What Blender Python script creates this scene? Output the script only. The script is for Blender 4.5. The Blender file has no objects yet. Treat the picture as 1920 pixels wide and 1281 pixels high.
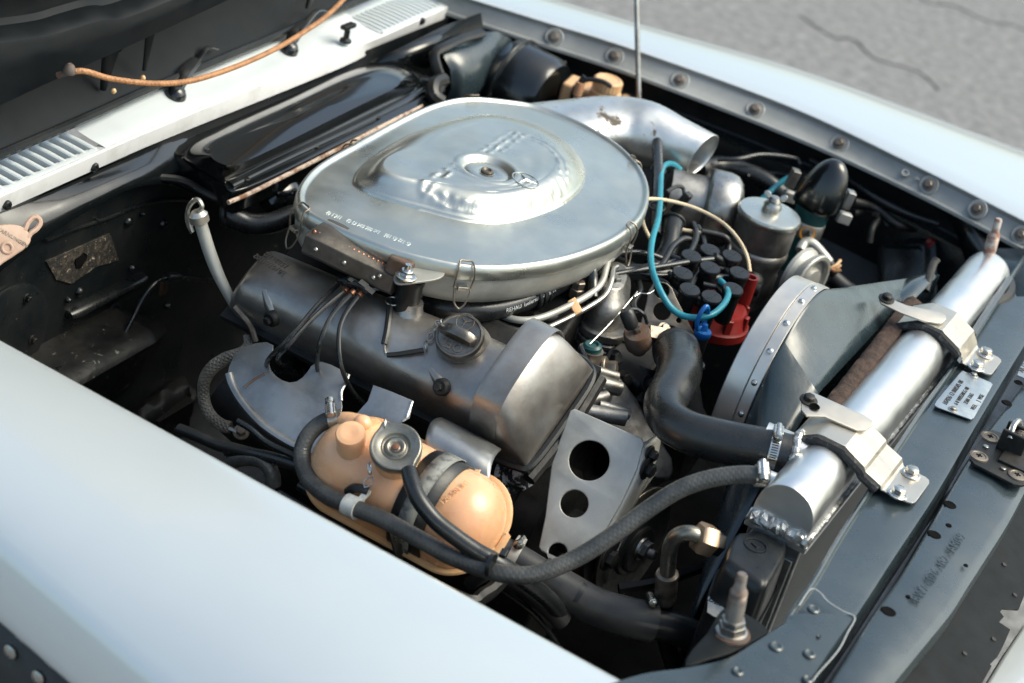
import bpy, bmesh, math, random
from mathutils import Vector, Matrix, noise
from mathutils.bvhtree import BVHTree
random.seed(7)
V = Vector
SC = bpy.context.scene
COL = SC.collection
# ---------------------------------------------------------------- camera
FPX, PW, PH = 3530.0, 1920.0, 1281.0
CX = V((0.85152, 0.46884, 0.23473)); CY = V((0.41957, -0.34083, -0.84130)); CZ = V((-0.31443, 0.81488, -0.48694))
CAM = V((0.94083, -2.17448, 2.02073))
cd = bpy.data.cameras.new('camera'); cam = bpy.data.objects.new('camera', cd); COL.objects.link(cam)
mw = Matrix.Identity(4)
for i in range(3):
    mw[i][0] = CX[i]; mw[i][1] = -CY[i]; mw[i][2] = -CZ[i]; mw[i][3] = CAM[i]
cam.matrix_world = mw
cd.sensor_width = 36.0; cd.lens = FPX / PW * 36.0; cd.clip_start = 0.05; cd.clip_end = 1000
cd.dof.use_dof = True; cd.dof.focus_distance = 2.40; cd.dof.aperture_fstop = 4.5
SC.camera = cam
# ---------------------------------------------------------------- light
SUN_EL, SUN_ROT = math.radians(52), math.radians(60)
w = bpy.data.worlds.new('World'); SC.world = w; w.use_nodes = True
nt = w.node_tree; nt.nodes.clear()
out = nt.nodes.new('ShaderNodeOutputWorld'); bg = nt.nodes.new('ShaderNodeBackground'); sky = nt.nodes.new('ShaderNodeTexSky')
sky.sky_type = 'NISHITA'; sky.sun_disc = False; sky.sun_elevation = SUN_EL; sky.sun_rotation = SUN_ROT
sky.air_density = 1.0; sky.dust_density = 4.0; sky.ozone_density = 0.3
bg.inputs['Strength'].default_value = 0.15
hz = nt.nodes.new('ShaderNodeMix'); hz.data_type = 'RGBA'; hz.blend_type = 'MULTIPLY'; hz.inputs[0].default_value = 1.0; hz.inputs[7].default_value = (1.0, 1.05, 0.97, 1)
nt.links.new(sky.outputs[0], hz.inputs[6]); nt.links.new(hz.outputs[2], bg.inputs[0]); nt.links.new(bg.outputs[0], out.inputs[0])
sd = bpy.data.lights.new('sun', 'SUN'); sd.energy = 1.5; sd.angle = math.radians(40); sd.color = (1.0, 0.98, 0.86)
so = bpy.data.objects.new('sun', sd); COL.objects.link(so)
so.rotation_euler = V((math.sin(SUN_ROT)*math.cos(SUN_EL), math.cos(SUN_ROT)*math.cos(SUN_EL), math.sin(SUN_EL))).to_track_quat('Z', 'Y').to_euler()
so.location = (3, 3, 8)
SC.view_settings.view_transform = 'Standard'; SC.view_settings.look = 'None'
SC.view_settings.exposure = 0.78; SC.view_settings.gamma = 1.0
# ---------------------------------------------------------------- points in the place
def at(px, py, z=None, y=None, x=None):
    """the point of the place that the photograph shows at px,py, at a known height / side / length"""
    d = CX*((px-PW/2)/FPX) + CY*((py-PH/2)/FPX) + CZ
    if z is not None: t = (z-CAM.z)/d.z
    elif y is not None: t = (y-CAM.y)/d.y
    else: t = (x-CAM.x)/d.x
    return CAM + d*t
def onpl(px, py, o, n):
    d = CX*((px-PW/2)/FPX) + CY*((py-PH/2)/FPX) + CZ
    return CAM + d*((o-CAM).dot(n)/d.dot(n))
def surf(o):
    L=rootof(o).location; me=o.data
    t=BVHTree.FromPolygons([v.co+L for v in me.vertices],[tuple(p.vertices) for p in me.polygons])
    def f(px,py,off=0.0,nrm=False):
        d=(CX*((px-PW/2)/FPX)+CY*((py-PH/2)/FPX)+CZ).normalized(); p,n,_,_=t.ray_cast(CAM,d)
        if p is None: print("MISS",px,py); p,n,_,_=t.find_nearest(CAM+d*2.4)
        if n.dot(d)>0: n=-n
        return (p+n*off,n) if nrm else p+n*off
    return f
def mpp(p): return (p-CAM).dot(CZ)/FPX       # metres per photograph pixel at p
def ats(l): return [at(a[0], a[1], z=a[2]) for a in l]
def frame(o, z, x=None):
    z = z.normalized()
    if x is None: x = V((1,0,0)) if abs(z.x) < .9 else V((0,1,0))
    x = (x - z*x.dot(z)).normalized(); y = z.cross(x)
    m = Matrix.Identity(4)
    for i in range(3): m[i][0]=x[i]; m[i][1]=y[i]; m[i][2]=z[i]; m[i][3]=o[i]
    return m
def spline(pts, n=8, closed=False):
    P = [V(p) for p in pts]; N = len(P); out = []
    segs = N if closed else N-1
    for i in range(segs):
        if closed: p0,p1,p2,p3 = P[i-1],P[i],P[(i+1)%N],P[(i+2)%N]
        else:
            p1,p2 = P[i],P[i+1]
            p0 = P[i-1] if i>0 else p1*2-p2
            p3 = P[i+2] if i+2<N else p2*2-p1
        for k in range(n):
            t=k/n
            out.append(.5*((2*p1)+(p2-p0)*t+(2*p0-5*p1+4*p2-p3)*t*t+(3*p1-p0-3*p2+p3)*t**3))
    if not closed: out.append(P[-1].copy())
    return out
def lerp(a,b,t): return a+(b-a)*t
# ---------------------------------------------------------------- mesh builder
class M:
    def __init__(s): s.v=[]; s.f=[]; s.uv=[]
    def add(s, vs, fs, T=None, uvs=None):
        b=len(s.v)
        s.v += [(T@V(q)) if T else V(q) for q in vs]
        for k,f in enumerate(fs):
            s.f.append([b+i for i in f]); s.uv.append(uvs[k] if uvs else None)
        return s
    def loft(s, rings, closed=True, capa=True, capb=True):
        n=len(rings[0]); vs=[p for r in rings for p in r]; fs=[]
        for i in range(len(rings)-1):
            for j in range(n if closed else n-1):
                a=i*n+j; b=i*n+(j+1)%n
                fs.append((a,b,b+n,a+n))
        if closed and capa: fs.append(tuple(range(n-1,-1,-1)))
        if closed and capb: fs.append(tuple(range((len(rings)-1)*n,len(rings)*n)))
        return s.add(vs,fs)
    def tube(s, pts, r, n=12, sm=6, caps=True, flat=1.0):
        P = spline(pts, sm) if sm>1 else [V(p) for p in pts]
        N=len(P); R=r if isinstance(r,(list,tuple)) else [r]*2
        tan=[(P[min(i+1,N-1)]-P[max(i-1,0)]).normalized() for i in range(N)]
        nrm = V((0,0,1)) - tan[0]*tan[0].z
        if nrm.length<.05: nrm = V((1,0,0))-tan[0]*tan[0].x
        nrm.normalize(); L=0; vs=[]; ls=[]
        for i in range(N):
            if i>0:
                L+=(P[i]-P[i-1]).length; nrm = nrm - tan[i]*nrm.dot(tan[i]); nrm.normalize()
            bn=tan[i].cross(nrm); t=i/(N-1)*(len(R)-1); k=min(int(t),len(R)-2); rr=lerp(R[k],R[k+1],t-k)
            for j in range(n):
                a=2*math.pi*j/n
                vs.append(P[i]+nrm*(math.cos(a)*rr*flat)+bn*(math.sin(a)*rr))
            ls.append(L)
        fs=[];uv=[]
        for i in range(N-1):
            for j in range(n):
                a=i*n+j;b=i*n+(j+1)%n
                fs.append((a,b,b+n,a+n)); uv.append([(j/n,ls[i]),((j+1)/n,ls[i]),((j+1)/n,ls[i+1]),(j/n,ls[i+1])])
        if caps:
            fs.append(tuple(range(n-1,-1,-1))); uv.append(None)
            fs.append(tuple(range((N-1)*n,N*n))); uv.append(None)
        return s.add(vs,fs,uvs=uv)
    def lathe(s, prof, T, n=32, sx=1.0, sy=1.0):
        rings=[[T@V((math.cos(2*math.pi*j/n)*r*sx, math.sin(2*math.pi*j/n)*r*sy, h)) for j in range(n)] for r,h in prof]
        return s.loft(rings, True, prof[0][0]>1e-5, prof[-1][0]>1e-5)
    def cyl(s, a, b, r, n=16, r2=None):
        a=V(a);b=V(b); return s.lathe([(r,0),(r if r2 is None else r2,(b-a).length)], frame(a,b-a), n)
    def box(s, size, T):
        x,y,z=[q/2 for q in size]
        return s.add([(-x,-y,-z),(x,-y,-z),(x,y,-z),(-x,y,-z),(-x,-y,z),(x,-y,z),(x,y,z),(-x,y,z)],
            [(3,2,1,0),(4,5,6,7),(0,1,5,4),(1,2,6,5),(2,3,7,6),(3,0,4,7)],T)
    def torus(s, T, R, r, n=24, k=8, sx=1.0, sy=1.0):
        vs=[];fs=[]
        for i in range(n):
            a=2*math.pi*i/n
            for j in range(k):
                b=2*math.pi*j/k; q=R+r*math.cos(b)
                vs.append((math.cos(a)*q*sx, math.sin(a)*q*sy, r*math.sin(b)))
        for i in range(n):
            for j in range(k):
                fs.append((i*k+j,((i+1)%n)*k+j,((i+1)%n)*k+(j+1)%k,i*k+(j+1)%k))
        return s.add(vs,fs,T)
    def ball(s, c, r, n=16, k=10, sz=1.0, T=None):
        T=T or Matrix.Translation(c)
        prof=[(r*math.sin(math.pi*i/k), -r*sz*math.cos(math.pi*i/k)) for i in range(k+1)]
        prof[0]=(1e-6,prof[0][1]);prof[-1]=(1e-6,prof[-1][1])
        return s.lathe(prof,T,n)
    def hexa(s, T, r, h, ch=.12):
        s.lathe([(r*.9,0),(r,h*ch),(r,h*(1-ch)),(r*.86,h)],T,6); return s
    def mesh_in(s, me, T):
        return s.add([v.co.copy() for v in me.vertices],[tuple(p.vertices) for p in me.polygons],T)
def flat_mesh(outline, holes=(), th=.002, bev=0.0):
    """a plate in its own XY plane, with real holes"""
    c=bpy.data.curves.new('plate','CURVE'); c.dimensions='2D'; c.fill_mode='BOTH'; c.extrude=max(th/2-bev,0); c.bevel_depth=bev; c.bevel_resolution=2; c.offset=-bev
    for pl in [outline]+list(holes):
        sp=c.splines.new('POLY'); sp.points.add(len(pl)-1); sp.use_cyclic_u=True
        for q,p in zip(sp.points,pl): q.co=(p[0],p[1],0,1)
    o=bpy.data.objects.new('plate',c); me=bpy.data.meshes.new_from_object(o)
    bm=bmesh.new(); bm.from_mesh(me); bmesh.ops.remove_doubles(bm,verts=bm.verts,dist=1e-6)
    bmesh.ops.recalc_face_normals(bm,faces=bm.faces); bm.to_mesh(me); bm.free()
    bpy.data.objects.remove(o); bpy.data.curves.remove(c)
    return me
def circ(cx,cy,r,n=28,ry=None): return [(cx+r*math.cos(2*math.pi*i/n),cy+(ry or r)*math.sin(2*math.pi*i/n)) for i in range(n)]
def rrect(w,h,r,k=5):
    o=[]
    for cx,cy,a in ((w/2-r,h/2-r,0),(-w/2+r,h/2-r,90),(-w/2+r,-h/2+r,180),(w/2-r,-h/2+r,270)):
        for i in range(k+1):
            t=math.radians(a+90*i/k); o.append((cx+r*math.cos(t),cy+r*math.sin(t)))
    return o
def plate_px(m, outline, holes, o, n, th, bev=0.0, sm=0):
    """plate whose outline is read in the plane through o with normal n; holes: (px,py,radius_m)"""
    T=frame(o,n); Ti=T.inverted()
    pts=[Ti@onpl(a,b,o,n) for a,b in outline]
    if sm: pts=spline(pts,sm,True)
    hs=[]
    for h in holes:
        c=Ti@onpl(h[0],h[1],o,n); hs.append(circ(c.x,c.y,h[2]))
    m.mesh_in(flat_mesh([(p.x,p.y) for p in pts],hs,th,bev),T)
    return T
def text_mesh(body,size,th=.0003,align='CENTER'):
    c=bpy.data.curves.new('txt','FONT'); c.body=body; c.size=size; c.extrude=th; c.align_x=align; c.align_y='CENTER'; c.resolution_u=2
    o=bpy.data.objects.new('txt',c); me=bpy.data.meshes.new_from_object(o)
    bpy.data.objects.remove(o); bpy.data.curves.remove(c); return me
def rootof(o):
    while o.parent: o=o.parent
    return o
def build(name, m, mat, parent=None, smooth=40, bevel=0, bseg=2, sub=0, solid=0, loc=None, label=None, kind=None, soff=-1):
    L = rootof(parent).location.copy() if parent else (V(loc) if loc is not None else V((0,0,0)))
    me=bpy.data.meshes.new(name); me.from_pydata([tuple(v-L) for v in m.v],[],m.f)
    if any(u for u in m.uv):
        ul=me.uv_layers.new(name='UVMap'); k=0
        for p,u in zip(me.polygons,m.uv):
            for i in range(p.loop_total):
                if u: ul.data[p.loop_start+i].uv=u[i]
    if smooth is not None:
        me.shade_smooth()
        if smooth<180: me.set_sharp_from_angle(angle=math.radians(smooth))
    else: me.shade_flat()
    me.validate()
    me.materials.append(mat)
    o=bpy.data.objects.new(name,me); COL.objects.link(o)
    if parent: o.parent=parent
    elif loc is not None: o.location=L
    if solid:
        d=o.modifiers.new('thick','SOLIDIFY'); d.thickness=solid; d.offset=soff
    if bevel:
        d=o.modifiers.new('bevel','BEVEL'); d.width=bevel; d.segments=bseg; d.limit_method='ANGLE'; d.angle_limit=math.radians(38); d.harden_normals=True
    if sub:
        d=o.modifiers.new('sub','SUBSURF'); d.levels=sub; d.render_levels=sub
    if label: o['label']=label
    if kind: o['kind']=kind
    return o
def tag(o,label,cat,group=None):
    o['label']=label; o['category']=cat
    if group: o['group']=group
    return o
def thing(name,label,cat,loc,group=None):
    o=bpy.data.objects.new(name,None); COL.objects.link(o); o.location=loc; o.empty_display_size=.02
    return tag(o,label,cat,group)
def solo(name,m,mat,label,cat,group=None,**k):
    n=len(m.v); c=V((sum(v.x for v in m.v)/n,sum(v.y for v in m.v)/n,min(v.z for v in m.v)))
    return tag(build(name,m,mat,loc=c,**k),label,cat,group)
def kids(o): return [c for c in bpy.data.objects if c.parent==o]
def bolt(m,p,n,r,h=None,wash=True,x=None):
    T=frame(p,n,x); h=h or r*1.1
    if wash: m.lathe([(r*1.6,0),(r*1.6,h*.22),(r*1.5,h*.3),(r*.9,h*.3)],T,20)
    m.hexa(T@Matrix.Translation((0,0,h*.3 if wash else 0)),r,h)
# ---------------------------------------------------------------- materials
def rgb(c): return (c[0],c[1],c[2],1)
def mat(name, col, metal=0.0, rough=.5, col2=None, ns=14, lo=.42, hi=.62, rv=.12, bump=0.0, bs=300, spots=(), coat=0.0, crough=.05, sss=0.0, spec=.5, braid=None, aniso=0, trans=0, dist=0.0):
    m=bpy.data.materials.new(name); m.use_nodes=True; t=m.node_tree; N=t.nodes; Lk=t.links
    b=N['Principled BSDF']; b.inputs['Metallic'].default_value=metal; b.inputs['Roughness'].default_value=rough
    b.inputs['Coat Weight'].default_value=coat; b.inputs['Coat Roughness'].default_value=crough; b.inputs['Specular IOR Level'].default_value=spec
    if sss:
        b.inputs['Subsurface Weight'].default_value=sss; b.inputs['Subsurface Radius'].default_value=(.02,.008,.004); b.inputs['Subsurface Scale'].default_value=.5
    if trans: b.inputs['Transmission Weight'].default_value=trans
    tc=N.new('ShaderNodeTexCoord')
    def nz(scale,detail=5,r=.6,d=0.0):
        n=N.new('ShaderNodeTexNoise'); n.inputs['Scale'].default_value=scale; n.inputs['Detail'].default_value=detail; n.inputs['Roughness'].default_value=r; n.inputs['Distortion'].default_value=d
        Lk.new(tc.outputs['Object'],n.inputs['Vector']); return n.outputs['Fac']
    def mr(fac,a,bb,c,d):
        n=N.new('ShaderNodeMapRange'); n.clamp=True
        for i,q in zip((1,2,3,4),(a,bb,c,d)): n.inputs[i].default_value=q
        Lk.new(fac,n.inputs[0]); return n.outputs[0]
    def mix(fac,a,bb):
        n=N.new('ShaderNodeMix'); n.data_type='RGBA'; Lk.new(fac,n.inputs[0])
        for s,q in ((6,a),(7,bb)):
            if isinstance(q,tuple): n.inputs[s].default_value=rgb(q)
            else: Lk.new(q,n.inputs[s])
        return n.outputs[2]
    c=tuple(col)
    if col2 is not None:
        c=mix(mr(nz(ns,6,.62,dist),lo,hi,0,1),c,tuple(col2))
    rg=mr(nz(ns*2.3,5,.6),.3,.7,max(rough-rv,.02),min(rough+rv,1))
    met=None
    for sp in spots:     # (colour, scale, threshold, roughness, metallic)
        f=mr(nz(sp[1],7,.65,.4),sp[2],sp[2]+.05,0,1)
        c=mix(f,c,tuple(sp[0]))
        n=N.new('ShaderNodeMix'); Lk.new(f,n.inputs[0]); Lk.new(rg,n.inputs[2]); n.inputs[3].default_value=sp[3]; rg=n.outputs[0]
        n=N.new('ShaderNodeMix'); Lk.new(f,n.inputs[0]); n.inputs[3].default_value=sp[4]
        if met is None: n.inputs[2].default_value=metal
        else: Lk.new(met,n.inputs[2])
        met=n.outputs[0]
    if isinstance(c,tuple): b.inputs['Base Color'].default_value=rgb(c)
    else: Lk.new(c,b.inputs['Base Color'])
    Lk.new(rg,b.inputs['Roughness'])
    if met is not None: Lk.new(met,b.inputs['Metallic'])
    hgt=None
    if braid:
        K,pitch,amt=braid; uvn=N.new('ShaderNodeUVMap'); hs=[]
        for sg in (1,-1):
            mp=N.new('ShaderNodeMapping'); mp.inputs['Scale'].default_value=(2*math.pi*K/10, sg*2*math.pi/pitch/10, 0)
            Lk.new(uvn.outputs[0],mp.inputs[0]); wv=N.new('ShaderNodeTexWave'); wv.bands_direction='DIAGONAL'; wv.inputs['Scale'].default_value=1
            Lk.new(mp.outputs[0],wv.inputs['Vector']); hs.append(wv.outputs['Fac'])
        mm=N.new('ShaderNodeMath'); mm.operation='MAXIMUM'; Lk.new(hs[0],mm.inputs[0]); Lk.new(hs[1],mm.inputs[1]); hgt=mm.outputs[0]
        bp=N.new('ShaderNodeBump'); bp.inputs['Strength'].default_value=1; bp.inputs['Distance'].default_value=amt; Lk.new(hgt,bp.inputs['Height']); Lk.new(bp.outputs[0],b.inputs['Normal'])
        pb=bp
    if bump:
        bp=N.new('ShaderNodeBump'); bp.inputs['Strength'].default_value=1; bp.inputs['Distance'].default_value=bump; Lk.new(nz(bs,6,.6),bp.inputs['Height'])
        if braid: Lk.new(pb.outputs[0],bp.inputs['Normal'])
        Lk.new(bp.outputs[0],b.inputs['Normal'])
        if coat: Lk.new(bp.outputs[0],b.inputs['Coat Normal']) if coat>5 else None
    return m
DUST=(.16,.15,.13)
MT=dict(
 paint=mat('silver_white_paint',(.615,.66,.672),metal=.5,rough=.34,coat=1,crough=.03,rv=.03,bump=.00002,bs=700,col2=(.60,.645,.658),ns=3),
 paint_edge=mat('shaded_worn_channel_paint',(.26,.27,.265),metal=.2,rough=.5,col2=(.34,.35,.345),ns=7,coat=.15,crough=.3,spots=[((.08,.07,.06),38,.66,.7,0)]),  # car paint darkened for the channel's shade as well as its wear
 cowl=mat('worn_lip_paint',(.66,.66,.66),metal=.1,rough=.45,col2=(.5,.49,.47),ns=18,lo=.5,hi=.75,spots=[((.16,.1,.07),60,.69,.8,0)]),
 panel=mat('slate_panel_paint',(.019,.032,.039),rough=.31,col2=(.030,.044,.051),ns=9,coat=.45,crough=.16,spec=.55,bump=.00006,bs=120,spots=[((.11,.115,.115),70,.73,.6,0)]),
 black=mat('black_satin_paint',(.005,.007,.008),rough=.30,col2=(.010,.012,.012),ns=12,coat=.15,crough=.15,spots=[((.10,.09,.08),80,.735,.7,0)]),
 gloss=mat('black_gloss_paint',(.004,.0055,.006),rough=.20,rv=.06,ns=8,coat=.6,crough=.08,bump=.00006,bs=60,spots=[((.05,.05,.048),60,.72,.6,0)]),
 grime_glints=mat('grimy_glinting_steel',(.006,.0085,.010),rough=.36,col2=(.015,.0165,.0165),ns=9,spec=.4,bump=.0007,bs=55,spots=[((.07,.058,.045),55,.69,.8,0),((.2,.19,.175),130,.68,.55,0)]),  # pale specks paint in hard highlights; brown spots are dirt
 dark=mat('dark_cast_iron',(.009,.010,.010),metal=.2,rough=.5,col2=(.022,.020,.018),ns=25,bump=.0004,bs=150),
 unlit=mat('unlit_black',(.003,.003,.003),rough=.85,col2=(.006,.006,.006),ns=12,bump=.0005,bs=60,spec=.08),  # near-black colour standing in for the unlit depth of holes and gaps
 lid=mat('zinc_plated_lid',(.60,.61,.56),metal=.92,rough=.33,col2=(.50,.515,.475),ns=7,rv=.09,bump=.00003,bs=160),
 steel=mat('dull_steel',(.42,.42,.40),metal=.95,rough=.34,col2=(.30,.28,.25),ns=35,spots=[((.20,.14,.09),60,.70,.7,.3)]),
 bright=mat('bright_zinc',(.62,.63,.61),metal=1,rough=.25,col2=(.5,.48,.44),ns=60),
 tank=mat('brushed_aluminium',(.78,.79,.785),metal=.95,rough=.33,col2=(.72,.735,.735),ns=9,rv=.06,bump=.00004,bs=30,spots=[((.5,.5,.5),70,.765,.5,.8)]),
 weld=mat('weld_bead',(.62,.63,.63),metal=.9,rough=.42,col2=(.3,.3,.29),ns=90,bump=.0012,bs=140),
 cast=mat('stained_cast_aluminium',(.36,.35,.335),metal=.85,rough=.37,col2=(.19,.165,.14),ns=8,lo=.38,hi=.66,rv=.11,bump=.00018,bs=260,spots=[((.055,.047,.04),80,.69,.6,.5),((.46,.46,.44),34,.70,.32,.9)]),
 castlt=mat('pale_cast_aluminium',(.34,.335,.32),metal=.88,rough=.44,col2=(.19,.175,.155),ns=22,bump=.0004,bs=220,spots=[((.06,.05,.04),80,.64,.7,.3)]),
 shield=mat('heat_shield_steel',(.36,.37,.37),metal=.85,rough=.36,col2=(.21,.215,.21),ns=11,bump=.0003,bs=40,spots=[((.10,.085,.07),60,.69,.7,.3)]),
 cad=mat('cadmium_plated_steel',(.60,.55,.47),metal=.85,rough=.36,col2=(.52,.50,.46),ns=10,bump=.0001,bs=120,spots=[((.26,.15,.08),28,.70,.6,.4)]),
 brkt=mat('sandblasted_bracket',(.45,.445,.41),metal=.45,rough=.48,col2=(.33,.325,.295),ns=12,bump=.0002,bs=500,spots=[((.15,.09,.055),45,.72,.8,.2)]),
 brown=mat('brown_plated_steel',(.24,.205,.17),metal=.75,rough=.45,col2=(.15,.125,.10),ns=30,bump=.0002,bs=300),
 rust=mat('rusty_steel',(.13,.068,.04),metal=.3,rough=.7,col2=(.13,.105,.09),ns=55,bump=.0005,bs=200),
 copper=mat('copper_band',(.45,.20,.11),metal=.9,rough=.4,col2=(.25,.12,.08),ns=80),
 rubber=mat('black_rubber',(.008,.009,.010),rough=.42,col2=(.018,.018,.017),ns=16,rv=.1,bump=.00015,bs=260,spots=[((.045,.042,.038),48,.69,.7,0)]),
 hose=mat('moulded_rubber_hose',(.010,.012,.013),rough=.29,col2=(.020,.021,.021),ns=14,bump=.0001,bs=300,spec=.6),
 braid=mat('cloth_braided_hose',(.048,.050,.050),rough=.40,col2=(.085,.085,.08),ns=30,braid=(7,.0062,.00025),spec=.5),
 strapb=mat('copper_braid_strap',(.22,.20,.165),metal=.3,rough=.6,col2=(.32,.29,.24),ns=60,braid=(7,.007,.0012)),
 cord=mat('tan_braided_cord',(.42,.21,.095),rough=.5,col2=(.28,.13,.055),ns=40,braid=(2,.009,.0008)),
 amber=mat('amber_plastic',(.80,.48,.28),rough=.27,col2=(.68,.35,.18),ns=6,lo=.38,hi=.72,sss=.6,coat=.3,crough=.10,spots=[((.40,.21,.11),60,.715,.5,0),((.58,.28,.13),9,.62,.35,0)]),
 cream=mat('yellowed_plastic',(.70,.45,.24),rough=.38,col2=(.60,.34,.16),ns=15,sss=.2),
 blackpl=mat('black_plastic',(.007,.009,.010),rough=.36,col2=(.012,.013,.014),ns=20,bump=.00015,bs=350),
 red=mat('red_bakelite',(.21,.014,.012),rough=.38,col2=(.17,.012,.010),ns=18),
 teal=mat('teal_cable',(.012,.20,.27),rough=.36,col2=(.02,.25,.32),ns=30),
 blue=mat('blue_plastic',(.008,.13,.42),rough=.3,col2=(.01,.10,.33),ns=30),
 green=mat('dark_green_paint',(.012,.085,.085),rough=.4,col2=(.008,.05,.052),ns=30),
 white=mat('dirty_white_plastic',(.55,.56,.53),rough=.5,col2=(.36,.36,.34),ns=60),
 ivory=mat('ivory_cable',(.68,.56,.38),rough=.4,col2=(.6,.47,.3),ns=30),
 orange=mat('orange_sticker',(.85,.33,.01),rough=.5),
 pink=mat('tan_leather_tag',(.46,.32,.24),rough=.5,col2=(.38,.25,.18),ns=20,sss=.1),
 foam=mat('rusty_foam_strip',(.032,.019,.014),rough=.95,col2=(.065,.038,.027),ns=60,bump=.0025,bs=130),
 felt=mat('grey_foam_edging',(.03,.03,.031),rough=.95,col2=(.16,.16,.16),ns=150,lo=.55,hi=.75,bump=.0012,bs=260),
 alu=mat('stamped_aluminium_plate',(.52,.56,.57),metal=.9,rough=.38,col2=(.42,.45,.46),ns=30),
 print=mat('white_print',(.55,.58,.58),rough=.6),
 ink=mat('dark_print',(.02,.02,.02),rough=.6),
 capm=mat('tarnished_cap_metal',(.30,.285,.24),metal=.85,rough=.36,col2=(.22,.20,.165),ns=40,bump=.0001,bs=300),
 capd=mat('oily_cap_metal',(.20,.19,.17),metal=.9,rough=.33,col2=(.13,.11,.09),ns=40,bump=.0001,bs=300,spots=[((.17,.08,.045),40,.66,.6,.3)]),
 trunk=mat('oily_brown_trunk',(.10,.09,.08),metal=.6,rough=.5,col2=(.055,.047,.04),ns=20,bump=.0004,bs=180,spots=[((.22,.20,.18),60,.70,.6,.4)]),
 hoodb=mat('bonnet_underside_paint',(.005,.007,.009),rough=.42,col2=(.007,.009,.011),ns=10,spec=.2,spots=[((.10,.09,.08),80,.745,.7,0)]),
 rimm=mat('pale_ring_metal',(.66,.63,.58),metal=.75,rough=.40,col2=(.58,.56,.53),ns=12,bump=.0001,bs=90,spots=[((.30,.27,.23),40,.72,.6,.5)]),
 brass=mat('yellow_plated_nut',(.62,.46,.32),metal=.85,rough=.38,col2=(.52,.36,.24),ns=40),
 valance=mat('dusty_black_valance',(.004,.006,.007),rough=.5,col2=(.008,.010,.011),ns=12,spec=.15),
 hosedust=mat('dusty_grey_hose',(.026,.027,.027),rough=.40,col2=(.05,.049,.046),ns=16,bump=.00015,bs=300),
 pulleym=mat('dull_pulley_metal',(.035,.036,.035),metal=.35,rough=.42,col2=(.06,.058,.052),ns=40,spots=[((.2,.19,.17),140,.70,.6,.3)]),
 scutp=mat('brightened_scuttle_paint',(.60,.645,.655),rough=.34,rv=.05,coat=.6,crough=.05,col2=(.56,.60,.61),ns=6,spots=[((.36,.36,.35),70,.70,.5,0)]),  # non-metallic body paint copy, sky brightness put into its colour
 asphalt=mat('asphalt',(.25,.25,.25),rough=.9,col2=(.10,.10,.102),ns=26,lo=.3,hi=.72,bump=.004,bs=110,spots=[((.30,.30,.30),190,.62,.9,0),((.09,.09,.09),160,.66,.9,0)]),
)
# ================================================================ ground
g=M(); g.add([(-120,-120,0),(120,-120,0),(120,120,0),(-120,120,0)],[(0,1,2,3)])
gr=build('ground',g,MT['asphalt'],kind='structure')
for pts in (((1690,-30),(1740,5),(1790,12),(1850,40),(1900,48),(1960,75)),((1500,30),(1560,70),(1600,75),(1640,110),(1720,135),(1760,170))):
    m=M(); m.tube([at(a,b,z=.0)+V((0,0,.001)) for a,b in pts],.0055,n=6,sm=6,flat=.2); build("crack",m,MT['unlit'],gr)
# ================================================================ bodywork
car=thing('car_body','silver white car bodywork around the open engine bay with its black bonnet raised','car body',(0.1,0.03,0.0))
# near wing, its outer crease flaring towards the wheel arch
m=M(); rings=[]
for i in range(27):
    x=-.95+i*.085
    cy=-.955-.114*x if x>-.3 else -.921; cz=.815-.095*x if x>-.3 else .8435
    cz=max(cz,.70); cy=max(cy,-1.09); az=cz-.062-.25*max(0,x-.35)**2-.25*min(0,x+.1)**2
    yi=-.737
    rings.append([V((x,yi+.022,.79)),V((x,yi+.012,.855)),V((x,yi+.006,.8655)),V((x,yi,.8695)),V((x,yi-.012,.871)),V((x,lerp(yi,cy,.25),lerp(.874,cz+.012,.06))),V((x,lerp(yi,cy,.5),lerp(.874,cz+.012,.20))),
      V((x,lerp(yi,cy,.72),lerp(.872,cz+.010,.47))),V((x,lerp(yi,cy,.88),lerp(.872,cz+.010,.77))),V((x,cy+.010,cz+.0095)),V((x,cy+.004,cz+.0045)),V((x,cy,cz-.001)),V((x,cy-.004,cz-.010)),V((x,cy-.012,cz-.03)),V((x,cy-.018,az+.012)),V((x,cy-.020,az+.002)),V((x,cy-.017,az-.004)),V((x,cy+.02,az-.006))])
nf=build('fender',m.loft(rings,False),MT['paint'],car,smooth=60,label='near silver white wing with a soft crease above the wheel arch')
# wheel arch liner with its fasteners
m=M(); m.add([(-.5,-.925,.79),(.6,-.965,.75),(.6,-.955,.30),(-.5,-.915,.30)],[(0,1,2,3)])
liner=build('wheel_arch_liner',m,MT['blackpl'],car,solid=.004)
for px,py in ((20,1222),(72,1270)):
    p=onpl(px,py,V((-.5,-.929,.78)),V((-.036,-.999,.0)).normalized())
    m=M(); m.lathe([(.0085,0),(.0085,.002),(.006,.004),(.0001,.0045)],frame(p,V((-.059,-.998,0))),16)
    build('fastener',m,MT['steel'],liner)
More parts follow.
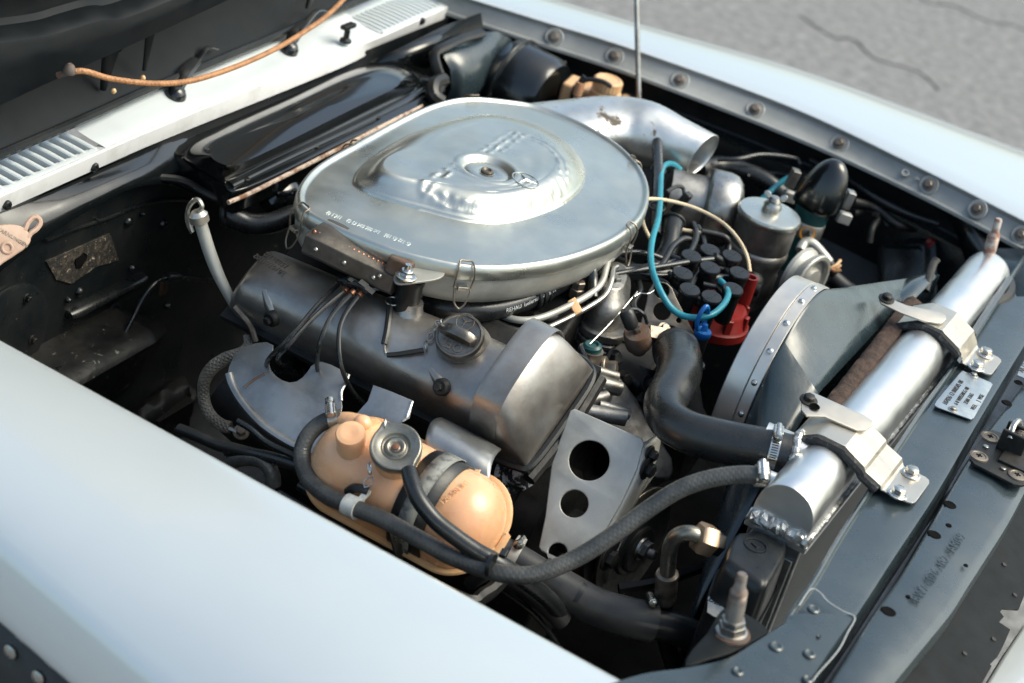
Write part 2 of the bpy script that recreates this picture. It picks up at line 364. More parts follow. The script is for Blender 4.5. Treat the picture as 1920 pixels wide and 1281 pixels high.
# far wing and its bolted drip channel
st=[((1043,0),(1000,35),(1000,75)),((1193,43),(1187,93),(1187,137)),((1480,123),(1480,200),(1480,250)),((1700,200),(1712,309),(1712,356)),((1920,281),(1920,415),(1920,465))]
o3=[at(*a[0],z=.868) for a in st]; i3=[at(*a[1],z=.900) for a in st]; l3=[at(*a[2],z=.868) for a in st]
def ext(l): return [l[0]*2-l[1]+V((0,.0,0))]+l+[l[-1]*2.2-l[-2]*1.2]
o3,i3,l3=[spline(ext(q),6) for q in (o3,i3,l3)]
m=M(); rings=[]
for o,i,l in zip(o3,i3,l3):
    d=V((0,1,0)); wid=(o-i).length
    rings.append([i+V((0,.004,-.004)),i+V((0,0,.0)),i+V((0,.003,.0022)),lerp(i,o,.2)+V((0,0,.006)),lerp(i,o,.45)+V((0,0,.011)),lerp(i,o,.7)+V((0,0,.012)),lerp(i,o,.9)+V((0,0,.006)),o,o+V((0,.01,-.02)),o+V((0,.02,-.12)),o+V((0,.0,-.4))])
build('fender',m.loft(rings,False),MT['paint'],car,smooth=60,label='far bright white wing beside the asphalt')
m=M(); rings=[]
for i,l in zip(i3,l3):
    i=i+V((0,.001,-.0005))
    rings.append([i,lerp(i,l,.08)+V((0,.004,-.006)),lerp(i,l,.5)+V((0,.004,-.006)),lerp(i,l,.9)+V((0,.002,-.003)),l,l+V((0,-.003,-.001)),l+V((0,-.004,-.006)),l+V((0,.012,-.008))])
chan=build('drip_channel',m.loft(rings,False),MT['paint_edge'],car,smooth=35,label='worn bolted channel along the far wing, its shade painted in grey')
cn=V((0,-.62,.78)).normalized()
for px,py in ((1039,70),(1152,106),(1275,151),(1416,206),(1574,270),(1742,347),(1833,393),(1915,441)):
    # nearest channel station
    best=min(range(len(i3)),key=lambda k:(( lerp(i3[k],l3[k],.5)-at(px,py,z=.884)).length))
    c=lerp(i3[best],l3[best],.5)+V((0,.003,-.004)); p=onpl(px,py,c,(i3[best]-l3[best]).cross(V((1,.1,0))).normalized())
    n=(i3[best]-l3[best]).cross(i3[min(best+1,len(i3)-1)]-i3[max(best-1,0)]).normalized()
    if n.z<0: n=-n
    m=M(); T=frame(p,n,V((1,0,0))); m.lathe([(.0165,-.002),(.0165,.0012),(.015,.0022),(.0135,.0012),(.012,.0012)],T,24)
    w1=build('washer',m,MT['paint_edge'],chan)
    m=M(); m.lathe([(.0105,.0008),(.0105,.003),(.0075,.0038),(.0075,.003)],T,20); m.hexa(T@Matrix.Translation((0,0,.003)),.0066,.0065)
    build('bolt',m,MT['brown'],chan)
for px,py,r in ((1697,325,.007),(1719,336,.003)):
    p=lerp(at(px,py,z=.884),at(px,py,z=.884),0)+V((0,.002,0)); m=M(); m.lathe([(r,-.002),(r,.0016),(r*.55,.0016),(r*.5,-.001),(1e-5,-.001)],frame(p,cn),16); build('screw',m,MT['paint_edge'],chan)
# far inner wing
m=M(); rings=[[l+V((0,.010,-.007)),l+V((0,.03,-.012)),l+V((0,.034,-.05)),l+V((0,.03,-.055)),l+V((0,.018,-.10)),l+V((0,.02,-.16)),l+V((0,-.03,-.21)),l+V((0,-.08,-.30)),l+V((0,-.09,-.6))] for l in l3 if l.x<.72]
build('inner_wing',m.loft(rings,False),MT['grime_glints'],car,smooth=30,label='black inner wing wall under the far channel')
m=M(); rings=[[l+V((0,.027,-.052)),l+V((0,.005,-.056)),l+V((0,.004,-.061)),l+V((0,.02,-.064))] for l in l3[14:]]
build('inner_flange',m.loft(rings,False),MT['black'],car,smooth=30)
# ---------------- scuttle (cowl)
lo=[(0,398),(213,303),(320,257),(640,127),(723,83),(887,17)]; up=[(0,368),(207,277),(314,231),(634,99),(717,67),(880,-6)]
L3=[at(a,b,z=.850) for a,b in lo]; U3=[at(a,b,z=.875) for a,b in up]
L3=[L3[0]+(L3[0]-L3[1])*.9]+L3; U3=[U3[0]+(U3[0]-U3[1])*.9]+U3
L3,U3=spline(L3,6),spline(U3,6)
m=M(); m.loft([[u+V((-.02,0,-.004)),u+V((-.0015,0,.0006)),u+V((.001,0,-.001)),lerp(u,l,.5)+V((.002,0,0)),l+V((.001,0,.001)),l+V((-.004,0,-.002)),l+V((-.02,0,-.001))] for u,l in zip(U3,L3)],False)
lip=build('scuttle_lip',m,MT['cowl'],car,smooth=35,label='worn white upright lip along the front of the scuttle')
for px,py in ((178,314),(14,385),(792,40),(860,10)):
    p=at(px,py,x=at(px,py,z=.862).x); 
    best=min(U3,key=lambda q:abs(q.y-at(px,py,z=.862).y)); p=at(px,py,x=best.x+.003)
    m=M(); m.lathe([(.0065,-.002),(.0065,.0012),(.005,.003),(.002,.0032),(.0015,.0016),(1e-5,.0016)],frame(p,V((1,-.05,.05))),18); build('screw',m,MT['blackpl'],lip)
yd1,yd2=-.275,.4475
def ux(y):
    b=min(U3,key=lambda q:abs(q.y-y)); return b.x
m=M(); rings=[]
for k in range(13):
    y=lerp(yd1+.002,yd2-.002,k/12); x=ux(y)
    b=.006*math.sin(math.pi*k/12)
    rings.append([V((x-.001,y,.870)),V((x-.001,y,.8735)),V((x-.004,y,.8755)),V((x-.03,y,.877+b*.3)),V((x-.055,y,.880+b)),V((x-.066,y,.884+b)),V((x-.09,y,.893+b)),V((x-.2,y,.93+b))])
scut=build('scuttle_panel',m.loft(rings,False),MT['scutp'],car,smooth=60,label='glossy white scuttle panel under the wiper arms')
m=M(); m.loft([[V((ux(y)-.001,y,.8752)),V((ux(y)-.09,y,.8775)),V((ux(y)-.095,y,.87))] for y in (yd1-.6,yd1-.3,yd1)],False); 
# vent grilles: frame, dark mesh floor, slats
def vent(y0,y1,n,sw,x0,x1,label):
    t=build('vent_floor',M().add([(ux(y0)+x0-.006,y0,.862),(ux(y1)+x0-.006,y1,.862),(ux(y1)+x1+.006,y1,.864),(ux(y0)+x1+.006,y0,.864)],[(0,1,2,3)]),MT['felt'],car,label=label)
    mm=M()
    pitch=(y1-y0)/n
    for a,bx in ((x0,x0-.0),(x1,x1)):
        w0,w1=(-.002,x0) if a==x0 else (x1,x1-.05)
        zz=.8755 if a==x0 else .878
        mm.loft([[V((ux(y)+w0,y,.8745 if a==x0 else .8765)),V((ux(y)+lerp(w0,w1,.5),y,zz+.0006)),V((ux(y)+w1,y,.8755 if a==x0 else .879)),V((ux(y)+w1,y,.863))] if a==x0 else [V((ux(y)+w0,y,.863)),V((ux(y)+w0,y,.8765)),V((ux(y)+w1,y,.884)),V((ux(y)-.2,y,.93))] for y in [lerp(y0,y1,q/8) for q in range(9)]],False)
    build('vent_frame',mm,MT['scutp'],t,smooth=30)
    first=None
    for k in range(n+1):
        y=y0+pitch*k; x=ux(y)
        if first is None:
            s=M(); pr=[(-sw/2,.863),(-sw/2,.8745),(-sw*.3,.8760),(sw*.3,.8760),(sw/2,.8745),(sw/2,.863)]
            s.loft([[V((x+x0+.002,y+a,z)) for a,z in pr],[V((x+(x0+x1)/2,y+a,z+.0012)) for a,z in pr],[V((x+x1-.002,y+a,z)) for a,z in pr]],True)
            first=build('slat',s,MT['scutp'],t,smooth=30); fx=x
        else:
            c=first.copy(); COL.objects.link(c); c.parent=t; c.location=(x-fx,y-y0,0)
vent(yd1-.26,yd1-.012,12,.0085,-.013,-.068,'near air intake grille with wide slats over mesh')
vent(yd2+.008,yd2+.33,22,.0088,-.012,-.075,'far air intake grille with many thin slats')
# washer jet
ow=at(648,75,z=.885)
m=M(); T=frame(ow,V((0,0,1)),V((0,1,0))); m.lathe([(.010,-.004),(.010,.001),(.005,.003),(.005,.016),(.004,.02)],T,14); m.box((.032,.012,.007),T@Matrix.Translation((0,0,.024)))
solo('washer_jet',m,MT['blackpl'],'small black twin washer jet standing on the white scuttle before the far vent','washer jet',bevel=.0015)
# wiper arms
def wiper(a,b,c,label):
    pa,pb,pc=[at(*q[:2],z=q[2]) for q in (a,b,c)]
    t=thing('wiper_arm',label,'wiper',pa,'wiper arms on the scuttle')
    m=M(); m.lathe([(.016,-.012),(.016,.006),(.012,.014),(.004,.018)],frame(pa,V((.1,0,1))),20); build('pivot_cap',m,MT['gloss'],t)
    m=M(); m.tube([pa+V((0,0,.010)),lerp(pa,pb,.4)+V((0,0,.020)),pb+V((0,0,.018))],[.009,.012,.010],n=8,sm=5,flat=.6); build('arm_head',m,MT['gloss'],t)
    m=M(); m.tube([pb+V((0,0,.016)),lerp(pb,pc,.5)+V((0,0,.02)),pc],[.006,.005,.003],n=6,sm=4,flat=.6); build('arm_rod',m,MT['gloss'],t)
wiper((328,182,.879),(362,135,.893),(408,92,.918),'nearer black wiper arm whose pivot sits on the middle of the white scuttle')
wiper((540,96,.881),(566,65,.893),(612,20,.915),'farther black wiper arm pivoting beside the washer jet')
# ---------------- bonnet, standing open
ed=[(-60,312,.902),(0,283,.902),(100,240,.902),(185,203,.902),(270,165,.902),(450,90,.902),(640,10,.902),(760,-42,.902)]
E3=[at(a,b,z=z) for a,b,z in ed]
m=M(); m.loft([[p+V((.004,0,-.004)),p+V((-.004,0,.006)),p+V((-.03,0,.06)),p+V((-.055,0,.2)),p+V((-.06,0,.5)),p+V((-.06,0,1.3)),p+V((-.075,0,1.3)),p+V((-.075,0,.2)),p+V((-.05,0,.05)),p+V((-.02,0,-.004))] for p in spline(E3,3)],False)
hood=build('bonnet',m,MT['hoodb'],car,smooth=40,label='raised bonnet seen from its black underside')
m=M(); m.tube([p+V((.006,0,-.001)) for p in E3],.0065,n=8,sm=4); build('bonnet_seal',m,MT['grime_glints'],hood)
rail_o=[(-40,214),(0,195),(140,130),(270,71),(423,0),(560,-64)]; 
rtop=[(-40,82),(0,77),(97,63),(140,50),(200,33),(232,32),(317,0),(420,-52)]
xr=-.425
B3=spline([at(a,b,x=xr) for a,b in rail_o],4); 
T3=[at(a,b,x=xr+.004) for a,b in rtop]
def by_y(l,y):
    for a,b in zip(l,l[1:]):
        if a.y<=y<=b.y: return lerp(a,b,(y-a.y)/(b.y-a.y+1e-9))
    return l[0] if y<l[0].y else l[-1]
T3=spline(T3,4); rings=[]
ys=[lerp(-.545,.06,k/40) for k in range(41)]
for y in ys:
    b=by_y(B3,y); t=by_y(T3,y); b=V((b.x,y,b.z)); t=V((t.x,y,t.z))
    rings.append([b+V((-.006,0,.002)),b,b+V((0,0,.004)),lerp(b,t,.5),t+V((0,0,-.012)),t+V((-.003,0,-.004)),t+V((-.012,0,.002)),t+V((-.03,0,.004)),t+V((-.036,0,.012)),t+V((-.036,0,.045)),t+V((-.030,0,.055)),t+V((-.01,0,.062)),t+V((-.002,0,.070)),t+V((0,0,.09)),t+V((0,0,.4))])
build('bonnet_rail',m:=M().loft(rings,False),MT['hoodb'],hood,smooth=35,solid=.0015,label='pressed black stiffening rail with access holes')
rail=kids(hood)[-1]
for px,py,r in ((347,12,.010),(237,48,.0075),(268,27,.004),(1,112,.011),(239,68,.002)):
    p=at(px,py,x=xr+.0006); m=M(); m.lathe([(r*1.12,0),(r*1.05,.001),(r*.95,.001),(r*.93,-.0006),(1e-5,-.0006)],frame(p,V((1,0,0))),22); build('access_hole',m,MT['unlit'],hood)
for (a,b,wd) in (((208,88),(193,168),.010),((283,52),(270,132),.006),((228,84),(224,96),.004),((585,-8),(575,15),.006)):
    p,q=at(*a,x=-.475),at(*b,x=-.492); m=M(); m.tube([p,lerp(p,q,.5),q],[wd*1.3,wd*.5],n=6,sm=3,flat=.6); build('bonnet_rib',m,MT['hoodb'],hood)
for k,(px,py) in enumerate(((268,146),(237,152),(213,171))):
    p=at(px,py,x=-.47); m=M(); m.ball(p,.004,10,6); build('clip',m,MT['cream'],hood)
# tan braided cord hanging from the bonnet
pts=[(108,142,1.0),(130,135,1.0),(160,134,.995),(200,146,.985),(250,154,.975),(300,157,.97),(350,153,.967),(400,140,.967),(460,118,.97),(520,90,.973),(570,60,.98),(610,32,.99),(650,-8,1.0),(690,-60,1.02)]
P3=[at(a,b,x=lerp(-.405,-.515,i/13)+.09*math.sin(math.pi*i/13)) for i,(a,b,z) in enumerate(pts)]
t=thing('braided_rope','tan braided rope hanging in a long arc from the raised black bonnet','rope',P3[5])
m=M(); m.tube(P3[1:],.0040,n=10,sm=6); build('rope_strand',m,MT['cord'],t)
m=M(); m.cyl(P3[0],P3[1],.0042,10); m.lathe([(.0075,0),(.0085,.004),(.006,.010),(.003,.013)],frame(P3[1]+V((0,0,-.002)),V((0,0,1))),12); build('terminal',m,MT['rust'],t)
# ---------------- firewall
m=M()
fx=-.425
arch=[(-80,550),(0,502),(40,470),(84,438),(135,405),(202,368),(249,347),(337,341),(380,355),(418,373),(520,340),(700,240),(830,190),(1000,140)]
A3=[at(a,b,x=fx+.02) for a,b in arch]
A3=spline(A3,4)
rings=[[V((fx-.012,p.y,.86)),V((fx-.012,p.y,p.z+.012)),V((fx-.006,p.y,p.z+.006)),V((fx+.018,p.y,p.z+.001)),V((fx+.020,p.y,p.z-.001)),V((fx+.018,p.y,p.z-.003)),V((fx+.002,p.y,p.z-.010)),V((fx,p.y,p.z-.05)),V((fx,p.y,.60)),V((fx+.004,p.y,.50)),V((fx+.02,p.y,.42)),V((fx+.06,p.y,.36)),V((fx+.16,p.y,.31)),V((fx+.5,p.y,.28))] for p in A3]
fw=build('firewall',m.loft(rings,False),MT['grime_glints'],car,smooth=40,label='grimy black bulkhead wall below the scuttle')
# glossy drip valance between lip and bulkhead
m=M(); rings=[]
for k in range(22):
    y=lerp(-.62,.0,k/21); u=min(L3,key=lambda q:abs(q.y-y)); a=min(A3,key=lambda q:abs(q.y-y)); 
    a=V((fx+.022,y,a.z+.001)); u=V((u.x-.003,y,.848)); 
    rings.append([u,lerp(u,a,.12)+V((-.008,0,0)),lerp(u,a,.5)+V((.001,0,.004)),lerp(u,a,.8)+V((.004,0,.004)),a+V((.002,0,.001)),a+V((.002,0,-.004))])
build('bulkhead_valance',m.loft(rings,False),MT['gloss'],car,smooth=60,label='glossy black curved valance under the scuttle lip')
def onfw(px,py,o=0): return at(px,py,x=fx+.001+o)
m=M(); m.tube([onfw(a,b,.002) for a,b in ((78,443),(84,448),(92,449),(140,430),(202,409),(245,391),(286,379),(320,375),(352,376))],.0028,n=8,sm=5); build('seam_ridge',m,MT['black'],fw)
# pressed swage, patch of bared metal with a hole, round cover
p,q=onfw(122,590),onfw(268,516); m=M(); m.tube([p,lerp(p,q,.1),lerp(p,q,.9),q],[.004,.016,.016,.004],n=12,sm=3,flat=.55); build('swage',m,MT['black'],fw)
T=frame(V((fx+.001,0,0)),V((1,0,0)),V((0,1,0))); Ti=T.inverted()
ol=[(86,490),(205,438),(222,488),(180,500),(150,520),(133,532),(105,524)]; pl=[Ti@onfw(a,b) for a,b in ol]; c=Ti@onfw(150,490)
hole=[(c.x+.013*math.cos(t)*(1+.2*math.sin(3*t)),c.y+.012*math.sin(t)*(1+.15*math.cos(5*t))) for t in [i*.3491 for i in range(18)]]
m=M(); m.mesh_in(flat_mesh([(p.x,p.y) for p in pl],[hole],.0022),T)
MT['patch']=mat('peeled_bitumen_patch',(.020,.018,.016),rough=.7,col2=(.07,.055,.04),ns=90,lo=.5,hi=.6,bump=.003,bs=110,spots=[((.38,.31,.23),150,.60,.8,0)])
build('bared_patch',m,MT['patch'],fw,smooth=30)
m=M(); hc=Ti@onfw(149,490); m.mesh_in(flat_mesh([(hc.x+.0115*math.cos(t)*(1+.18*math.sin(3*t+1)),hc.y+.010*math.sin(t)*(1+.2*math.cos(5*t))) for t in [i*.2856 for i in range(22)]],(),.0012),T@Matrix.Translation((0,0,.0016))); build('rust_hole',m,MT['unlit'],fw)
m=M(); c=onfw(5,640); m.lathe([(.085,0),(.085,.004),(.080,.006),(1e-5,.006)],frame(c,V((1,0,0))),40); rc=build('blanking_cover',m,MT['grime_glints'],fw)
for a,b in ((50,559),(60,637)):
    m=M(); bolt(m,onfw(a,b,.006),V((1,0,0)),.0045); build('screw',m,MT['dark'],rc)
for a,b,r in ((240,416,.008),(306,420,.008),(246,502,.006),(148,547,.007),(126,562,.005),(312,573,.006),(64,547,.005),(265,400,.004),(180,412,.003),(352,506,.003)):
    m=M(); m.lathe([(r,0),(r*.9,.003),(r*.5,.006),(1e-5,.0065)],frame(onfw(a,b),V((1,0,0))),12); build('weld_stud',m,MT['black'],fw)
for a,b in ((216,585),):
    p=onfw(a,b,.004); m=M(); m.torus(frame(p,V((1,0,.3))),.011,.0025,20,6); build('lashing_eye',m,MT['grime_glints'],fw)
# ledge of the chassis leg with scraped paint
MT['scraped']=mat('scraped_black_ledge',(.005,.006,.006),rough=.42,col2=(.013,.012,.011),ns=14,spec=.35,bump=.0012,bs=45,spots=[((.24,.235,.22),60,.635,.5,.3),((.25,.13,.06),90,.69,.8,0)])
p0,p1=at(150,712,x=fx+.06),at(330,600,x=fx+.06)
m=M(); rings=[]
for k in range(13):
    p=lerp(at(110,738,x=fx+.08),at(372,588,x=fx+.08),k/12); e=max(0,(k-8)/4)*.05; p=p-V((e,0,e)); j=noise.noise(V((k*.9,3,1)))*.006
    rings.append([p+V((-.085,0,.016)),p+V((-.03,0,.006+j)),p+V((-.008,0,.004+j)),p+V((.002,0,-.006)),p+V((-.005,0,-.025)),p+V((-.03,0,-.10))])
build('chassis_ledge',m.loft(rings,False),MT['scraped'],car,smooth=50,label='scraped black ledge at the foot of the bulkhead')
m=M(); rings=[]
for k in range(13):
    p=lerp(at(235,800,z=.42),at(345,715,z=.42),k/12); j=noise.noise(V((k*.8,9,1)))*.012; 
    rings.append([p+V((-.05,0,-.06)),p+V((-.02,0,.0)),p+V((.0,0,.012+j)),p+V((.018,-.01,.006)),p+V((.035,-.02,-.03+j)),p+V((.04,-.02,-.10))])
build('chassis_leg',m.loft(rings,False),MT['scraped'],car,smooth=50)
# black sheet added for the darkness under the bay, side walls
m=M(); m.add([(-.45,-.74,.24),(.70,-.74,.24),(.70,.8,.24),(-.45,.8,.24)],[(0,1,2,3)]); build('dark_floor_sheet',m,MT['unlit'],car)
m=M(); m.add([(-.9,-.71,.80),(1.2,-.71,.80),(1.2,-.70,.24),(-.9,-.70,.24)],[(3,2,1,0)]); build('inner_wing',m,MT['grime_glints'],car,solid=.004,label='black inner wing wall under the near wing')
# ---------------- front panel
zp=.872
la=[(1440,1235),(1480,1154),(1522,1093),(1574,1004),(1635,910),(1724,774),(1790,680),(1880,541),(1990,370)]
lb=[(1500,1308),(1517,1281),(1607,1154),(1680,1042),(1761,919),(1830,800),(1902,680),(1985,545),(2090,370)]
A=spline([at(a,b,z=zp) for a,b in la],4); B=spline([at(a,b,z=zp) for a,b in lb],4)
m=M(); m.loft([[a+V((.004,0,-.05)),a+V((0,0,-.004)),a+V((.0015,0,-.0005)),a+V((.004,0,0)),a+V((.006,0,-.003)),lerp(a,b,.5)+V((0,0,-.002)),b+V((-.006,0,-.001)),b+V((-.001,0,-.0025)),b+V((.0015,0,-.010)),b+V((.004,0,-.045))] for a,b in zip(A,B)],False)
fp=build('front_crossmember',m,MT['panel'],car,smooth=40,label='slate painted crossmember behind the dark gutter')
m=M(); m.tube([a+V((.001,0,.001)) for a in A],.0028,n=6,sm=1); build('edge_flange',m,MT['panel'],fp)
lc=[(1540,1308),(1557,1281),(1640,1150),(1705,1055),(1808,877),(1860,800),(1920,722),(2010,590),(2110,420)]
ld=[(1650,1308),(1668,1281),(1726,1210),(1780,1144),(1806,1103),(1850,1035),(1888,975),(1925,905),(2000,760)]
C_=spline([at(a,b,z=zp) for a,b in lc],4); D_=spline([at(a,b,z=zp-.006) for a,b in ld],4)
m=M(); m.loft([[b+V((.002,0,-.044)),lerp(b,c,.5)+V((0,0,-.046)),c+V((-.004,0,-.044))] for b,c in zip(B,C_)],False); build('gutter',m,MT['black'],car,smooth=60,label='dark gutter between the two slate panels')
m=M(); m.loft([[c+V((-.003,0,-.045)),c+V((-.002,0,-.008)),c+V((0,0,-.002)),c+V((.005,0,.0)),lerp(c,d,.5)+V((0,0,.003)),lerp(c,d,.9)+V((0,0,.001)),d+V((-.003,0,0)),d+V((.003,0,-.004)),d+V((.004,0,-.03))] for c,d in zip(C_,D_)],False)
np_=build('nose_panel',m,MT['panel'],car,smooth=50,label='outer slate nose panel with holes and a scratched line of characters')
for a,b,r in ((1781,946,.0060),(1752,1002,.0060),(1666,1146,.0062),(1888,755,.0052),(1910,717,.0045),(1779,985,.0028),(1703,1119,.0024),(1811,1060,.002)):
    p=at(a,b,z=zp+.0005); m=M(); m.lathe([(r*1.5,-.0008),(r*1.15,.0006),(r,.0002),(r*.96,.0002),(1e-5,.0002)],frame(p,V((0,0,1))),20); 
    build('panel_hole',m,MT['unlit'],np_)
# lettering scratched in the nose panel
a,b=at(1716,1128,z=zp),at(1800,1010,z=zp)
T=frame(lerp(a,b,.5)+V((0,0,.0036)),V((0,0,1)),(b-a))
m=M(); m.mesh_in(text_mesh('BW7 - 026 - A2 - AMG9',.0175,.0004),T); build('scratched_lettering',m,MT['panel'],np_)
# joint seam and left corner panel sweeping round
inn=[(1080,1300),(1200,1262),(1283,1250),(1362,1232),(1420,1198),(1472,1164),(1480,1152)]
outr=[(1180,1420),(1330,1390),(1420,1360),(1480,1330),(1500,1308),(1560,1220),(1607,1154)]
I=spline([at(a,b,z=zp+.004) for a,b in inn],5); O=spline([at(a,b,z=zp+.004) for a,b in outr],5)
m=M(); m.loft([[a+V((0,0,-.08)),a+V((0,0,-.003)),a+V((.002,-.001,.0)),lerp(a,b,.1)+V((0,0,.001)),lerp(a,b,.5)+V((0,0,.002)),lerp(a,b,.97),b+V((0,0,-.004))] for a,b in zip(I,O)],False)
cp=build('corner_panel',m,MT['panel'],car,smooth=40,label='slate corner panel with spot welds sweeping to the near wing')
m=M(); sp=[at(a,b,z=zp+.0055) for a,b in ((1498,1136),(1520,1105),(1538,1112),(1552,1128),(1580,1146),(1603,1158),(1590,1185),(1575,1215),(1555,1240),(1535,1262),(1515,1290))]
m.tube([p+V((0,0,.0002)) for p in sp],.0010,n=6,sm=4,flat=.6); build('seam_bead',m,MT['paint_edge'],cp)
for a,b,r in ((1525,1143,.0075),(1455,1213,.0080),(1517,1227,.0072),(1383,1260,.0065),(1535,1195,.0025),(1514,1275,.006)):
    m=M(); p=at(a,b,z=zp+.0058); m.lathe([(r,-.001),(r*.97,.0012),(r*.7,.0022),(r*.35,.0012),(1e-5,.001)],frame(p,V((0,0,1))),18); build('spot_weld',m,MT['panel'],cp)
# lower dark valance, in front of the nose panel, asphalt beyond, corner of the bumper
m=M(); vo=[(1640,1320),(1690,1255),(1760,1165),(1812,1095),(1850,1030),(1890,965),(1935,880),(1990,780),(2140,780),(2060,1000),(1960,1085),(1920,1116),(1909,1144),(1879,1142),(1874,1149),(1881,1158),(1872,1168),(1893,1182),(1880,1212),(1869,1233),(1855,1247),(1858,1251),(1841,1281),(1815,1340)]
pl=plate_px(m,vo,[(1888,1015-2,.0001)][:0],V((.82,.0,.80)),V((.25,0,1)).normalized(),.003)
val=build('lower_valance',m,MT['valance'],car,smooth=30,label='black lower valance with a torn notch showing the asphalt')
for a,b in ((1881,1061),(1861,1201),(1901,1118),(1807,1228)):
    p=onpl(a,b,V((.82,0,.80)),V((.25,0,1)).normalized()); m=M(); m.lathe([(.004,.001),(.003,.003),(1e-5,.003)],frame(p,V((.25,0,1))),12); build('rivet',m,MT['dark'],val)
bo=[(1920,1165),(1880,1225),(1846,1281),(1815,1335),(2060,1335),(2060,1120)]
B2=[at(a,b,z=.66) for a,b in bo]
m=M(); m.loft([[p+V((0,0,-.15)) for p in B2],[p+V((0,0,-.008)) for p in B2],[p+V((.003,0,0)) for p in B2]],True); 
tag(build('front_bumper',m,MT['paint'],loc=(1.1,-.3,.5),bevel=.004),'pale silver bumper corner beyond the black valance','bumper')
# ================================================================ engine mass
eng=thing('engine_block','dark V8 engine block with pale front casting deep in the bay','engine',(0.1,.03,.25))
m=M()
def secbox(m,x0,x1,ring,taper=.97):
    m.loft([[V((x,y*t+.03,z)) for y,z in ring] for x,t in ((x0,taper),(x0+.02,1),(x1-.02,1),(x1,taper))],True)
secbox(m,-.17,.28,[(-.13,.28),(-.13,.45),(-.27,.60),(-.325,.765),(-.19,.84),(-.12,.72),(.12,.72),(.20,.80),(.33,.73),(.27,.60),(.13,.45),(.13,.28)])
build('block',m,MT['dark'],eng,smooth=30,bevel=.006)
m=M(); secbox(m,-.18,.20,[(-.10,.70),(-.11,.80),(-.06,.84),(.08,.84),(.13,.80),(.13,.70)]); build('intake_manifold',m,MT['dark'],eng,smooth=30,bevel=.008)
# front timing casting, pale aluminium, near side lug and web
m=M(); q=[(1096,660),(1118,668),(1150,700),(1190,750),(1208,790),(1255,860),(1250,900),(1200,890),(1150,860),(1110,790),(1090,742)]
plate_px(m,q,[],V((.30,-.10,.76)),V((.55,-.55,.65)).normalized(),.02,.004,2)
build('timing_casting',m,MT['castlt'],eng,smooth=40,label='pale pitted front casting')
m=M()
for a,b,za,zb,r in ((1105,712,.800,.79,15),(1120,760,.78,.77,12),(1100,690,.81,.80,11)):
    p=at(a,b,z=za); m.cyl(p,p+V((.035,.03,-.01)),r*mpp(p),16)
pf=ats([(1075,745,.765),(1060,790,.745),(1035,840,.73),(1005,868,.72),(960,862,.72),(900,840,.715)])
build('casting_lug',m,MT['castlt'],eng,smooth=40,bevel=.001)
m=M(); m.tube(pf,[.016,.015,.014,.013],n=8,sm=5,flat=.7); build('head_flange',m,MT['castlt'],eng)
m=M(); p=at(1080,758,z=.785); m.cyl(p,p+V((.02,.05,.0)),.009,14); 
p=at(1123,777,z=.785); m.cyl(p+V((-.02,-.01,0)),p+V((.03,.02,0)),.0105,14)
build('stud_boss',m,MT['castlt'],eng)
m=M(); bolt(m,at(1132,690,z=.80),V((.8,.2,.3)),.010,.014); build('casting_bolt',m,MT['brown'],eng)
m=M(); p=at(1111,648,z=.83); m.lathe([(.013,-.008),(.013,0),(.010,.003),(.008,.003),(.006,0),(1e-5,0)],frame(p,V((-.1,-.1,1))),20); build('core_plug',m,MT['green'],eng); m=M(); m.tube([p+V((.0,.0,-.06)),p+V((0,0,-.03)),p+V((0,0,-.006))],[.022,.018,.017],n=16,sm=3); build('plug_lug',m,MT['brown'],eng)
# ---------------------------------------------------------------- near rocker cover
def railpt(px,py,y): return at(px,py,y=y)
vc=thing('rocker_cover','long stained cast rocker cover on the near cylinder bank with a bulged front end','rocker cover',(0.05,-.25,.72))
bl0,bl1=at(478,612,y=-.315),at(950,852,y=-.315)       # lower gasket edge, rear and front
def lin(p,q,x): t=(x-p.x)/(q.x-p.x); return lerp(p,q,t)
VS=V((0,.866,.5)); VN=V((0,-.5,.866))                  # along the gasket plane, and off it
PRO=[(0,0),(-.015,.2),(-.01,.42),(.03,.65),(.11,.83),(.22,.94),(.38,1.0),(.58,1.0),(.75,.93),(.88,.78),(.96,.52),(1.0,.22),(1,0)]
PRB=[(0,0),(-.005,.22),(.0,.42),(.025,.62),(.075,.79),(.15,.91),(.32,.985),(.56,1.0),(.74,.965),(.87,.86),(.95,.68),(.99,.40),(1,0)]
def vsec(x,W,H,t=0,s0=0):
    b=lin(bl0,bl1,x); b=V((x,-.315,b.z))
    return [b+VS*(s0+lerp(p[0],q[0],t)*W)+VN*(lerp(p[1],q[1],t)*H) for p,q in zip(PRO,PRB)]
xr0=at(440,560,y=-.30).x; xb=at(912,770,y=-.33).x; xf=at(1003,838,y=-.315).x
xq=(xb-xr0)
S=[]
for x,W,H,t,s0 in ((xr0,.07,.006,0,.015),(xr0+.003,.085,.028,0,.008),(xr0+.014,.096,.050,0,.002),(xr0+.032,.101,.061,0,0),(xr0+xq*.3,.104,.066,0,0),(xr0+xq*.5,.108,.071,0,0),(xr0+xq*.7,.118,.066,0,0),(xr0+xq*.85,.124,.068,0,0),(xb-.026,.124,.068,0,0),(xb-.012,.126,.069,.1,-.001),(xb-.003,.138,.082,.6,-.005),(xb+.004,.154,.098,1,-.010),(xb+.014,.166,.106,1,-.012),(xb+.028,.171,.108,1,-.012),(xf-.078,.172,.1085,1,-.012),(xf-.066,.172,.1065,1,-.012),(xf-.055,.171,.1015,1,-.0115),(xf-.045,.170,.094,1,-.011),(xf-.035,.169,.084,1,-.010),(xf-.026,.168,.071,1,-.009),(xf-.017,.167,.055,1,-.007),(xf-.009,.166,.037,1,-.005),(xf-.003,.165,.018,1,-.004),(xf,.163,.003,1,-.002)):
    S.append(vsec(x,W,H,t,s0))
D=[]
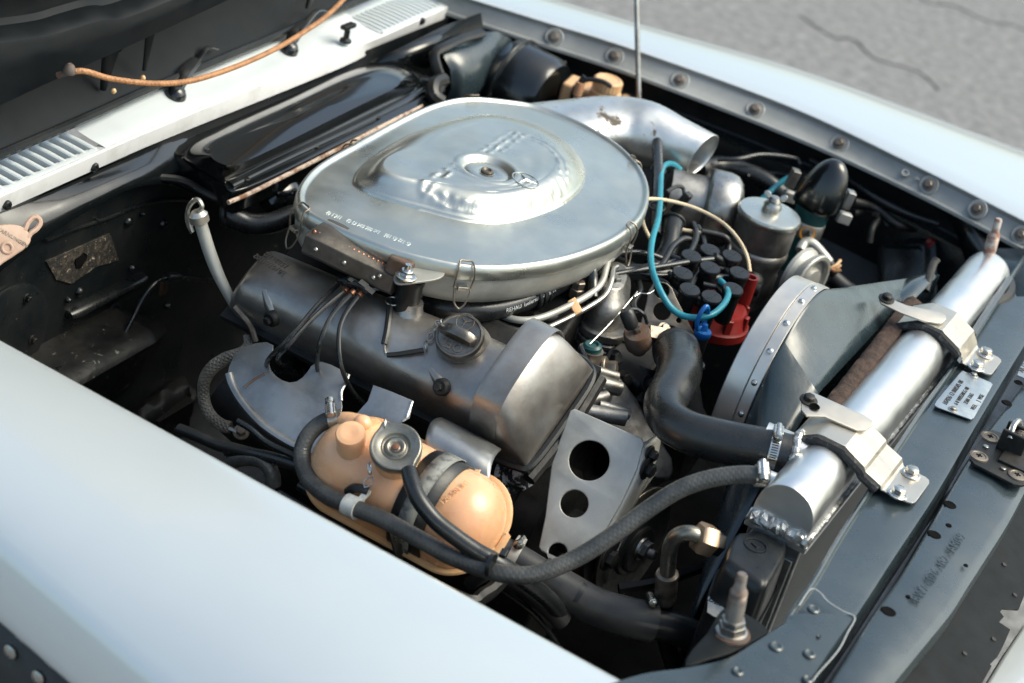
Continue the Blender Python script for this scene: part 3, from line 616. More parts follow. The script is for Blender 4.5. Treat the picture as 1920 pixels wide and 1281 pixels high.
for j in range(len(S[0])): D.append(spline([s[j] for s in S],4))
R=[[D[j][i] for j in range(len(D))] for i in range(len(D[0]))]
R=[[p for p in spline(r,4)] for r in R]
ribs=[at(512,600,y=-.33).x,at(830,745,y=-.33).x]
for r in R:
    z0=r[0].z
    for k,p in enumerate(r):
        x=p.x
        for xc in ribs:
            # slanting scallop for the cover bolt
            h=(p-r[0]).dot(VN); d=abs(x-(xc-.25*(h-.02)))
            if k<len(r)*.4 and d<.017: p-=V((0,-.6,.5))*(.010*(math.cos(d/.017*math.pi)*.5+.5)*max(0,1-abs(h-.022)/.05))
        p+=V((0,0,1))*noise.noise(p*22)*.001
body=build('cover',M().loft(R,True),MT['cast'],vc,smooth=70)
oncov=surf(body)
for pts in (((494,545),(503,572),(511,594)),((806,690),(818,708),(828,724))):
    m=M(); m.tube([oncov(a,b,-.0055) for a,b in pts],[.0065,.0085,.0090],n=12,sm=4); build('bolt_tower',m,MT['cast'],vc)
# gasket flange and its rubber edge at the front
m=M(); F=[]
for x,W in ((xr0-.004,.10),(xr0+xq*.5,.112),(xb-.02,.132),(xb+.01,.164),(xf+.004,.166)):
    bb=lin(bl0,bl1,x); bb=V((x,-.315,bb.z))-VS*.007
    F.append([bb-VN*.010,bb-VN*.010-VS*.002,bb+VN*.0005-VS*.002,bb+VN*.0005+VS*(W+.012),bb-VN*.010+VS*(W+.012)])
build('gasket_flange',m.loft(F,True),MT['rubber'],vc,smooth=30)
m=M(); e0=V((xf+.001,-.315,lin(bl0,bl1,xf).z)); m.tube([e0-VS*.012+V((-.05,0,.0)),e0-VS*.009+V((-.015,0,0)),e0+VS*.004+V((.001,0,0)),e0+VS*.08+V((.004,0,0)),e0+VS*.145+V((.002,0,0)),e0+VS*.166+V((-.014,0,0)),e0+VS*.170+V((-.05,0,0))],.0058,n=8,sm=5); build('end_gasket',m,MT['rubber'],vc)
m=M(); m.tube([e0-VN*.015-VS*.01+V((.004,0,0)),e0-VN*.016+VS*.08+V((.010,0,0)),e0-VN*.015+VS*.165+V((.006,0,0))],.009,n=8,sm=4); build('end_flange',m,MT['dark'],vc)
# cover bolts on the flank
for px,py in ((512,596),(830,726)):
    bb=lin(bl0,bl1,at(px,py,y=-.33).x); p,n=oncov(px,py,.004,True); m=M(); m.lathe([(.012,-.012),(.011,.002),(.009,.004)],frame(p,n),18); bolt(m,p+n*.004,n,.0058,.006,False); build('cover_bolt',m,MT['dark'],vc)
# cast part number at the rear
pn_,nn_=oncov(512,492,-.0003,True); T=frame(pn_,nn_,oncov(490,482)-oncov(535,500))
m=M(); m.mesh_in(text_mesh('2010160102\n158363/2',.0115,.0012),T); build('cast_number',m,MT['cast'],vc)
# mounting boss with wire tab
p=at(768,577,y=-.266); m=M(); m.lathe([(.026,-.014),(.020,-.005),(.017,.002),(.016,.010)],frame(p,V((0,0,1))),24); build('mounting_boss',m,MT['cast'],vc)
# filler neck and cap
cc=at(862,632,y=-.292); cn=V((.03,-.62,.78)).normalized(); T=frame(cc,cn,V((1,0,0)))
rc=46*mpp(cc); print('cap r',rc)
m=M(); m.lathe([(rc*1.25,-.03),(rc*1.05,-.016),(rc*.96,-.006),(rc*.96,0)],T,36); build('filler_neck',m,MT['cast'],vc)
cap=thing('oil_filler_cap','round steel oil filler cap with grip bar, star emblem and retaining chain','filler cap',cc)
m=M(); m.lathe([(rc,-.007),(rc*1.02,-.003),(rc*1.02,.003),(rc*.97,.0055),(rc*.90,.006),(rc*.86,.0045),(rc*.5,.0045),(1e-5,.0048)],T,44); build('cap_disc',m,MT['capd'],cap)
bd=(onpl(905,655,cc,cn)-onpl(835,622,cc,cn)).normalized(); TB=frame(cc+cn*.005,cn,bd)
m=M(); rr=[]
for t in range(-8,9):
    u=t/8; h=.013*(1-abs(u)**3)+.001; wv=.0085*(1-.25*abs(u)**4)
    rr.append([TB@V((u*rc*.80,-wv,0)),TB@V((u*rc*.80,-wv*.75,h*.8)),TB@V((u*rc*.80,0,h)),TB@V((u*rc*.80,wv*.75,h*.8)),TB@V((u*rc*.80,wv,0))])
build('grip_bar',m.loft(rr,True),MT['capd'],cap,smooth=50)
def star(m,T,R,th=.0006):
    pts=[]
    for i in range(6):
        a=math.pi/2+i*math.pi/3; r=R*.97 if i%2==0 else R*.12; pts.append((r*math.cos(a),r*math.sin(a)))
    b=len(pts); m.add([(x,y,0) for x,y in pts]+[(0,0,th*2.4)],[(i,(i+1)%6,6) for i in range(6)],T)
    m.torus(T@Matrix.Diagonal((1,1,.55,1)),R,R*.06,40,8)
e1=onpl(873,607,cc,cn); m=M(); star(m,frame(e1+cn*.0053,cn,-bd),.0115); build('star_emblem',m,MT['brown'],cap)
e2=onpl(848,650,cc,cn); m=M(); m.mesh_in(text_mesh('ÖEL',.017,.0007),frame(e2+cn*.0052,cn,-bd)); build('cap_lettering',m,MT['brown'],cap)
def chain(name,pts,rl,rw,mat_,parent):
    P=spline(pts,12); L=[0]
    for a,b in zip(P,P[1:]): L.append(L[-1]+(b-a).length)
    n=max(int(L[-1]/(rl*1.45)),2); m=M()
    for k in range(n):
        d=L[-1]*(k+.5)/n; i=max(j for j in range(len(L)) if L[j]<=d); p=P[i]; t=(P[min(i+1,len(P)-1)]-P[max(i-1,0)]).normalized()
        T=frame(p,V((0,-.5,.8)) if k%2 else V((.7,.3,.4)),t)
        m.torus(T,rl*.8,rw,14,6,1.0,.62)
    return build(name,m,mat_,parent)
chain('chain',[cc+V((-.025,-.004,.012)),oncov(818,620,.006),oncov(806,640,.005),oncov(795,660,.005)],.0080,.0012,MT['steel'],cap)
m=M(); m.tube([cc+cn*.009+(onpl(a,b,cc,cn)-cc) for a,b in ((823,612),(836,619),(850,625),(862,629))],.0016,n=6,sm=4); build('hook_wire',m,MT['steel'],cap)
# sleeved retaining loop
lp=thing('retaining_loop','thin black sleeved retaining loop lying on the rocker cover beside the filler cap','wire loop',oncov(725,640))
m=M(); m.tube([oncov(a,b,.006) for a,b in ((731,574),(729,598),(726,625),(722,648))],.0042,n=8,sm=5); build('sleeve',m,MT['rubber'],lp)
m=M(); m.tube([oncov(a,b,.005) for a,b in ((728,667),(748,666),(772,663),(795,660))],.0034,n=8,sm=5); build('sleeve',m,MT['rubber'],lp)
m=M(); m.tube([oncov(a,b,.006) for a,b in ((722,648),(723,658),(727,667))],.0016,n=6,sm=4); build('wire',m,MT['steel'],lp)
q_,n_=oncov(734,574,.008,True); m=M(); m.torus(frame(q_,n_),.0085,.0012,20,6); build('wire_ring',m,MT['steel'],lp)
m=M(); m.tube([q_+V((.004,0,.004)),oncov(750,582,.008),oncov(762,586,.008)],.0014,n=6); build('tab_wire',m,MT['steel'],lp)
# ---------------------------------------------------------------- heat shields over the exhaust manifold
def shield(name,label,top,bot,mid=.012,n=6,parent=None,mt='shield'):
    """sheet curved between an upper and a lower edge"""
    A=spline(ats(top),n); B=spline(ats(bot),n); k=min(len(A),len(B))
    A=[A[round(i*(len(A)-1)/(k-1))] for i in range(k)]; B=[B[round(i*(len(B)-1)/(k-1))] for i in range(k)]
    rg=[]
    for a,b in zip(A,B):
        row=[]
        for q in range(9):
            t=q/8; p=lerp(a,b,t)+V((0,-.4,.9))*(mid*4*t*(1-t)); p+=V((0,0,1))*noise.noise(p*30)*.0015; row.append(p)
        rg.append(row)
    m=M().loft(rg,False)
    return m
hs=thing('heat_shield','pale grey heat shield sheet over the near exhaust manifold with plug cut-outs','heat shield',at(560,740,z=.62))
def sheet_poly(px,zt,zb,yt,yb,th=.002,sm=3,holes=()):
    o=at(px[0][0],px[0][1],z=zt)
    return o
# main sheet as a plate with real notches, bent along its lower edge
hn=V((-.02,-.62,.78)).normalized(); ho=at(560,720,y=-.385)
so_=[(427,702),(430,688),(437,672),(447,660),(462,650),(480,644),(500,642),(513,648),(512,660),(506,672),(505,684),(509,696),(518,706),(530,714),(543,718),(556,716),(567,709),(576,699),(583,688),(592,681),(604,679),(620,684),(640,694),(655,703),(652,714),(647,724),(641,736),(639,748),(642,760),(640,785),(632,812),(618,840),(600,848),(575,846),(548,836),(520,820),(492,800),(468,775),(447,748),(433,722)]
m=M(); plate_px(m,so_,[],ho,hn,.0025,.0006,0)
build('sheet',m,MT["shield"],hs,smooth=40)
m=M(); m.tube([onpl(a,b,ho,hn)+hn*.0 for a,b in ((430,702),(436,722),(450,747),(471,774),(495,798),(523,818),(551,834),(577,844),(600,846))],.0062,n=10,sm=4,flat=.8); build('rolled_edge',m,MT['shield'],hs)
m=M(); m.tube([onpl(a,b,ho,hn)+hn*.001 for a,b in ((654,703),(648,720),(640,735),(640,752))],.0022,n=6,sm=5); build('weld_seam',m,MT['weld'],hs)
m=M(); m.tube([onpl(a,b,ho,hn)+hn*.001 for a,b in ((458,728),(478,712),(497,702))],.0018,n=6,sm=4); build('crack_line',m,MT['rust'],hs)
hn2=V((.0,-.66,.75)).normalized(); ho2=at(730,750,y=-.385)
m=M(); plate_px(m,[(700,722),(735,735),(775,752),(768,785),(740,800),(690,790),(670,775),(690,752)],[],ho2,hn2,.0025,.0008,0)
h2=solo('heat_shield',m,MT['shield'],'small pale heat shield tab between the second and third plug leads','heat shield',smooth=40)
m=M(); m.tube([onpl(a,b,ho2,hn2)+hn2*.001 for a,b in ((773,753),(768,768),(762,784),(755,790))],.0022,n=6,sm=4); build('weld_seam',m,MT['weld'],h2)
# third: pale cylinder section in front
t3=[at(a,b,y=-.35) for a,b in ((828,782),(870,803),(912,825),(940,842))]; b3=[at(a,b,y=-.43) for a,b in ((795,842),(845,872),(890,905),(915,930))]
m=M(); rg=[]
for a,b in zip(spline(t3,4),spline(b3,4)):
    rg.append([lerp(a,b,q/9)+V((.0,-.62,.78))*.026*math.sin(math.pi*q/9) for q in range(10)])
solo('heat_shield',m.loft(rg,False),MT['shield'],'bright curved heat shield section right behind the amber tank strap','heat shield',smooth=80,solid=.003)
m=M(); p=ats([(430,735,.60),(520,810,.58),(620,860,.56),(760,900,.54),(900,950,.52)]); m.tube(p,.05,n=14,sm=5); solo('exhaust_manifold',m,MT['dark'],'dark exhaust manifold under the pale heat shields','manifold')
# ---------------------------------------------------------------- plug leads
LG='spark plug leads on the near bank'
leads=[
 ('rearmost thin plug lead making the widest loop to the first cut-out',[(760,548,.868),(720,527,.87),(682,519,.868),(655,522,.865),(637,531,.862),(592,576,.846),(544,633,.825),(508,668,.79),(500,684,.76),(508,696,.735),(530,699,.72),(553,698,.71)],(553,698,.71),(584,690,.695)),
 ('second plug lead running beside the widest one into the same cut-out',[(770,552,.868),(725,533,.872),(690,528,.872),(665,533,.87),(648,545,.866),(594,590,.85),(540,648,.825),(522,670,.79),(524,682,.76),(535,686,.735),(547,683,.715)],(547,683,.715),(578,674,.70)),
 ('third plug lead ending at the middle cut-out',[(775,556,.868),(735,540,.874),(700,536,.875),(676,540,.873),(661,549,.868),(622,592,.848),(600,643,.825),(595,690,.78),(611,727,.73),(630,737,.705),(650,742,.69)],(650,742,.69),(690,738,.68)),
 ('foremost plug lead arcing down past the amber tank',[(790,556,.868),(747,546,.874),(720,541,.876),(690,543,.873),(675,552,.868),(645,593,.848),(635,633,.83),(641,691,.80),(668,743,.755),(716,777,.715),(745,786,.70),(765,790,.69)],(765,790,.69),(832,783,.675)),
]
for lab,pts,a,b in leads:
    P=ats(pts); t=thing('plug_lead',lab,'plug lead',P[-1],LG)
    m=M(); m.tube(P,.0031,n=8,sm=6); build('cable',m,MT['hose'],t)
    pa,pb=ats([a,b]); m=M(); d=(pb-pa).normalized(); L=(pb-pa).length
    m.lathe([(.0045,-.004),(.0062,0),(.0062,L*.25),(.0085,L*.3),(.0085,L*.6),(.0098,L*.65),(.0098,L),(.006,L*1.05)],frame(pa,d),16); build('boot',m,MT['rubber'],t)
    k=5; q=P[4]; d=(P[5]-P[3]).normalized(); m=M(); m.lathe([(.0042,-.003),(.0046,-.003),(.0046,.003),(.0042,.003)],frame(q,d),14); build('band',m,MT['copper'],t)
m=M(); P=ats([(640,524,.872),(660,530,.878),(680,536,.88),(692,548,.876)]); m.tube(P,.006,n=8,sm=4,flat=.7)
for q in spline(P,1): m.box((.012,.008,.010),frame(q,V((.3,-.3,.9))))
solo('lead_separator',m,MT['blackpl'],'black comb holding the four plug leads together over the rocker cover','lead holder')
# ---------------------------------------------------------------- air cleaner
ac=thing('air_cleaner','large flat zinc plated air cleaner with dished lid and wire clips','air cleaner',at(900,330,z=.86))
zl=.93
ol=[(555,372),(561,343),(592,308),(655,270),(755,217),(825,189),(885,180),(958,186),(1012,196),(1080,222),(1150,261),(1195,301),(1217,340),(1218,378),(1200,414),(1150,452),(1065,484),(965,500),(882,500),(812,488),(735,468),(655,438),(600,412),(566,392)]
O=spline([at(a,b,z=zl) for a,b in ol],8,True)
cen=V((sum(p.x for p in O)/len(O),sum(p.y for p in O)/len(O),zl))
il=[(666,335),(690,302),(760,257),(860,224),(930,219),(1010,240),(1065,272),(1094,312),(1090,350),(1045,385),(960,412),(885,413),(800,393),(720,371),(676,353)]
I=[at(a,b,z=zl+.003) for a,b in il]; I=spline(I,8,True)
pl=[(695,330),(715,306),(770,268),(868,233),(935,229),(995,245),(1040,274),(1066,310),(1062,340),(1025,370),(950,392),(888,393),(815,376),(745,357),(708,346)]
Q=spline([at(a,b,z=zl+.030) for a,b in pl],8,True)
hub=at(914,318,z=zl+.03)
NR=360
def polar(c,loop,a):
    best=None
    for p,q in zip(loop,loop[1:]+loop[:1]):
        a0=math.atan2(p.y-c.y,p.x-c.x); a1=math.atan2(q.y-c.y,q.x-c.x)
        d=(a1-a0+math.pi)%(2*math.pi)-math.pi; e=(a-a0+math.pi)%(2*math.pi)-math.pi
        if (d>0 and -1e-9<=e<=d) or (d<0 and d<=e<=1e-9):
            r0=math.hypot(p.x-c.x,p.y-c.y); r1=math.hypot(q.x-c.x,q.y-c.y); return lerp(r0,r1,e/d if d else 0)
    return .1
ANG=[2*math.pi*i/NR for i in range(NR)]
RO=[polar(hub,O,a) for a in ANG]; RI=[polar(hub,I,a) for a in ANG]; RQ=[polar(hub,Q,a)*.62+.38*.86*ri for a,ri in zip(ANG,RI)]
wr=[[(962,250),(936,268),(905,290)],[(975,253),(950,272),(925,290)],[(965,250),(1000,260),(1035,278),(1056,305),(1058,330),(1035,355),(985,370),(925,376),(868,368),(818,352),(800,344)],[(800,346),(828,330),(862,312)]]
WR=[spline([at(a,b,z=zl+.03) for a,b in l],8) for l in wr]
def wrinkle(p):
    h=0
    for k,l in enumerate(WR):
        d=min((p.x-q.x)**2+(p.y-q.y)**2 for q in l)**.5
        if d<.035:
            n1=noise.noise(V((p.x*38,p.y*38,k*3))); n2=noise.noise(V((p.x*85,p.y*85,7+k)))
            o=.0055+.003*n1
            h+=.0013*math.exp(-((d-o)/.0030)**2)*(.6+1.1*n2+.6*n1)-.0010*math.exp(-(d/.0035)**2)*(.7+n1)
            h+=.0009*math.exp(-(d/.013)**2)*n2
    d=math.hypot(p.x-WC.x,p.y-WC.y)
    if d<.075: h+=.0011*(1-d/.075)*noise.noise(V((p.x*45,p.y*45,2)))
    return h
WC=at(990,320,z=zl+.03)
rings=[]
def ring(f,z,wrk=False):
    r=[]
    for i,a in enumerate(ANG):
        rad=f(i); p=V((hub.x+math.cos(a)*rad,hub.y+math.sin(a)*rad,z(i) if callable(z) else z))
        if wrk: p.z+=wrinkle(p)
        r.append(p)
    rings.append(r)
for dr,z in ((-.006,zl-.021),(-.001,zl-.0205),(.0,zl-.018),(.0,zl-.009),(-.0012,zl-.0035),(-.0035,zl-.0005),(-.006,zl+.0004),(-.0085,zl-.0006),(-.0105,zl-.003),(-.0125,zl-.0042),(-.015,zl-.0040)): ring(lambda i:RO[i]+dr,z)
for t in (.2,.4,.6,.8): ring(lambda i:lerp(RO[i]-.015,RI[i]+.006,t),lambda i:zl-.004+.004*t)
for dr,z in ((.004,zl+.0002),(.0018,zl+.0004),(.0,zl+.0038),(-.0015,zl+.0056),(-.004,zl+.0066)): ring(lambda i:RI[i]+dr,z)
aL=math.atan2(at(690,333,z=zl).y-hub.y,at(690,333,z=zl).x-hub.x)
def dang(a): return abs((a-aL+math.pi)%(2*math.pi)-math.pi)
WL=[math.exp(-(dang(a)/.42)**2) for a in ANG]
RQ=[lerp(ri*.66,rq*.98,w_) for ri,rq,w_ in zip(RI,RQ,WL)]
for k in range(1,25):
    t=k/24
    ring(lambda i:lerp(RI[i]-.004,RQ[i],t),lambda i:zl+.0066+.0234*lerp(math.sin(math.pi/2*t)**.92,.25*t+.75*(t**5)/(t**5+.16*(1-t)**.7+1e-9) if t<1 else 1,WL[i]*.85),True)
rh=.041
for k in range(1,57):
    t=k/57; ring(lambda i:lerp(RQ[i],rh+.006,t),lambda i:zl+.030+.002*t+.0008*noise.noise(V((math.cos(ANG[i])*2,math.sin(ANG[i])*2,t*3))),True)
for r,z in ((rh+.004,.033),(rh,.0335),(rh-.004,.032),(rh-.009,.026),(rh-.011,.0245),(.028,.0242),(.016,.0245),(.013,.0265),(.010,.0265),(.008,.022),(1e-5,.021)): ring(lambda i:r,zl+z)
lidm=build('lid',M().loft(rings,True,False,False),MT['lid'],ac,smooth=60)
m=M(); m.lathe([(.030,0),(.0305,.001),(.029,.0022),(.012,.0024),(.010,.001),(.0075,.001),(1e-5,.001)],frame(hub+V((0,0,-.0055)),V((0,0,1))),40); wsh=build('centre_washer',m,MT['lid'],lidm)
m=M(); m.lathe([(.0085,.002),(.0085,.005),(.006,.0055),(.004,.003),(1e-5,.003)],frame(hub+V((0,0,-.0055)),V((0,0,1))),20); build('centre_nut',m,MT['brown'],lidm)
onlid=surf(lidm)
ep,en=onlid(985,338,.0002,True); en=(en+V((0,0,2))).normalized()
m=M(); star(m,frame(ep+en*.0006,en,(at(1010,338,z=zl)-at(960,338,z=zl))),.0190,.0007); build('star_emblem',m,MT['lid'],lidm)
# stamped lettering near the rim, reading from the far side
def linetext(body,pr,pl_,size,dz,mt,parent):
    a=at(pr[0],pr[1],z=zl-.0035); b=at(pl_[0],pl_[1],z=zl-.0035)   # starts at the right, ends at the left
    me=text_mesh(body,size,.0004,'LEFT'); w_=max(v.co.x for v in me.vertices); d=(b-a); s=d.length/w_
    for v in me.vertices: v.co.x*=s
    m=M(); m.mesh_in(me,frame(a+V((0,0,dz)),V((0,0,1)),d)); return build('stamped_lettering',m,mt,parent,smooth=None)
MT['stamp']=mat('stamped_line_metal',(.70,.74,.74),metal=.8,rough=.45)
linetext('MANN (M) Patrone  C 40 174   DB 001 094 78 04',(800,447),(622,380),.0145,.0003,MT['stamp'],lidm)
linetext('45 172 65 106    DB 006 094 69 02    116.1 02',(770,459),(612,398),.0145,.0003,MT['stamp'],lidm)
# pan under the lid
rings=[]
for dr,z in ((-.004,zl-.017),(-.0045,zl-.028),(-.0065,zl-.040),(-.010,zl-.052),(-.016,zl-.061),(-.028,zl-.067),(-.10,zl-.072)): ring(lambda i:RO[i]+dr,z)
build('pan',M().loft(rings,True,False,True),MT['brkt'],ac,smooth=60)
# wire clips
def wclip(px,py,ang=None):
    p=at(px,py,z=zl); a=math.atan2(p.y-hub.y,p.x-hub.x); i=int(a/(2*math.pi)*NR)%NR; r=RO[i]
    b=V((hub.x+math.cos(a)*r,hub.y+math.sin(a)*r,zl)); nx=V((RO[(i+1)%NR]*math.cos(ANG[(i+1)%NR])-RO[i-1]*math.cos(ANG[i-1]),RO[(i+1)%NR]*math.sin(ANG[(i+1)%NR])-RO[i-1]*math.sin(ANG[i-1]),0)).normalized()
    o=V((nx.y,-nx.x,0)); 
    if o.dot(b-hub)<0: o=-o
    def q(u,v,z): return b+nx*u+o*v+V((0,0,z))
    m=M(); m.tube([q(-.011,.004,-.030),q(-.012,.006,-.012),q(-.010,.003,-.001),q(-.008,-.006,.0035),q(.0,-.007,.004),q(.008,-.006,.0035),q(.010,.003,-.001),q(.012,.006,-.012),q(.011,.004,-.030)],.0013,n=6,sm=4)
    m.tube([q(-.010,.004,-.030),q(-.008,.008,-.048),q(-.002,.010,-.056),q(.002,.010,-.056),q(.008,.008,-.048),q(.010,.004,-.030),q(-.010,.004,-.030)],.0013,n=6,sm=4)
    c=build('wire_clip',m,MT['brown'],ac)
    m=M(); m.box((.014,.006,.010),frame(q(0,.003,-.030),o,nx)); build('clip_catch',m,MT['steel'],c,bevel=.001)
for px,py in ((875,500),(1190,428),(557,392),(658,268),(1193,300),(885,180)): wclip(px,py)
# intake trunk on the near rear flank
m=M(); a=[at(q[0],q[1]+4,y=yy) for q,yy in (((572,438),-.325),((600,450),-.322),((660,480),-.306),((715,506),-.290),((740,517),-.283))]
rg=[]
for p in spline(a,4):
    rg.append([p+V((.0,.05,.008)),p+V((0,.010,.006)),p+V((0,-.001,.001)),p+V((0,-.003,-.022)),p+V((0,.002,-.027)),p+V((0,.06,-.03)),p+V((0,.07,.0))])
tr=build('intake_trunk',M().loft(rg,True),MT['trunk'],ac,smooth=30,bevel=.0015,label='oily brown grey trunk hanging below the near rear of the lid')
for a,b in ((592,458),(645,483),(700,511),(712,508)):
    p=at(a,b+10,y=lerp(-.326,-.290,(a-592)/130)); m=M(); m.ball(p,.0035,10,6); build('rivet',m,MT['steel'],tr)
m=M()
for k in range(16):
    p=lerp(at(592,434,y=-.312),at(728,498,y=-.276),k/15); m.ball(p+V((0,-.003,0)),.0032,8,5)
build('staple_row',m,MT['copper'],tr)
m=M(); m.box((.030,.03,.024),frame(at(752,500,y=-.272),V((0,.2,1)),V((1,0,0)))); build('trunk_end',m,MT['rust'],tr,bevel=.004)
# mounting tab, nut, rubber post
m=M(); to=at(790,515,y=-.270); zt=to.z
plate_px(m,[(738,520),(748,510),(775,503),(790,500),(820,501),(833,506),(832,518),(815,526),(780,531),(752,534),(740,530)],[],to,V((0,-.12,1)).normalized(),.003,.0008,2); build('mounting_tab',m,MT['brkt'],ac)
p=at(760,522,z=zt); m=M(); bolt(m,p+V((0,0,.002)),V((0,0,1)),.0085,.008); m.cyl(p+V((0,0,.01)),p+V((0,0,.020)),.0042,10); build('tab_nut',m,MT['bright'],ac)
m=M(); p=at(766,553,y=-.268); m.lathe([(.016,-.024),(.0165,-.012),(.016,.016),(.017,.018),(.017,.024)],frame(p,V((0,0,1))),24); solo('rubber_mount',m,MT['rubber'],'short black rubber post between the rocker cover and the air cleaner tab','rubber mount')
# snorkel
sc=[((960,240,.880),.075,.022),((1060,236,.888),.072,.032),((1145,234,.893),.062,.042),((1205,250,.892),.054,.052),((1262,272,.892),.044,.046),((1309,287,.893),.0375,.0385),((1318,291,.892),.0372,.038)]
pts=[at(*a[0][:2],z=a[0][2]) for a in sc]; rings=[]
axes=[(pts[min(i+1,6)]-pts[max(i-1,0)]).normalized() for i in range(7)]; axes[-1]=axes[-2]=V((.94,-.14,-.16)).normalized(); axes[-3]=V((.93,.0,-.12)).normalized()
for (a,wd,hh),p,d in zip(sc,pts,axes):
    T=frame(p,d,V((0,1,0))); rings.append([T@V((math.cos(2*math.pi*j/40)*wd,math.sin(2*math.pi*j/40)*hh,0)) for j in range(40)])
dn=[[r[j] for r in rings] for j in range(40)]; dn=[spline(l,6) for l in dn]; rings=[[dn[j][i] for j in range(40)] for i in range(len(dn[0]))]
MT['snork']=mat('sooty_silver_snorkel',(.66,.68,.68),metal=.85,rough=.38,col2=(.52,.53,.52),ns=14,bump=.0002,bs=60,spots=[((.09,.07,.055),17,.585,.7,.1)])
sn=build('snorkel',M().loft(rings,True,False,False),MT['snork'],ac,smooth=70,solid=.0022,label='silver snorkel with an open round mouth and sooty stains')
# ---------------------------------------------------------------- thick insulating hose with print
def ontube(me,pts,r,s0,nup):
    """bend flat text onto a hose"""
    P=spline(pts,16); L=[0]
    for a,b in zip(P,P[1:]): L.append(L[-1]+(b-a).length)
    m=M(); vs=[]
    for v in me.vertices:
        s=s0+v.co.x; i=max(j for j in range(len(L)) if L[j]<=s or j==0); i=min(i,len(P)-2)
        p=lerp(P[i],P[i+1],(s-L[i])/max(L[i+1]-L[i],1e-6)); t=(P[min(i+2,len(P)-1)]-P[max(i-1,0)]).normalized()
        u=(nup-t*nup.dot(t)).normalized(); w_=u.cross(t)*-1
        a=v.co.y/r; vs.append(p+(u*math.cos(a)+t.cross(u)*-1*-math.sin(a)*-1)*(r+.0004+v.co.z))
    m.add(vs,[tuple(q.vertices) for q in me.polygons]); return m
hp=ats([(748,545,.835),(790,562,.838),(835,578,.842),(880,582,.845),(930,577,.848),(975,564,.852),(1015,545,.857),(1060,522,.86),(1110,505,.86)])
hh=thing('insulating_hose','thick black insulating hose with small white print below the front of the air cleaner lid','hose',hp[3])
rr_=.0165
m=M(); m.tube(hp,rr_,n=16,sm=6); hs_=build('hose_sleeve',m,MT['hose'],hh)
for k,(a,b) in enumerate(((996,555),(1005,550),(1014,545))):
    p=at(a,b,z=.855); m=M(); m.torus(frame(p,(hp[6]-hp[5])),rr_+.0015,.0032,24,8); build('hose_ring',m,MT['rubber'],hh)
view=(CAM-hp[3]).normalized()
me=text_mesh('REHAU  Isolierschlauch B Tx',.0075,.0001,'LEFT')
tm=ontube(me,hp,rr_,(hp[3]-hp[2]).length*1.0+.115,(view+V((0,-.3,-.35))).normalized())
build('hose_print',tm,MT['print'],hh,smooth=None)
# ================================================================ scuttle side: plenum cover, booster, ducts
pc=thing('plenum_cover','glossy black pressed plenum cover with a ribbed lower flange under the scuttle lip','plenum cover',at(580,240,z=.80))
zc=.825
fl=[(303,272),(330,258),(420,222),(540,170),(660,122),(705,113),(760,125),(815,150),(835,165),(825,180),(770,210),(640,272),(520,332),(445,362),(420,352),(360,315)]
FL=spline([at(a,b,z=zc) for a,b in fl],5,True)
dm=[(345,292),(385,262),(440,236),(540,192),(650,140),(700,128),(745,133),(782,150),(775,168),(700,205),(600,255),(500,302),(425,336),(395,328)]
DM=spline([at(a,b,z=zc+.012) for a,b in dm],5,True)
tp=[(400,290),(430,262),(480,240),(560,202),(650,160),(695,143),(725,145),(745,155),(735,168),(690,190),(600,235),(520,275),(455,305),(425,308)]
TP=spline([at(a,b,z=zc+.045) for a,b in tp],5,True)
c0=V((sum(p.x for p in DM)/len(DM),sum(p.y for p in DM)/len(DM),0))
def pol(loop,N=96):
    c0=V((sum(p.x for p in loop)/len(loop),sum(p.y for p in loop)/len(loop),0)); out=[]
    for i in range(N):
        a=2*math.pi*i/N
        # anisotropic angle so corners are kept
        best=None
        dx,dy=math.cos(a)*.10,math.sin(a)*.33
        for p,q in zip(loop,loop[1:]+loop[:1]):
            ex,ey=q.x-p.x,q.y-p.y; den=dx*ey-dy*ex
            if abs(den)<1e-12: continue
            t=((p.x-c0.x)*ey-(p.y-c0.y)*ex)/den; u=((p.x-c0.x)*dy-(p.y-c0.y)*dx)/den
            if t>0 and -1e-6<=u<=1+1e-6 and (best is None or t>best[0]): best=(t,lerp(p.z,q.z,u))
        t,z=best; out.append(V((c0.x+dx*t,c0.y+dy*t,z)))
    return out
f_,d_,t_=pol(FL),pol(DM),pol(TP)
c0=V((sum(p.x for p in TP)/len(TP),sum(p.y for p in TP)/len(TP),0))
rg=[[p+V((0,0,-.03)) for p in f_],f_,[lerp(a,b,.12)+V((0,0,.003)) for a,b in zip(f_,d_)],[lerp(a,b,.55)+V((0,0,.001)) for a,b in zip(f_,d_)],d_,[lerp(a,b,.12)+V((0,0,.009)) for a,b in zip(d_,t_)],[lerp(a,b,.45)+V((0,0,.010)) for a,b in zip(d_,t_)],[lerp(a,b,.8)+V((0,0,.006)) for a,b in zip(d_,t_)],t_]
for k in (.75,.5,.25): rg.append([V((c0.x,c0.y,zc+.050))+(p-V((c0.x,c0.y,zc+.05)))*k+V((0,0,.002*(1-k))) for p in t_])
rr=[[p for p in r] for r in rg]
cols=[spline([r[j] for r in rr],3) for j in range(96)]
m=M().loft([[cols[j][i] for j in range(96)] for i in range(len(cols[0]))],True,False,True); build('cover_shell',m,MT['gloss'],pc,smooth=80)
m=M(); m.tube(ats([(430,347,zc+.006),(520,303,zc+.008),(640,247,zc+.008),(760,188,zc+.008),(800,168,zc+.006)]),.0085,n=10,sm=4,flat=.6); build('flange_bead',m,MT['gloss'],pc)
m=M(); m.tube(ats([(428,380,zc),(470,362,zc),(560,317,zc),(680,256,zc),(790,198,zc)]),.0034,n=8,sm=5)
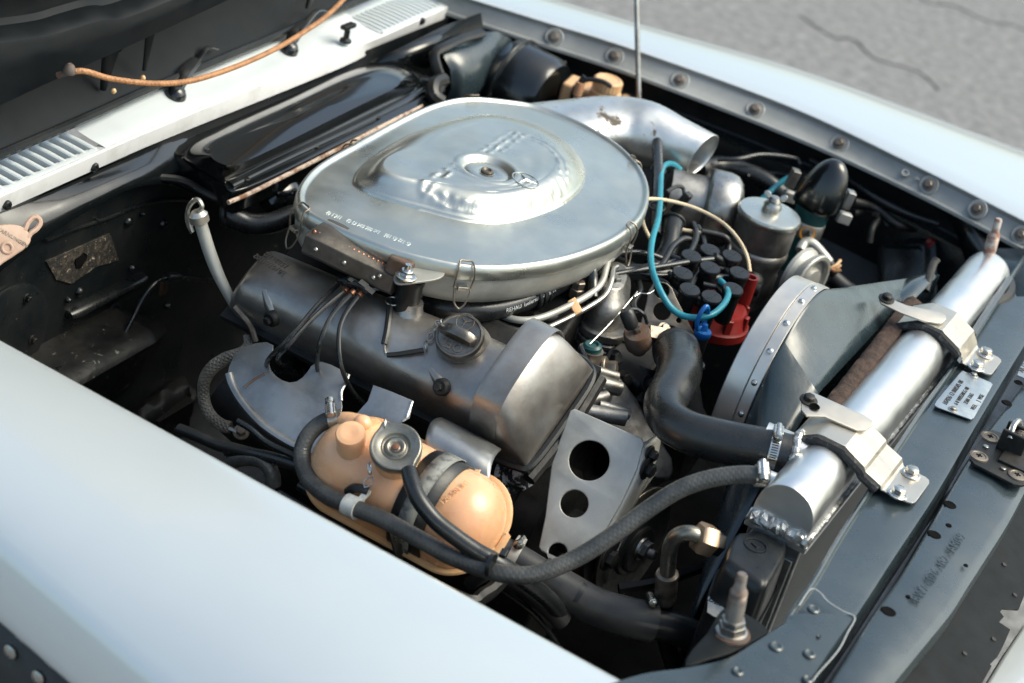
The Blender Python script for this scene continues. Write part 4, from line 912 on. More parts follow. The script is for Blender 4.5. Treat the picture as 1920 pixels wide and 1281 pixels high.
MT['sealant']=mat('cracked_sealant',(.55,.44,.36),rough=.7,col2=(.22,.11,.06),ns=60,lo=.45,hi=.6,bump=.001,bs=150)
build('sealant_bead',m,MT['sealant'],pc)
for a,b in ((460,341),(590,279),(705,224),(812,180),(316,268),(385,238)):
    m=M(); p=at(a,b,z=zc+.004); bolt(m,p,V((.1,0,1)),.0055,.005); build('flange_bolt',m,MT['dark'],pc)
m=M(); m.tube(ats([(575,187,.88),(610,190,.884),(650,203,.882),(672,218,.872),(680,226,.862)]),.0016,n=6,sm=4); build('chalk_streak',m,MT['white'],pc) if False else None
# dark gap filler shelf between the plenum and the bulkhead
m=M(); sh=ats([(230,318,.815),(300,285,.825),(360,330,.80),(420,372,.79),(470,352,.79),(430,395,.77),(390,372,.775),(330,350,.78),(270,335,.79)])
m.add(sh,[tuple(range(len(sh)))]); m2=M(); m2.tube(ats([(225,312,.825),(270,330,.815),(340,338,.81),(385,362,.805),(415,374,.80),(445,364,.80)]),.006,n=8,sm=5); 
s_=solo('drain_tray',m,MT['gloss'],'glossy black drain tray corner with scraped edge left of the plenum cover','drain tray',smooth=30,solid=.004)
build('scraped_edge',m2,MT['scraped'],s_)
# duct beyond the plenum, sky sheen helped by a paler base colour, black flap edge
m=M(); A=ats([(812,92,.875),(842,84,.88),(880,78,.88),(905,60,.885)]); B=ats([(838,182,.80),(870,190,.795),(920,160,.80),(962,110,.815)])
A,B=spline(A,5),spline(B,5); m.loft([[a+V((-.02,.01,-.03)),a,lerp(a,b,.3)+V((.008,-.004,.020)),lerp(a,b,.65)+V((.012,-.004,.026)),lerp(a,b,.92)+V((.008,0,.012)),b,b+V((-.01,.02,-.05))] for a,b in zip(A,B)],False)
ad=solo('air_duct',m,MT['panel'],'big dark duct elbow reflecting the sky beside the far end of the scuttle','air duct',smooth=80)
m=M(); m.tube(ats([(905,62,.888),(870,72,.888),(838,86,.886),(815,100,.878),(818,125,.86),(828,150,.84)]),.009,n=8,sm=4,flat=.7); build('duct_lip',m,MT['rubber'],ad)
m=M(); q=ats([(690,118,.84),(760,85,.86),(830,50,.875),(900,25,.88),(905,62,.86),(840,85,.85),(800,130,.83),(760,120,.83)]); m.add(q,[tuple(range(8))]); solo('side_tray',m,MT['gloss'],'dark oily shelf between the far scuttle grille and the duct elbow','shelf',smooth=40,solid=.003)
m=M(); m.tube(ats([(832,150,.85),(815,158,.85),(812,178,.84),(826,190,.83)]),.012,n=8,sm=4); m.tube(ats([(800,180,.835),(818,172,.84),(830,160,.845)]),.006,n=8,sm=3); solo('rubber_flap',m,MT['rubber'],'crumpled black rubber flap at the right end of the plenum cover','rubber flap')
# brake booster
bo=thing('brake_booster','glossy black brake booster drum behind the silver snorkel','brake booster',at(1000,150,z=.78))
bc=at(972,166,z=.80); ax=V((.93,-.02,-.05)).normalized(); T=frame(bc,ax,V((0,0,1))); 
m=M(); m.lathe([(1e-5,-.045),(.055,-.045),(.075,-.035),(.080,-.02),(.0825,-.018),(.0825,-.012),(.079,-.010),(.078,.05),(.072,.062),(.05,.070),(1e-5,.072)],T,48); build('drum',m,MT['gloss'],bo,smooth=40)
m=M(); m.torus(T@Matrix.Translation((0,0,-.015)),.0825,.003,48,8); build('clamp_ring',m,MT['black'],bo)
m=M(); p=T@V((.062,-.052,.045)); m.tube([p,p+V((.01,-.012,-.01)),p+V((.018,-.014,-.03)),p+V((.01,-.01,-.045)),p+V((0,0,-.03))],.003,n=6); build('retaining_clip',m,MT['dark'],bo)
# fluid reservoir
fr=thing('brake_fluid_reservoir','yellowed brake fluid reservoir with a ribbed round cap near the far wing','fluid reservoir',at(1110,180,z=.80))
p=at(1108,176,z=.845); T=frame(p,V((0,0,1)),V((1,.15,0)))
m=M(); m.box((.095,.055,.05),T@Matrix.Translation((0,0,-.012))); m2=m; build('tank',m,MT['cream'],fr,bevel=.006)
p2=at(1135,172,z=.868); m=M(); m.lathe([(.026,-.02),(.026,0),(.022,.004)],frame(p2,V((0,0,1))),32); build('filler_neck',m,MT['cream'],fr)
m=M(); rings=[]
for h,r0 in ((.0,.0235),(.003,.0245),(.017,.0245),(.020,.0225),(.0205,.019),(.0190,.018),(.0190,.001)):
    rings.append([p2+V((math.cos(a)*(r0+(.0008 if i%2 and .001<h<.019 else 0)),math.sin(a)*(r0+(.0008 if i%2 and .001<h<.019 else 0)),h+.004)) for i,a in enumerate([2*math.pi*j/48 for j in range(48)])])
build('ribbed_cap',m.loft(rings,True),MT['cream'],fr,smooth=25)
m=M(); p3=at(1088,158,z=.878); m.cyl(p3+V((0,0,-.02)),p3+V((0,0,.004)),.008,14); build('sensor_stub',m,MT['amber'],fr)
m=M(); m.cyl(p3+V((0,0,.004)),p3+V((.004,.004,.014)),.006,12); m2=M(); m2.tube([p3+V((0,0,.01)),p3+V((.03,.01,.016)),p3+V((.045,.02,.01)),p3+V((.05,.06,-.02))],.004,n=8); build('plug',m,MT['rubber'],fr); build('sensor_lead',m2,MT['rubber'],fr)
m=M(); m.tube([p+V((-.02,-.029,-.03)),p+V((-.02,-.0295,.012)),p+V((-.018,0,.0155)),p+V((-.016,.028,.012))],.004,n=6,sm=3,flat=.5); build('strap',m,MT['rubber'],fr)
m=M(); p=at(1172,190,z=.825); m.lathe([(.012,-.01),(.014,.0),(.010,.008),(.004,.012)],frame(p,V((.5,0,1))),18); build('outlet_stub',m,MT['cream'],fr)
# thin prop rod standing at the far side
a,b=at(1198,195,z=.83),at(1192,-40,z=1.02); m=M(); m.tube([a,lerp(a,b,.3),lerp(a,b,.7),b],.0048,n=10,sm=3); 
pr=solo('prop_rod',m,MT['steel'],'slim grey prop rod standing upright against the far wing','prop rod'); m=M(); m.lathe([(.012,-.03),(.012,-.012),(.007,0),(.0055,.004)],frame(a,(b-a)),16); build('rod_grommet',m,MT['rubber'],pr)
# heater valve elbow hose at the bulkhead
m=M(); m.tube(ats([(424,396,.78),(440,408,.775),(470,420,.77),(510,418,.775),(545,405,.785),(580,400,.79)]),[.017,.0155,.0155,.0145],n=16,sm=5); eh=solo('heater_hose',m,MT['hose'],'short shiny black heater hose from the bulkhead to behind the air cleaner','hose')
m=M(); p=at(425,398,z=.78); m.torus(frame(p,V((1,.3,.2))),.018,.005,24,8); build('bulkhead_grommet',m,MT['rubber'],eh)
m=M(); m.lathe([(.035,0),(.033,.02),(.022,.03),(.01,.034)],frame(at(520,370,z=.77),V((.6,-.2,.7))),24); p=at(555,362,z=.80); m.tube([at(520,365,z=.795),p,at(575,378,z=.81)],.004,n=8); solo('vacuum_unit',m,MT['gloss'],'small glossy black vacuum unit between plenum cover and air cleaner','vacuum unit')
# dipstick / filler tube
dp=thing('dipstick_tube','pale worn dipstick tube with a ring handle standing behind the rocker cover','dipstick',at(445,560,y=-.33))
pd=[at(a,b,y=-.33+k*.004) for k,(a,b) in enumerate(((371,400),(378,425),(392,470),(407,510),(424,545),(440,575)))]
m=M(); m.tube(pd,[.0082,.0085,.0085,.0075,.006],n=14,sm=5); build('tube',m,MT['brkt'],dp)
t0=(pd[0]-pd[1]).normalized(); m=M(); m.lathe([(.0095,-.014),(.0125,-.012),(.0125,-.002),(.0105,0),(.008,.003)],frame(pd[0],t0),20); build('collar',m,MT['cad'],dp)
pr=[at(a,b,y=-.33) for a,b in ((374,396),(379,386),(370,374),(358,382),(351,400),(353,420),(361,436),(357,425),(352,402),(354,388),(364,375))]
m=M(); m.tube(pr,.0032,n=6,sm=4,flat=1.0); build('ring_handle',m,MT['cad'],dp)
m=M(); m.tube([at(a,b,y=-.33) for a,b in ((440,575),(455,592),(470,612),(480,640))],.004,n=8); build('tube_bracket',m,MT['brown'],dp)
# braided earth strap
es=[(462,628,-.345),(465,645,-.35),(455,660,-.36),(425,672,-.365),(398,690,-.37),(383,715,-.37),(382,745,-.37),(392,775,-.375),(412,795,-.38),(432,802,-.38)]
P=[at(a,b,y=y+.02) for a,b,y in es]; t=thing('earth_strap','flat braided earth strap hanging in a loose curve behind the heat shield','earth strap',P[-1])
m=M(); m.tube(P,[.005,.007,.009,.009,.009,.009,.0085],n=12,sm=6,flat=.6); build('braid',m,MT['strapb'],t)
m=M(); m.tube([P[-1],at(440,806,y=-.36),at(452,812,y=-.36)],[.006,.004],n=8,flat=.5); build('lug',m,MT['steel'],t); m=M(); bolt(m,at(452,811,y=-.358),V((.2,-.5,.8)),.007,.008); build('lug_bolt',m,MT['brown'],t)
# pipe on the bulkhead with clips
P=[at(a,b,x=fx+.045) for a,b in ((400,526),(370,524),(335,520),(308,522),(290,532),(268,560),(245,605),(225,640),(205,660),(175,672),(150,680),(105,694))]
t=thing('bulkhead_pipe','thin black pipe bending across the bulkhead below the bared patch','pipe',P[-1])
m=M(); m.tube(P,.0038,n=10,sm=6); build('pipe',m,MT['black'],t)
for k in ((2,3),(9,10)):
    a,b=P[k[0]],P[k[1]]; d=(b-a).normalized(); c=lerp(a,b,.5); m=M(); m.lathe([(.004,-.014),(.0082,-.014),(.0085,-.012),(.0085,.012),(.0082,.014),(.004,.014)],frame(c,d),14); build('pipe_sleeve',m,MT['blackpl'],t)
m=M(); p=at(307,540,x=fx+.03); m.box((.006,.016,.022),Matrix.Translation(p)); build('pipe_clip',m,MT['rust'],t,bevel=.002)
# tan tag with loop on the near scuttle corner
t=thing('leather_tag','tan oval tag with a pull loop and stamped word at the near scuttle corner','tag',at(20,460,z=.84))
n_=V((.62,-.45,.64)).normalized(); o_=at(18,452,z=.86)
m=M(); plate_px(m,[(-30,430),(-10,424),(18,421),(40,425),(54,438),(57,452),(48,465),(30,478),(8,492),(-30,512)],[],o_,n_,.006,.0022,3); build('tag_body',m,MT['pink'],t)
m=M(); m.tube([onpl(a,b,o_,n_) for a,b in ((46,432),(52,418),(62,408),(72,410),(75,419),(68,430),(58,437),(52,446))],.0035,n=8,sm=4); build('pull_loop',m,MT['pink'],t)
p=onpl(12,466,o_,n_); m=M(); m.torus(frame(p+n_*.003,n_),.0062,.0022,20,8); build('eyelet',m,MT['pink'],t)
m=M(); m.mesh_in(text_mesh('WARNUNGEN',.0068,.0006),frame(onpl(21,445,o_,n_)+n_*.0032,n_,onpl(40,455,o_,n_)-onpl(2,432,o_,n_))); build('stamped_word',m,MT['brown'],t)
# ================================================================ radiator, shroud, brackets
rad=thing('radiator','aluminium radiator with a bright round welded top tank across the front of the bay','radiator',(.60,.08,.45))
ya,yb=at(1455,960,z=.872).y,at(1838,500,z=.90).y
xc=.608; rw=.036; zb=.862; 
def tsec(y,s=1.0,dz=0):
    pr=[(-rw,zb-.018),(-rw-.001,zb-.002),(-rw*.99,zb+.010),(-rw*.90,zb+.022),(-rw*.64,zb+.034),(-rw*.25,zb+.041),(rw*.15,zb+.041),(rw*.58,zb+.035),(rw*.88,zb+.022),(rw*.99,zb+.008),(rw*1.0,zb-.002),(rw,zb-.018)]
    return [V((xc+x*s,y,zb+(z-zb)*s+dz)) for x,z in pr]
yA,yB=-.322,.575
m=M(); rings=[tsec(yA,.985)]+[tsec(lerp(yA+.002,yB-.012,k/20)) for k in range(21)]+[tsec(yB-.004,.97),tsec(yB,.90),tsec(yB+.002,.80)]
for r in rings:
    for p in r: p.z+=noise.noise(V((p.x*10,p.y*14,2)))*.0012
rings=[spline(r,3) for r in rings]
build('top_tank',m.loft(rings,True),MT['tank'],rad,smooth=50,label='bright aluminium top tank with weld beads')
def bead(name,pts,r,par,mt='weld'):
    P=spline(pts,14); m=M(); L=0; R=[]
    P2=[]
    for i,p in enumerate(P): P2.append(p+V((noise.noise(p*160),noise.noise(p*160+V((5,0,0))),noise.noise(p*160+V((0,7,0)))))*r*.45)
    m.tube(P2,[r*(1+.35*noise.noise(V((i*.9,0,0)))) for i in range(len(P2))],n=8,sm=1); return build(name,m,MT[mt],par)
bead('weld_bead',[V((xc+rw+.001,lerp(yA,yB,k/14),zb-.016)) for k in range(15)],.0036,rad)
bead('weld_bead',[V((lerp(xc-rw-.002,xc+rw+.002,k/5),yA-.001,zb-.014)) for k in range(6)],.0085,rad)
bead('weld_bead',[V((xc-rw-.001,lerp(yA,yB,k/14),zb-.016)) for k in range(15)],.003,rad)
bead('weld_bead',[V((lerp(xc-rw-.002,xc+rw+.002,k/5),yB+.002,zb-.012)) for k in range(6)],.006,rad)
m=M(); m.box((.080,yB-yA+.006,.010),Matrix.Translation((xc,(yA+yB)/2,zb-.026))); build('header_plate',m,MT['tank'],rad,bevel=.002)
m=M(); m.box((.068,.010,.30),Matrix.Translation((xc,yA+.004,zb-.18))); build('side_plate',m,MT['shield'],rad,bevel=.002)
m=M(); m.box((.068,.010,.30),Matrix.Translation((xc,yB-.004,zb-.18))); build('side_plate',m,MT['shield'],rad,bevel=.002)
m=M(); m.box((.055,yB-yA-.03,.40),Matrix.Translation((xc-.003,(yA+yB)/2,zb-.232))); core=build('core',m,MT['unlit'],rad)
MT['fin']=mat('radiator_fin_metal',(.45,.46,.46),metal=.8,rough=.45)
fin=None; n=100; 
for k in range(n):
    y=lerp(yA+.022,yB-.022,k/(n-1))
    if fin is None:
        m=M(); m.box((.0016,.0026,.36),Matrix.Translation((xc+.0248,y,zb-.212))); fin=build('fin',m,MT['fin'],rad,smooth=None); y0=y
    else:
        c=fin.copy(); COL.objects.link(c); c.parent=rad; c.location=(0,y-y0,0)
# inlet neck with thick weld
na=at(1478,850,z=.868); nb=at(1420,836,z=.872); nd=V((-.97,-.15,.03)).normalized()
npos=V((xc-rw+.012,at(1500,858,z=.872).y,.873)); 
m=M(); m.cyl(npos,npos+nd*.055,.0245,24); build('inlet_neck',m,MT['tank'],rad)
T=frame(npos+nd*.014,nd); bead('weld_bead',[T@V((math.cos(a)*.028,math.sin(a)*.028,.002*math.sin(3*a))) for a in [2*math.pi*k/12 for k in range(13)]],.0048,rad)
ns=at(1437,893,z=.872); m=M(); m.cyl(ns+V((.05,.012,-.002)),ns+V((-.012,-.002,0)),.0085,14); m.lathe([(.013,-.003),(.0115,.004),(.0085,.010)],frame(ns+V((.030,.006,-.001)),V((-1,-.1,0))),16); build('overflow_spigot',m,MT['tank'],rad)
# straps over the tank
def strap(label,ftx,bolts,tb,tongue,width=.062):
    """strap from the crossmember over the tank; bolts: two foot bolts in the photograph, tb: tongue bolt"""
    b1=at(*bolts[0],z=.880); b2=at(*bolts[1],z=.880); yc=(b1.y+b2.y)/2; xfb=(b1.x+b2.x)/2
    t=thing('radiator_strap',label,'radiator strap',V((xfb,yc,.874)),'straps holding the radiator tank')
    zt=zb+.043
    pr=[(xfb+.024,.8765),(xfb+.0215,.8765),(xfb+.016,.8765),(xfb-.014,.8765),(xfb-.0185,.8790),(xfb-.021,.884),(xc+rw+.013,.892),(xc+rw+.010,.897),(xc+rw*.55,zt+.004),(xc+rw*.45,zt+.006),(xc-rw*.35,zt+.006),(xc-rw*.5,zt+.005),(xc-rw-.006,zb+.032),(xc-rw-.012,zb+.022)]
    m=M(); h=width/2
    rows=[]
    for k,(x,z) in enumerate(pr):
        w_=h*(.64,.80,.88,.90)[k] if k<4 else h
        rows.append([V((x,yc-w_,z)),V((x,yc-w_*.5,z)),V((x,yc+w_*.5,z)),V((x,yc+w_,z))])
    m.loft(rows,False); build('strap_plate',m,MT['cad'],t,smooth=25,solid=.0025,bevel=.0008,soff=1)
    for s in (-1,1):
        m=M(); q=[V((x-.001,yc+s*(h+.001),z-.005)) for x,z in pr[5:]]; m.tube(q,.0062,n=8,sm=3); build('foam_edging',m,MT['felt'],t)
    m=M(); m.loft([[V((x,yc-h*.95,z-.004)),V((x,yc+h*.95,z-.004)),V((x,yc+h*.95,z-.009)),V((x,yc-h*.95,z-.009))] for x,z in pr[5:]],True); build('foam_pad',m,MT['felt'],t,smooth=30)
    for b in bolts:
        p=at(*b,z=.882); T=frame(V((p.x,p.y,.8792)),V((0,0,1)))
        m=M(); m.lathe([(.0125,0),(.0125,.0016),(.011,.0024),(.0095,.0024),(.0085,.0036),(.006,.0036)],T,22); m.hexa(T@Matrix.Translation((0,0,.0036)),.0082,.0065); build('foot_bolt',m,MT['bright'],t)
    o=at(*tb,z=zb+.058); n_=V((.05,-.10,1)).normalized()
    m=M(); plate_px(m,tongue,[],o,n_,.0026,.0005,0); build('tongue',m,MT['cad'],t,smooth=30)
    T=frame(o+n_*.0014,n_); m=M(); m.lathe([(.0115,0),(.0115,.0018),(.0085,.0025)],T,20); m.hexa(T@Matrix.Translation((0,0,.0022)),.0072,.006); build('tongue_bolt',m,MT['dark'],t)
    return t
strap('near bent metal strap over the radiator tank, with bolted tongue',None,((1709,886),(1684,924)),(1515,753),[(1502,748),(1508,739),(1522,736),(1620,780),(1636,790),(1634,800),(1622,808),(1606,808),(1545,782),(1512,781),(1502,770)],.085)
kids_=[o for o in bpy.data.objects if o.name.startswith('radiator_strap')]
p=at(1528,762,z=zb+.0605); m=M(); m.lathe([(.0052,.0),(1e-5,.0)],frame(p,V((.05,-.1,1))),18); m.lathe([(.0052,-.001),(.0058,.0006),(.0066,0)],frame(p,V((.05,-.1,1))),18); build('tongue_hole',m,MT['unlit'],kids_[0])
strap('far bent metal strap over the radiator tank beside the stamped data plate',None,((1848,662),(1831,686)),(1661,563),[(1648,562),(1656,556),(1700,574),(1760,586),(1772,592),(1774,600),(1764,607),(1735,604),(1690,588),(1652,570)],.075)
# ---------------------------------------------------------------- fan shroud
fs=thing('fan_shroud','slate painted fan shroud with a pale riveted metal ring behind the radiator','fan shroud',(.50,.1,.5))
xs=.430
rp=[(1500,528),(1455,545),(1420,590),(1380,665),(1345,755),(1322,830),(1300,910),(1275,990),(1258,1060)]
# circle through read points in the plane x=xs
q=[at(a,b,x=xs) for a,b in ((1501,525),(1406,616),(1326,800))]
def circ3(a,b,c):
    ax_,ay,bx,by,cx_,cy=a.y,a.z,b.y,b.z,c.y,c.z
    d=2*(ax_*(by-cy)+bx*(cy-ay)+cx_*(ay-by))
    ux_=((ax_**2+ay**2)*(by-cy)+(bx**2+by**2)*(cy-ay)+(cx_**2+cy**2)*(ay-by))/d
    uy=((ax_**2+ay**2)*(cx_-bx)+(bx**2+by**2)*(ax_-cx_)+(cx_**2+cy**2)*(bx-ax_))/d
    return ux_,uy,math.hypot(ax_-ux_,ay-uy)
cy_,cz_,cr=circ3(*q)
print('SHROUD',cy_,cz_,cr,xs)
N=72
m=M(); prf=[(xs+.002,cr-.014),(xs,cr-.004),(xs+.002,cr),(xs+.028,cr+.001),(xs+.030,cr-.001),(xs+.030,cr-.006)]
m.loft([[V((x,cy_+math.cos(2*math.pi*j/N)*r,cz_+math.sin(2*math.pi*j/N)*r)) for j in range(N)] for x,r in prf],True,False,False)
ringm=build('ring',m,MT['rimm'],fs,smooth=30,label='pale metal ring of the shroud')
m=M(); prf=[(xs+.030,cr+.0005),(xs+.031,cr+.002),(xs+.045,cr+.002),(xs+.046,cr)]
m.loft([[V((x,cy_+math.cos(2*math.pi*j/N)*r,cz_+math.sin(2*math.pi*j/N)*r)) for j in range(N)] for x,r in prf],True,False,False)
build('rivet_band',m,MT['rimm'],fs,smooth=30)
for j in range(12):
    a=math.radians(85+j*18); p=V((xs+.038,cy_+math.cos(a)*(cr+.002),cz_+math.sin(a)*(cr+.002))); m=M(); m.lathe([(.0045,0),(.004,.002),(.002,.0034),(1e-5,.0036)],frame(p,V((0,math.cos(a),math.sin(a)))),14); build('rivet',m,MT['bright'],fs)
# cowl between ring and radiator core: flat sky facing facet on top, steep side facets
RXR=xc-rw-.026
D1,D2=at(1470,612,x=xs+.046),at(1536,550,x=xs+.046)
an=lambda p: math.atan2(p.z-cz_,p.y-cy_)%(2*math.pi)
a1_,a2_=an(D1),an(D2)
E_,F_=at(1524,733,z=.886),at(1655,563,z=.886)
KEYS=[(a2_-1.10,V((RXR,.55,.72))),(a2_-.35,V((RXR,.52,.855))),(a2_-.10,V((RXR,F_.y+.05,.880))),(a2_,V((RXR,F_.y,.886))),(a1_,V((RXR,E_.y,.886))),(a1_+.45,V((RXR,-.20,.80))),(a1_+1.1,V((RXR,-.31,.68))),(a1_+1.9,V((RXR,-.31,.46))),(a2_+2*math.pi-2.0,V((RXR,.55,.46))),(a2_+2*math.pi-1.10,V((RXR,.55,.72)))]
def rear(a):
    while a<KEYS[0][0]: a+=2*math.pi
    while a>=KEYS[0][0]+2*math.pi: a-=2*math.pi
    for (p,u),(q,v) in zip(KEYS,KEYS[1:]):
        if p<=a<=q: return lerp(u,v,(a-p)/(q-p))
AA=sorted([2*math.pi*j/144 for j in range(144)]+[a1_,a2_,a2_-.35]); rings=[]
for t in (0,.06,.2,.4,.6,.8,1.0):
    r=[]
    for a in AA:
        c=V((xs+.045,cy_+math.cos(a)*(cr-.001),cz_+math.sin(a)*(cr-.001))); r.append(lerp(c,rear(a),t))
    rings.append(r)
MT['shroudp']=mat('slate_shroud_paint',(.020,.034,.042),rough=.27,col2=(.028,.043,.051),ns=12,coat=.4,crough=.2,bump=.0002,bs=160,spots=[((.012,.014,.015),38,.73,.5,0)])
build('cowl',M().loft(rings,True,False,False),MT['shroudp'],fs,smooth=14,solid=.003,label='slate painted sheet cowl of the shroud')
# foam strip
P0,P1=at(1575,745,z=.893),at(1698,588,z=.893)
m=M(); rows=[]
for k in range(34):
    p=lerp(at(1552,775,z=.890),at(1716,565,z=.890),k/33); e=V((1,0,0)); j=lambda s:noise.noise(p*70+V((s,0,0)))*.0035
    rows.append([p+V((-.013,0,-.012)),p+V((-.013,0,.001+j(1))),p+V((-.006,0,.005+j(2))),p+V((.004,0,.004+j(3))),p+V((.011,0,.001+j(4))),p+V((.012,0,-.012))])
tag(build('foam_strip',m.loft(rows,True),MT['foam'],loc=P0,smooth=60),'crumbly rust brown foam strip between the shroud and the radiator tank','foam strip')
# fan blades deep in the shroud
fan=thing('cooling_fan','dark cooling fan inside the pale ringed shroud','fan',(.40,cy_,cz_))
for k in range(7):
    a=2*math.pi*k/7; u=V((0,math.cos(a),math.sin(a))); v=V((0,-math.sin(a),math.cos(a))); c=V((.465,cy_,cz_)); m=M()
    m.add([c+u*.05-v*.02,c+u*(cr-.03)-v*.03+V((-.012,0,0)),c+u*(cr-.03)+v*.03+V((.012,0,0)),c+u*.05+v*.02],[(0,1,2,3)]); build('blade',m,MT['dark'],fan,solid=.003)
m=M(); m.lathe([(.06,-.03),(.06,.02),(.03,.03),(1e-5,.03)],frame(V((.45,cy_,cz_)),V((1,0,0))),28); build('hub',m,MT['dark'],fan)
# data plate and maker's plate on the crossmember
pn=V((0,0,1)); po=V((.7,.2,.8745))
t=thing('data_plate','small aluminium data plate with stamped figures screwed to the slate crossmember','data plate',at(1805,742,z=.8745))
m=M(); plate_px(m,[(1752,760),(1756,752),(1798,702),(1804,696),(1808,697),(1858,718),(1861,722),(1826,784),(1820,787),(1757,764)],[],po,pn,.0016,.0004); build('plate',m,MT['alu'],t,smooth=30)
a,b=onpl(1775,757,po,pn),onpl(1812,705,po,pn); d=b-a
for k,(s_,off) in enumerate((('107026 12 008505 08',0.0),('6 0 W0550KG 08',.012),('3500 3365',.022),('VEEL     J  WSE',.034))):
    m=M(); base=lerp(a,b,.5)+V((1,.0,0))*0
    q=onpl(1800-0,733,po,pn); right=(onpl(1850,750,po,pn)-onpl(1800,730,po,pn)).normalized(); dd=(onpl(1812,704,po,pn)-onpl(1782,745,po,pn)).normalized()
    m.mesh_in(text_mesh(s_,.0098 if k==0 else .0085,.0003),frame(onpl(1787,737,po,pn)+right*off+pn*.0010,pn,dd)); build('stamped_line',m,MT['ink'],t,smooth=None)
for a_,b_ in ((1786,769),(1825,705)):
    m=M(); bolt(m,onpl(a_,b_,po,pn)+pn*.0008,pn,.0042,.003,True); build('plate_screw',m,MT['steel'],t)
t=thing('data_plate','bright corner of a second plate cut off at the right edge of the photo','data plate',at(1915,690,z=.879))
m=M(); plate_px(m,[(1907,704),(1912,690),(1924,672),(1945,660),(1945,720)],[],V((.7,.3,.8795)),pn,.0016,.0004); build('plate',m,MT['alu'],t,smooth=30)
m=M(); m.mesh_in(text_mesh('AB 12',.012,.0003),frame(onpl(1918,690,V((.7,.3,.8805)),pn),pn,onpl(1925,672,po,pn)-onpl(1912,698,po,pn))); build('stamped_line',m,MT['ink'],t,smooth=None)
# bonnet latch
lt=thing('bonnet_latch','dark sprung bonnet latch screwed to the nose panel at the right edge','latch',at(1890,850,z=.876))
lo_=V((.8,.1,.8785)); m=M(); plate_px(m,[(1818,862),(1822,848),(1848,812),(1860,808),(1880,815),(1945,840),(1945,905),(1915,912),(1900,910),(1826,872)],[],lo_,pn,.004,.001,0); build('base_plate',m,MT['dark'],lt,smooth=30)
for a_,b_ in ((1855,823),(1834,859),(1906,895)):
    p=onpl(a_,b_,lo_,pn)+pn*.002; T=frame(p,pn,V((1,0,0))); m=M(); m.lathe([(.0125,0),(.0122,.0018),(.0095,.0024),(.0085,.0014),(.0065,.0018),(1e-5,.0022)],T,24); sc_=build('screw_cup',m,MT['brown'],lt)
    m=M(); m.box((.008,.0022,.0012),T@Matrix.Translation((0,0,.0022))); m.box((.0022,.008,.0013),T@Matrix.Translation((0,0,.0022))); build('cross_slot',m,MT['unlit'],sc_,smooth=None)
for a_,b_ in ((1847,842),(1879,883)):
    p=onpl(a_,b_,lo_,pn)+pn*.002; m=M(); m.hexa(frame(p,pn),.004,.003); build('hex_nut',m,MT['steel'],lt)
p=onpl(1893,845,lo_,pn); m=M(); m.box((.034,.006,.030),Matrix.Translation(p+V((0,-.010,.016)))); build('latch_cheek',m,MT['dark'],lt,bevel=.002)
m=M(); m.box((.034,.006,.030),Matrix.Translation(p+V((0,.016,.016)))); build('latch_cheek',m,MT['dark'],lt,bevel=.002)
m=M(); m.tube([p+V((-.005,-.012,.022)),p+V((-.008,0,.034)),p+V((-.006,.02,.034)),p+V((0,.03,.02))],.004,n=8); build('latch_hook',m,MT['steel'],lt)
m=M(); T=frame(p+V((.004,-.006,.02)),V((0,1,0))); pts=[T@V((math.cos(k*.7)*.0075,math.sin(k*.7)*.0075,k*.0005)) for k in range(45)]; m.tube(pts,.0013,n=5,sm=1); build('latch_spring',m,MT['brown'],lt)
m=M(); m.box((.05,.05,.004),Matrix.Translation(p+V((.02,-.02,.004)))); build('latch_tongue',m,MT['dark'],lt,bevel=.001)
# hood stop studs
def stud(label,base,top,rot,mats,nut=True):
    a=at(*base[:2],z=base[2]); b=at(*top[:2],y=a.y+rot); t=thing('buffer_stud',label,'threaded stud',a,'bare bonnet buffer studs')
    d=(b-a); L=d.length; T=frame(a,d); m=M(); r=.0095
    pr=[(r,0),(r*1.02,L*.55),(r*.98,L*.60)]
    for k in range(5): pr+= [(r*.92,L*(.61+.02*k)),(r*1.0,L*(.62+.02*k))]
    pr+=[(r*.9,L*.72),(r*.8,L*.74),(r*.62,L*.80),(r*.62,L*.97),(r*.5,L),(1e-5,L)]
    m.lathe(pr,T,18); build('rod',m,mats,t)
    if nut:
        m=M(); m.lathe([(.0205,-.002),(.0195,.0006),(.014,.001)],T,24); build('rust_stain',m,MT['rust'],t)
        m=M(); m.lathe([(.0168,0),(.0168,.002),(.0145,.003)],T,24); m.hexa(T@Matrix.Translation((0,0,.003)),.0148,.008); m.hexa(T@Matrix.Translation((0,0,.0115)),.0132,.006); build('lock_nut',m,MT['steel'],t)
MT['studm']=mat('rusted_stud',(.27,.25,.23),metal=.6,rough=.5,col2=(.15,.10,.075),ns=45,bump=.0005,bs=200,spots=[((.012,.012,.012),30,.66,.5,0)])
MT['studr']=mat('chipped_stud',(.55,.50,.46),metal=.3,rough=.5,col2=(.28,.12,.07),ns=48,lo=.45,hi=.6,bump=.0005,bs=200,spots=[((.02,.018,.018),45,.66,.5,0)])
# plate under the near stud
ds=at(1370,1190,z=.868)
m=M(); plate_px(m,[(1284,1252),(1296,1222),(1325,1190),(1345,1155),(1358,1143),(1372,1141),(1405,1158),(1440,1184),(1420,1200),(1372,1226),(1330,1238)],[],ds,V((0,0,1)),.004,.001,2)
tag(build('stud_bracket',m,MT['valance'],loc=ds,smooth=40),'dark triangular bracket plate under the near rusty stud','bracket')
stud('near rusty stud with lock nuts standing on the dark triangular bracket',(1371,1186,.871),(1392,1076,0),.0,MT['studm'])
stud('far chipped stud with peeling paint at the far end of the radiator tank',(1841,520,.86),(1873,410,0),.005,MT['studr'],False)
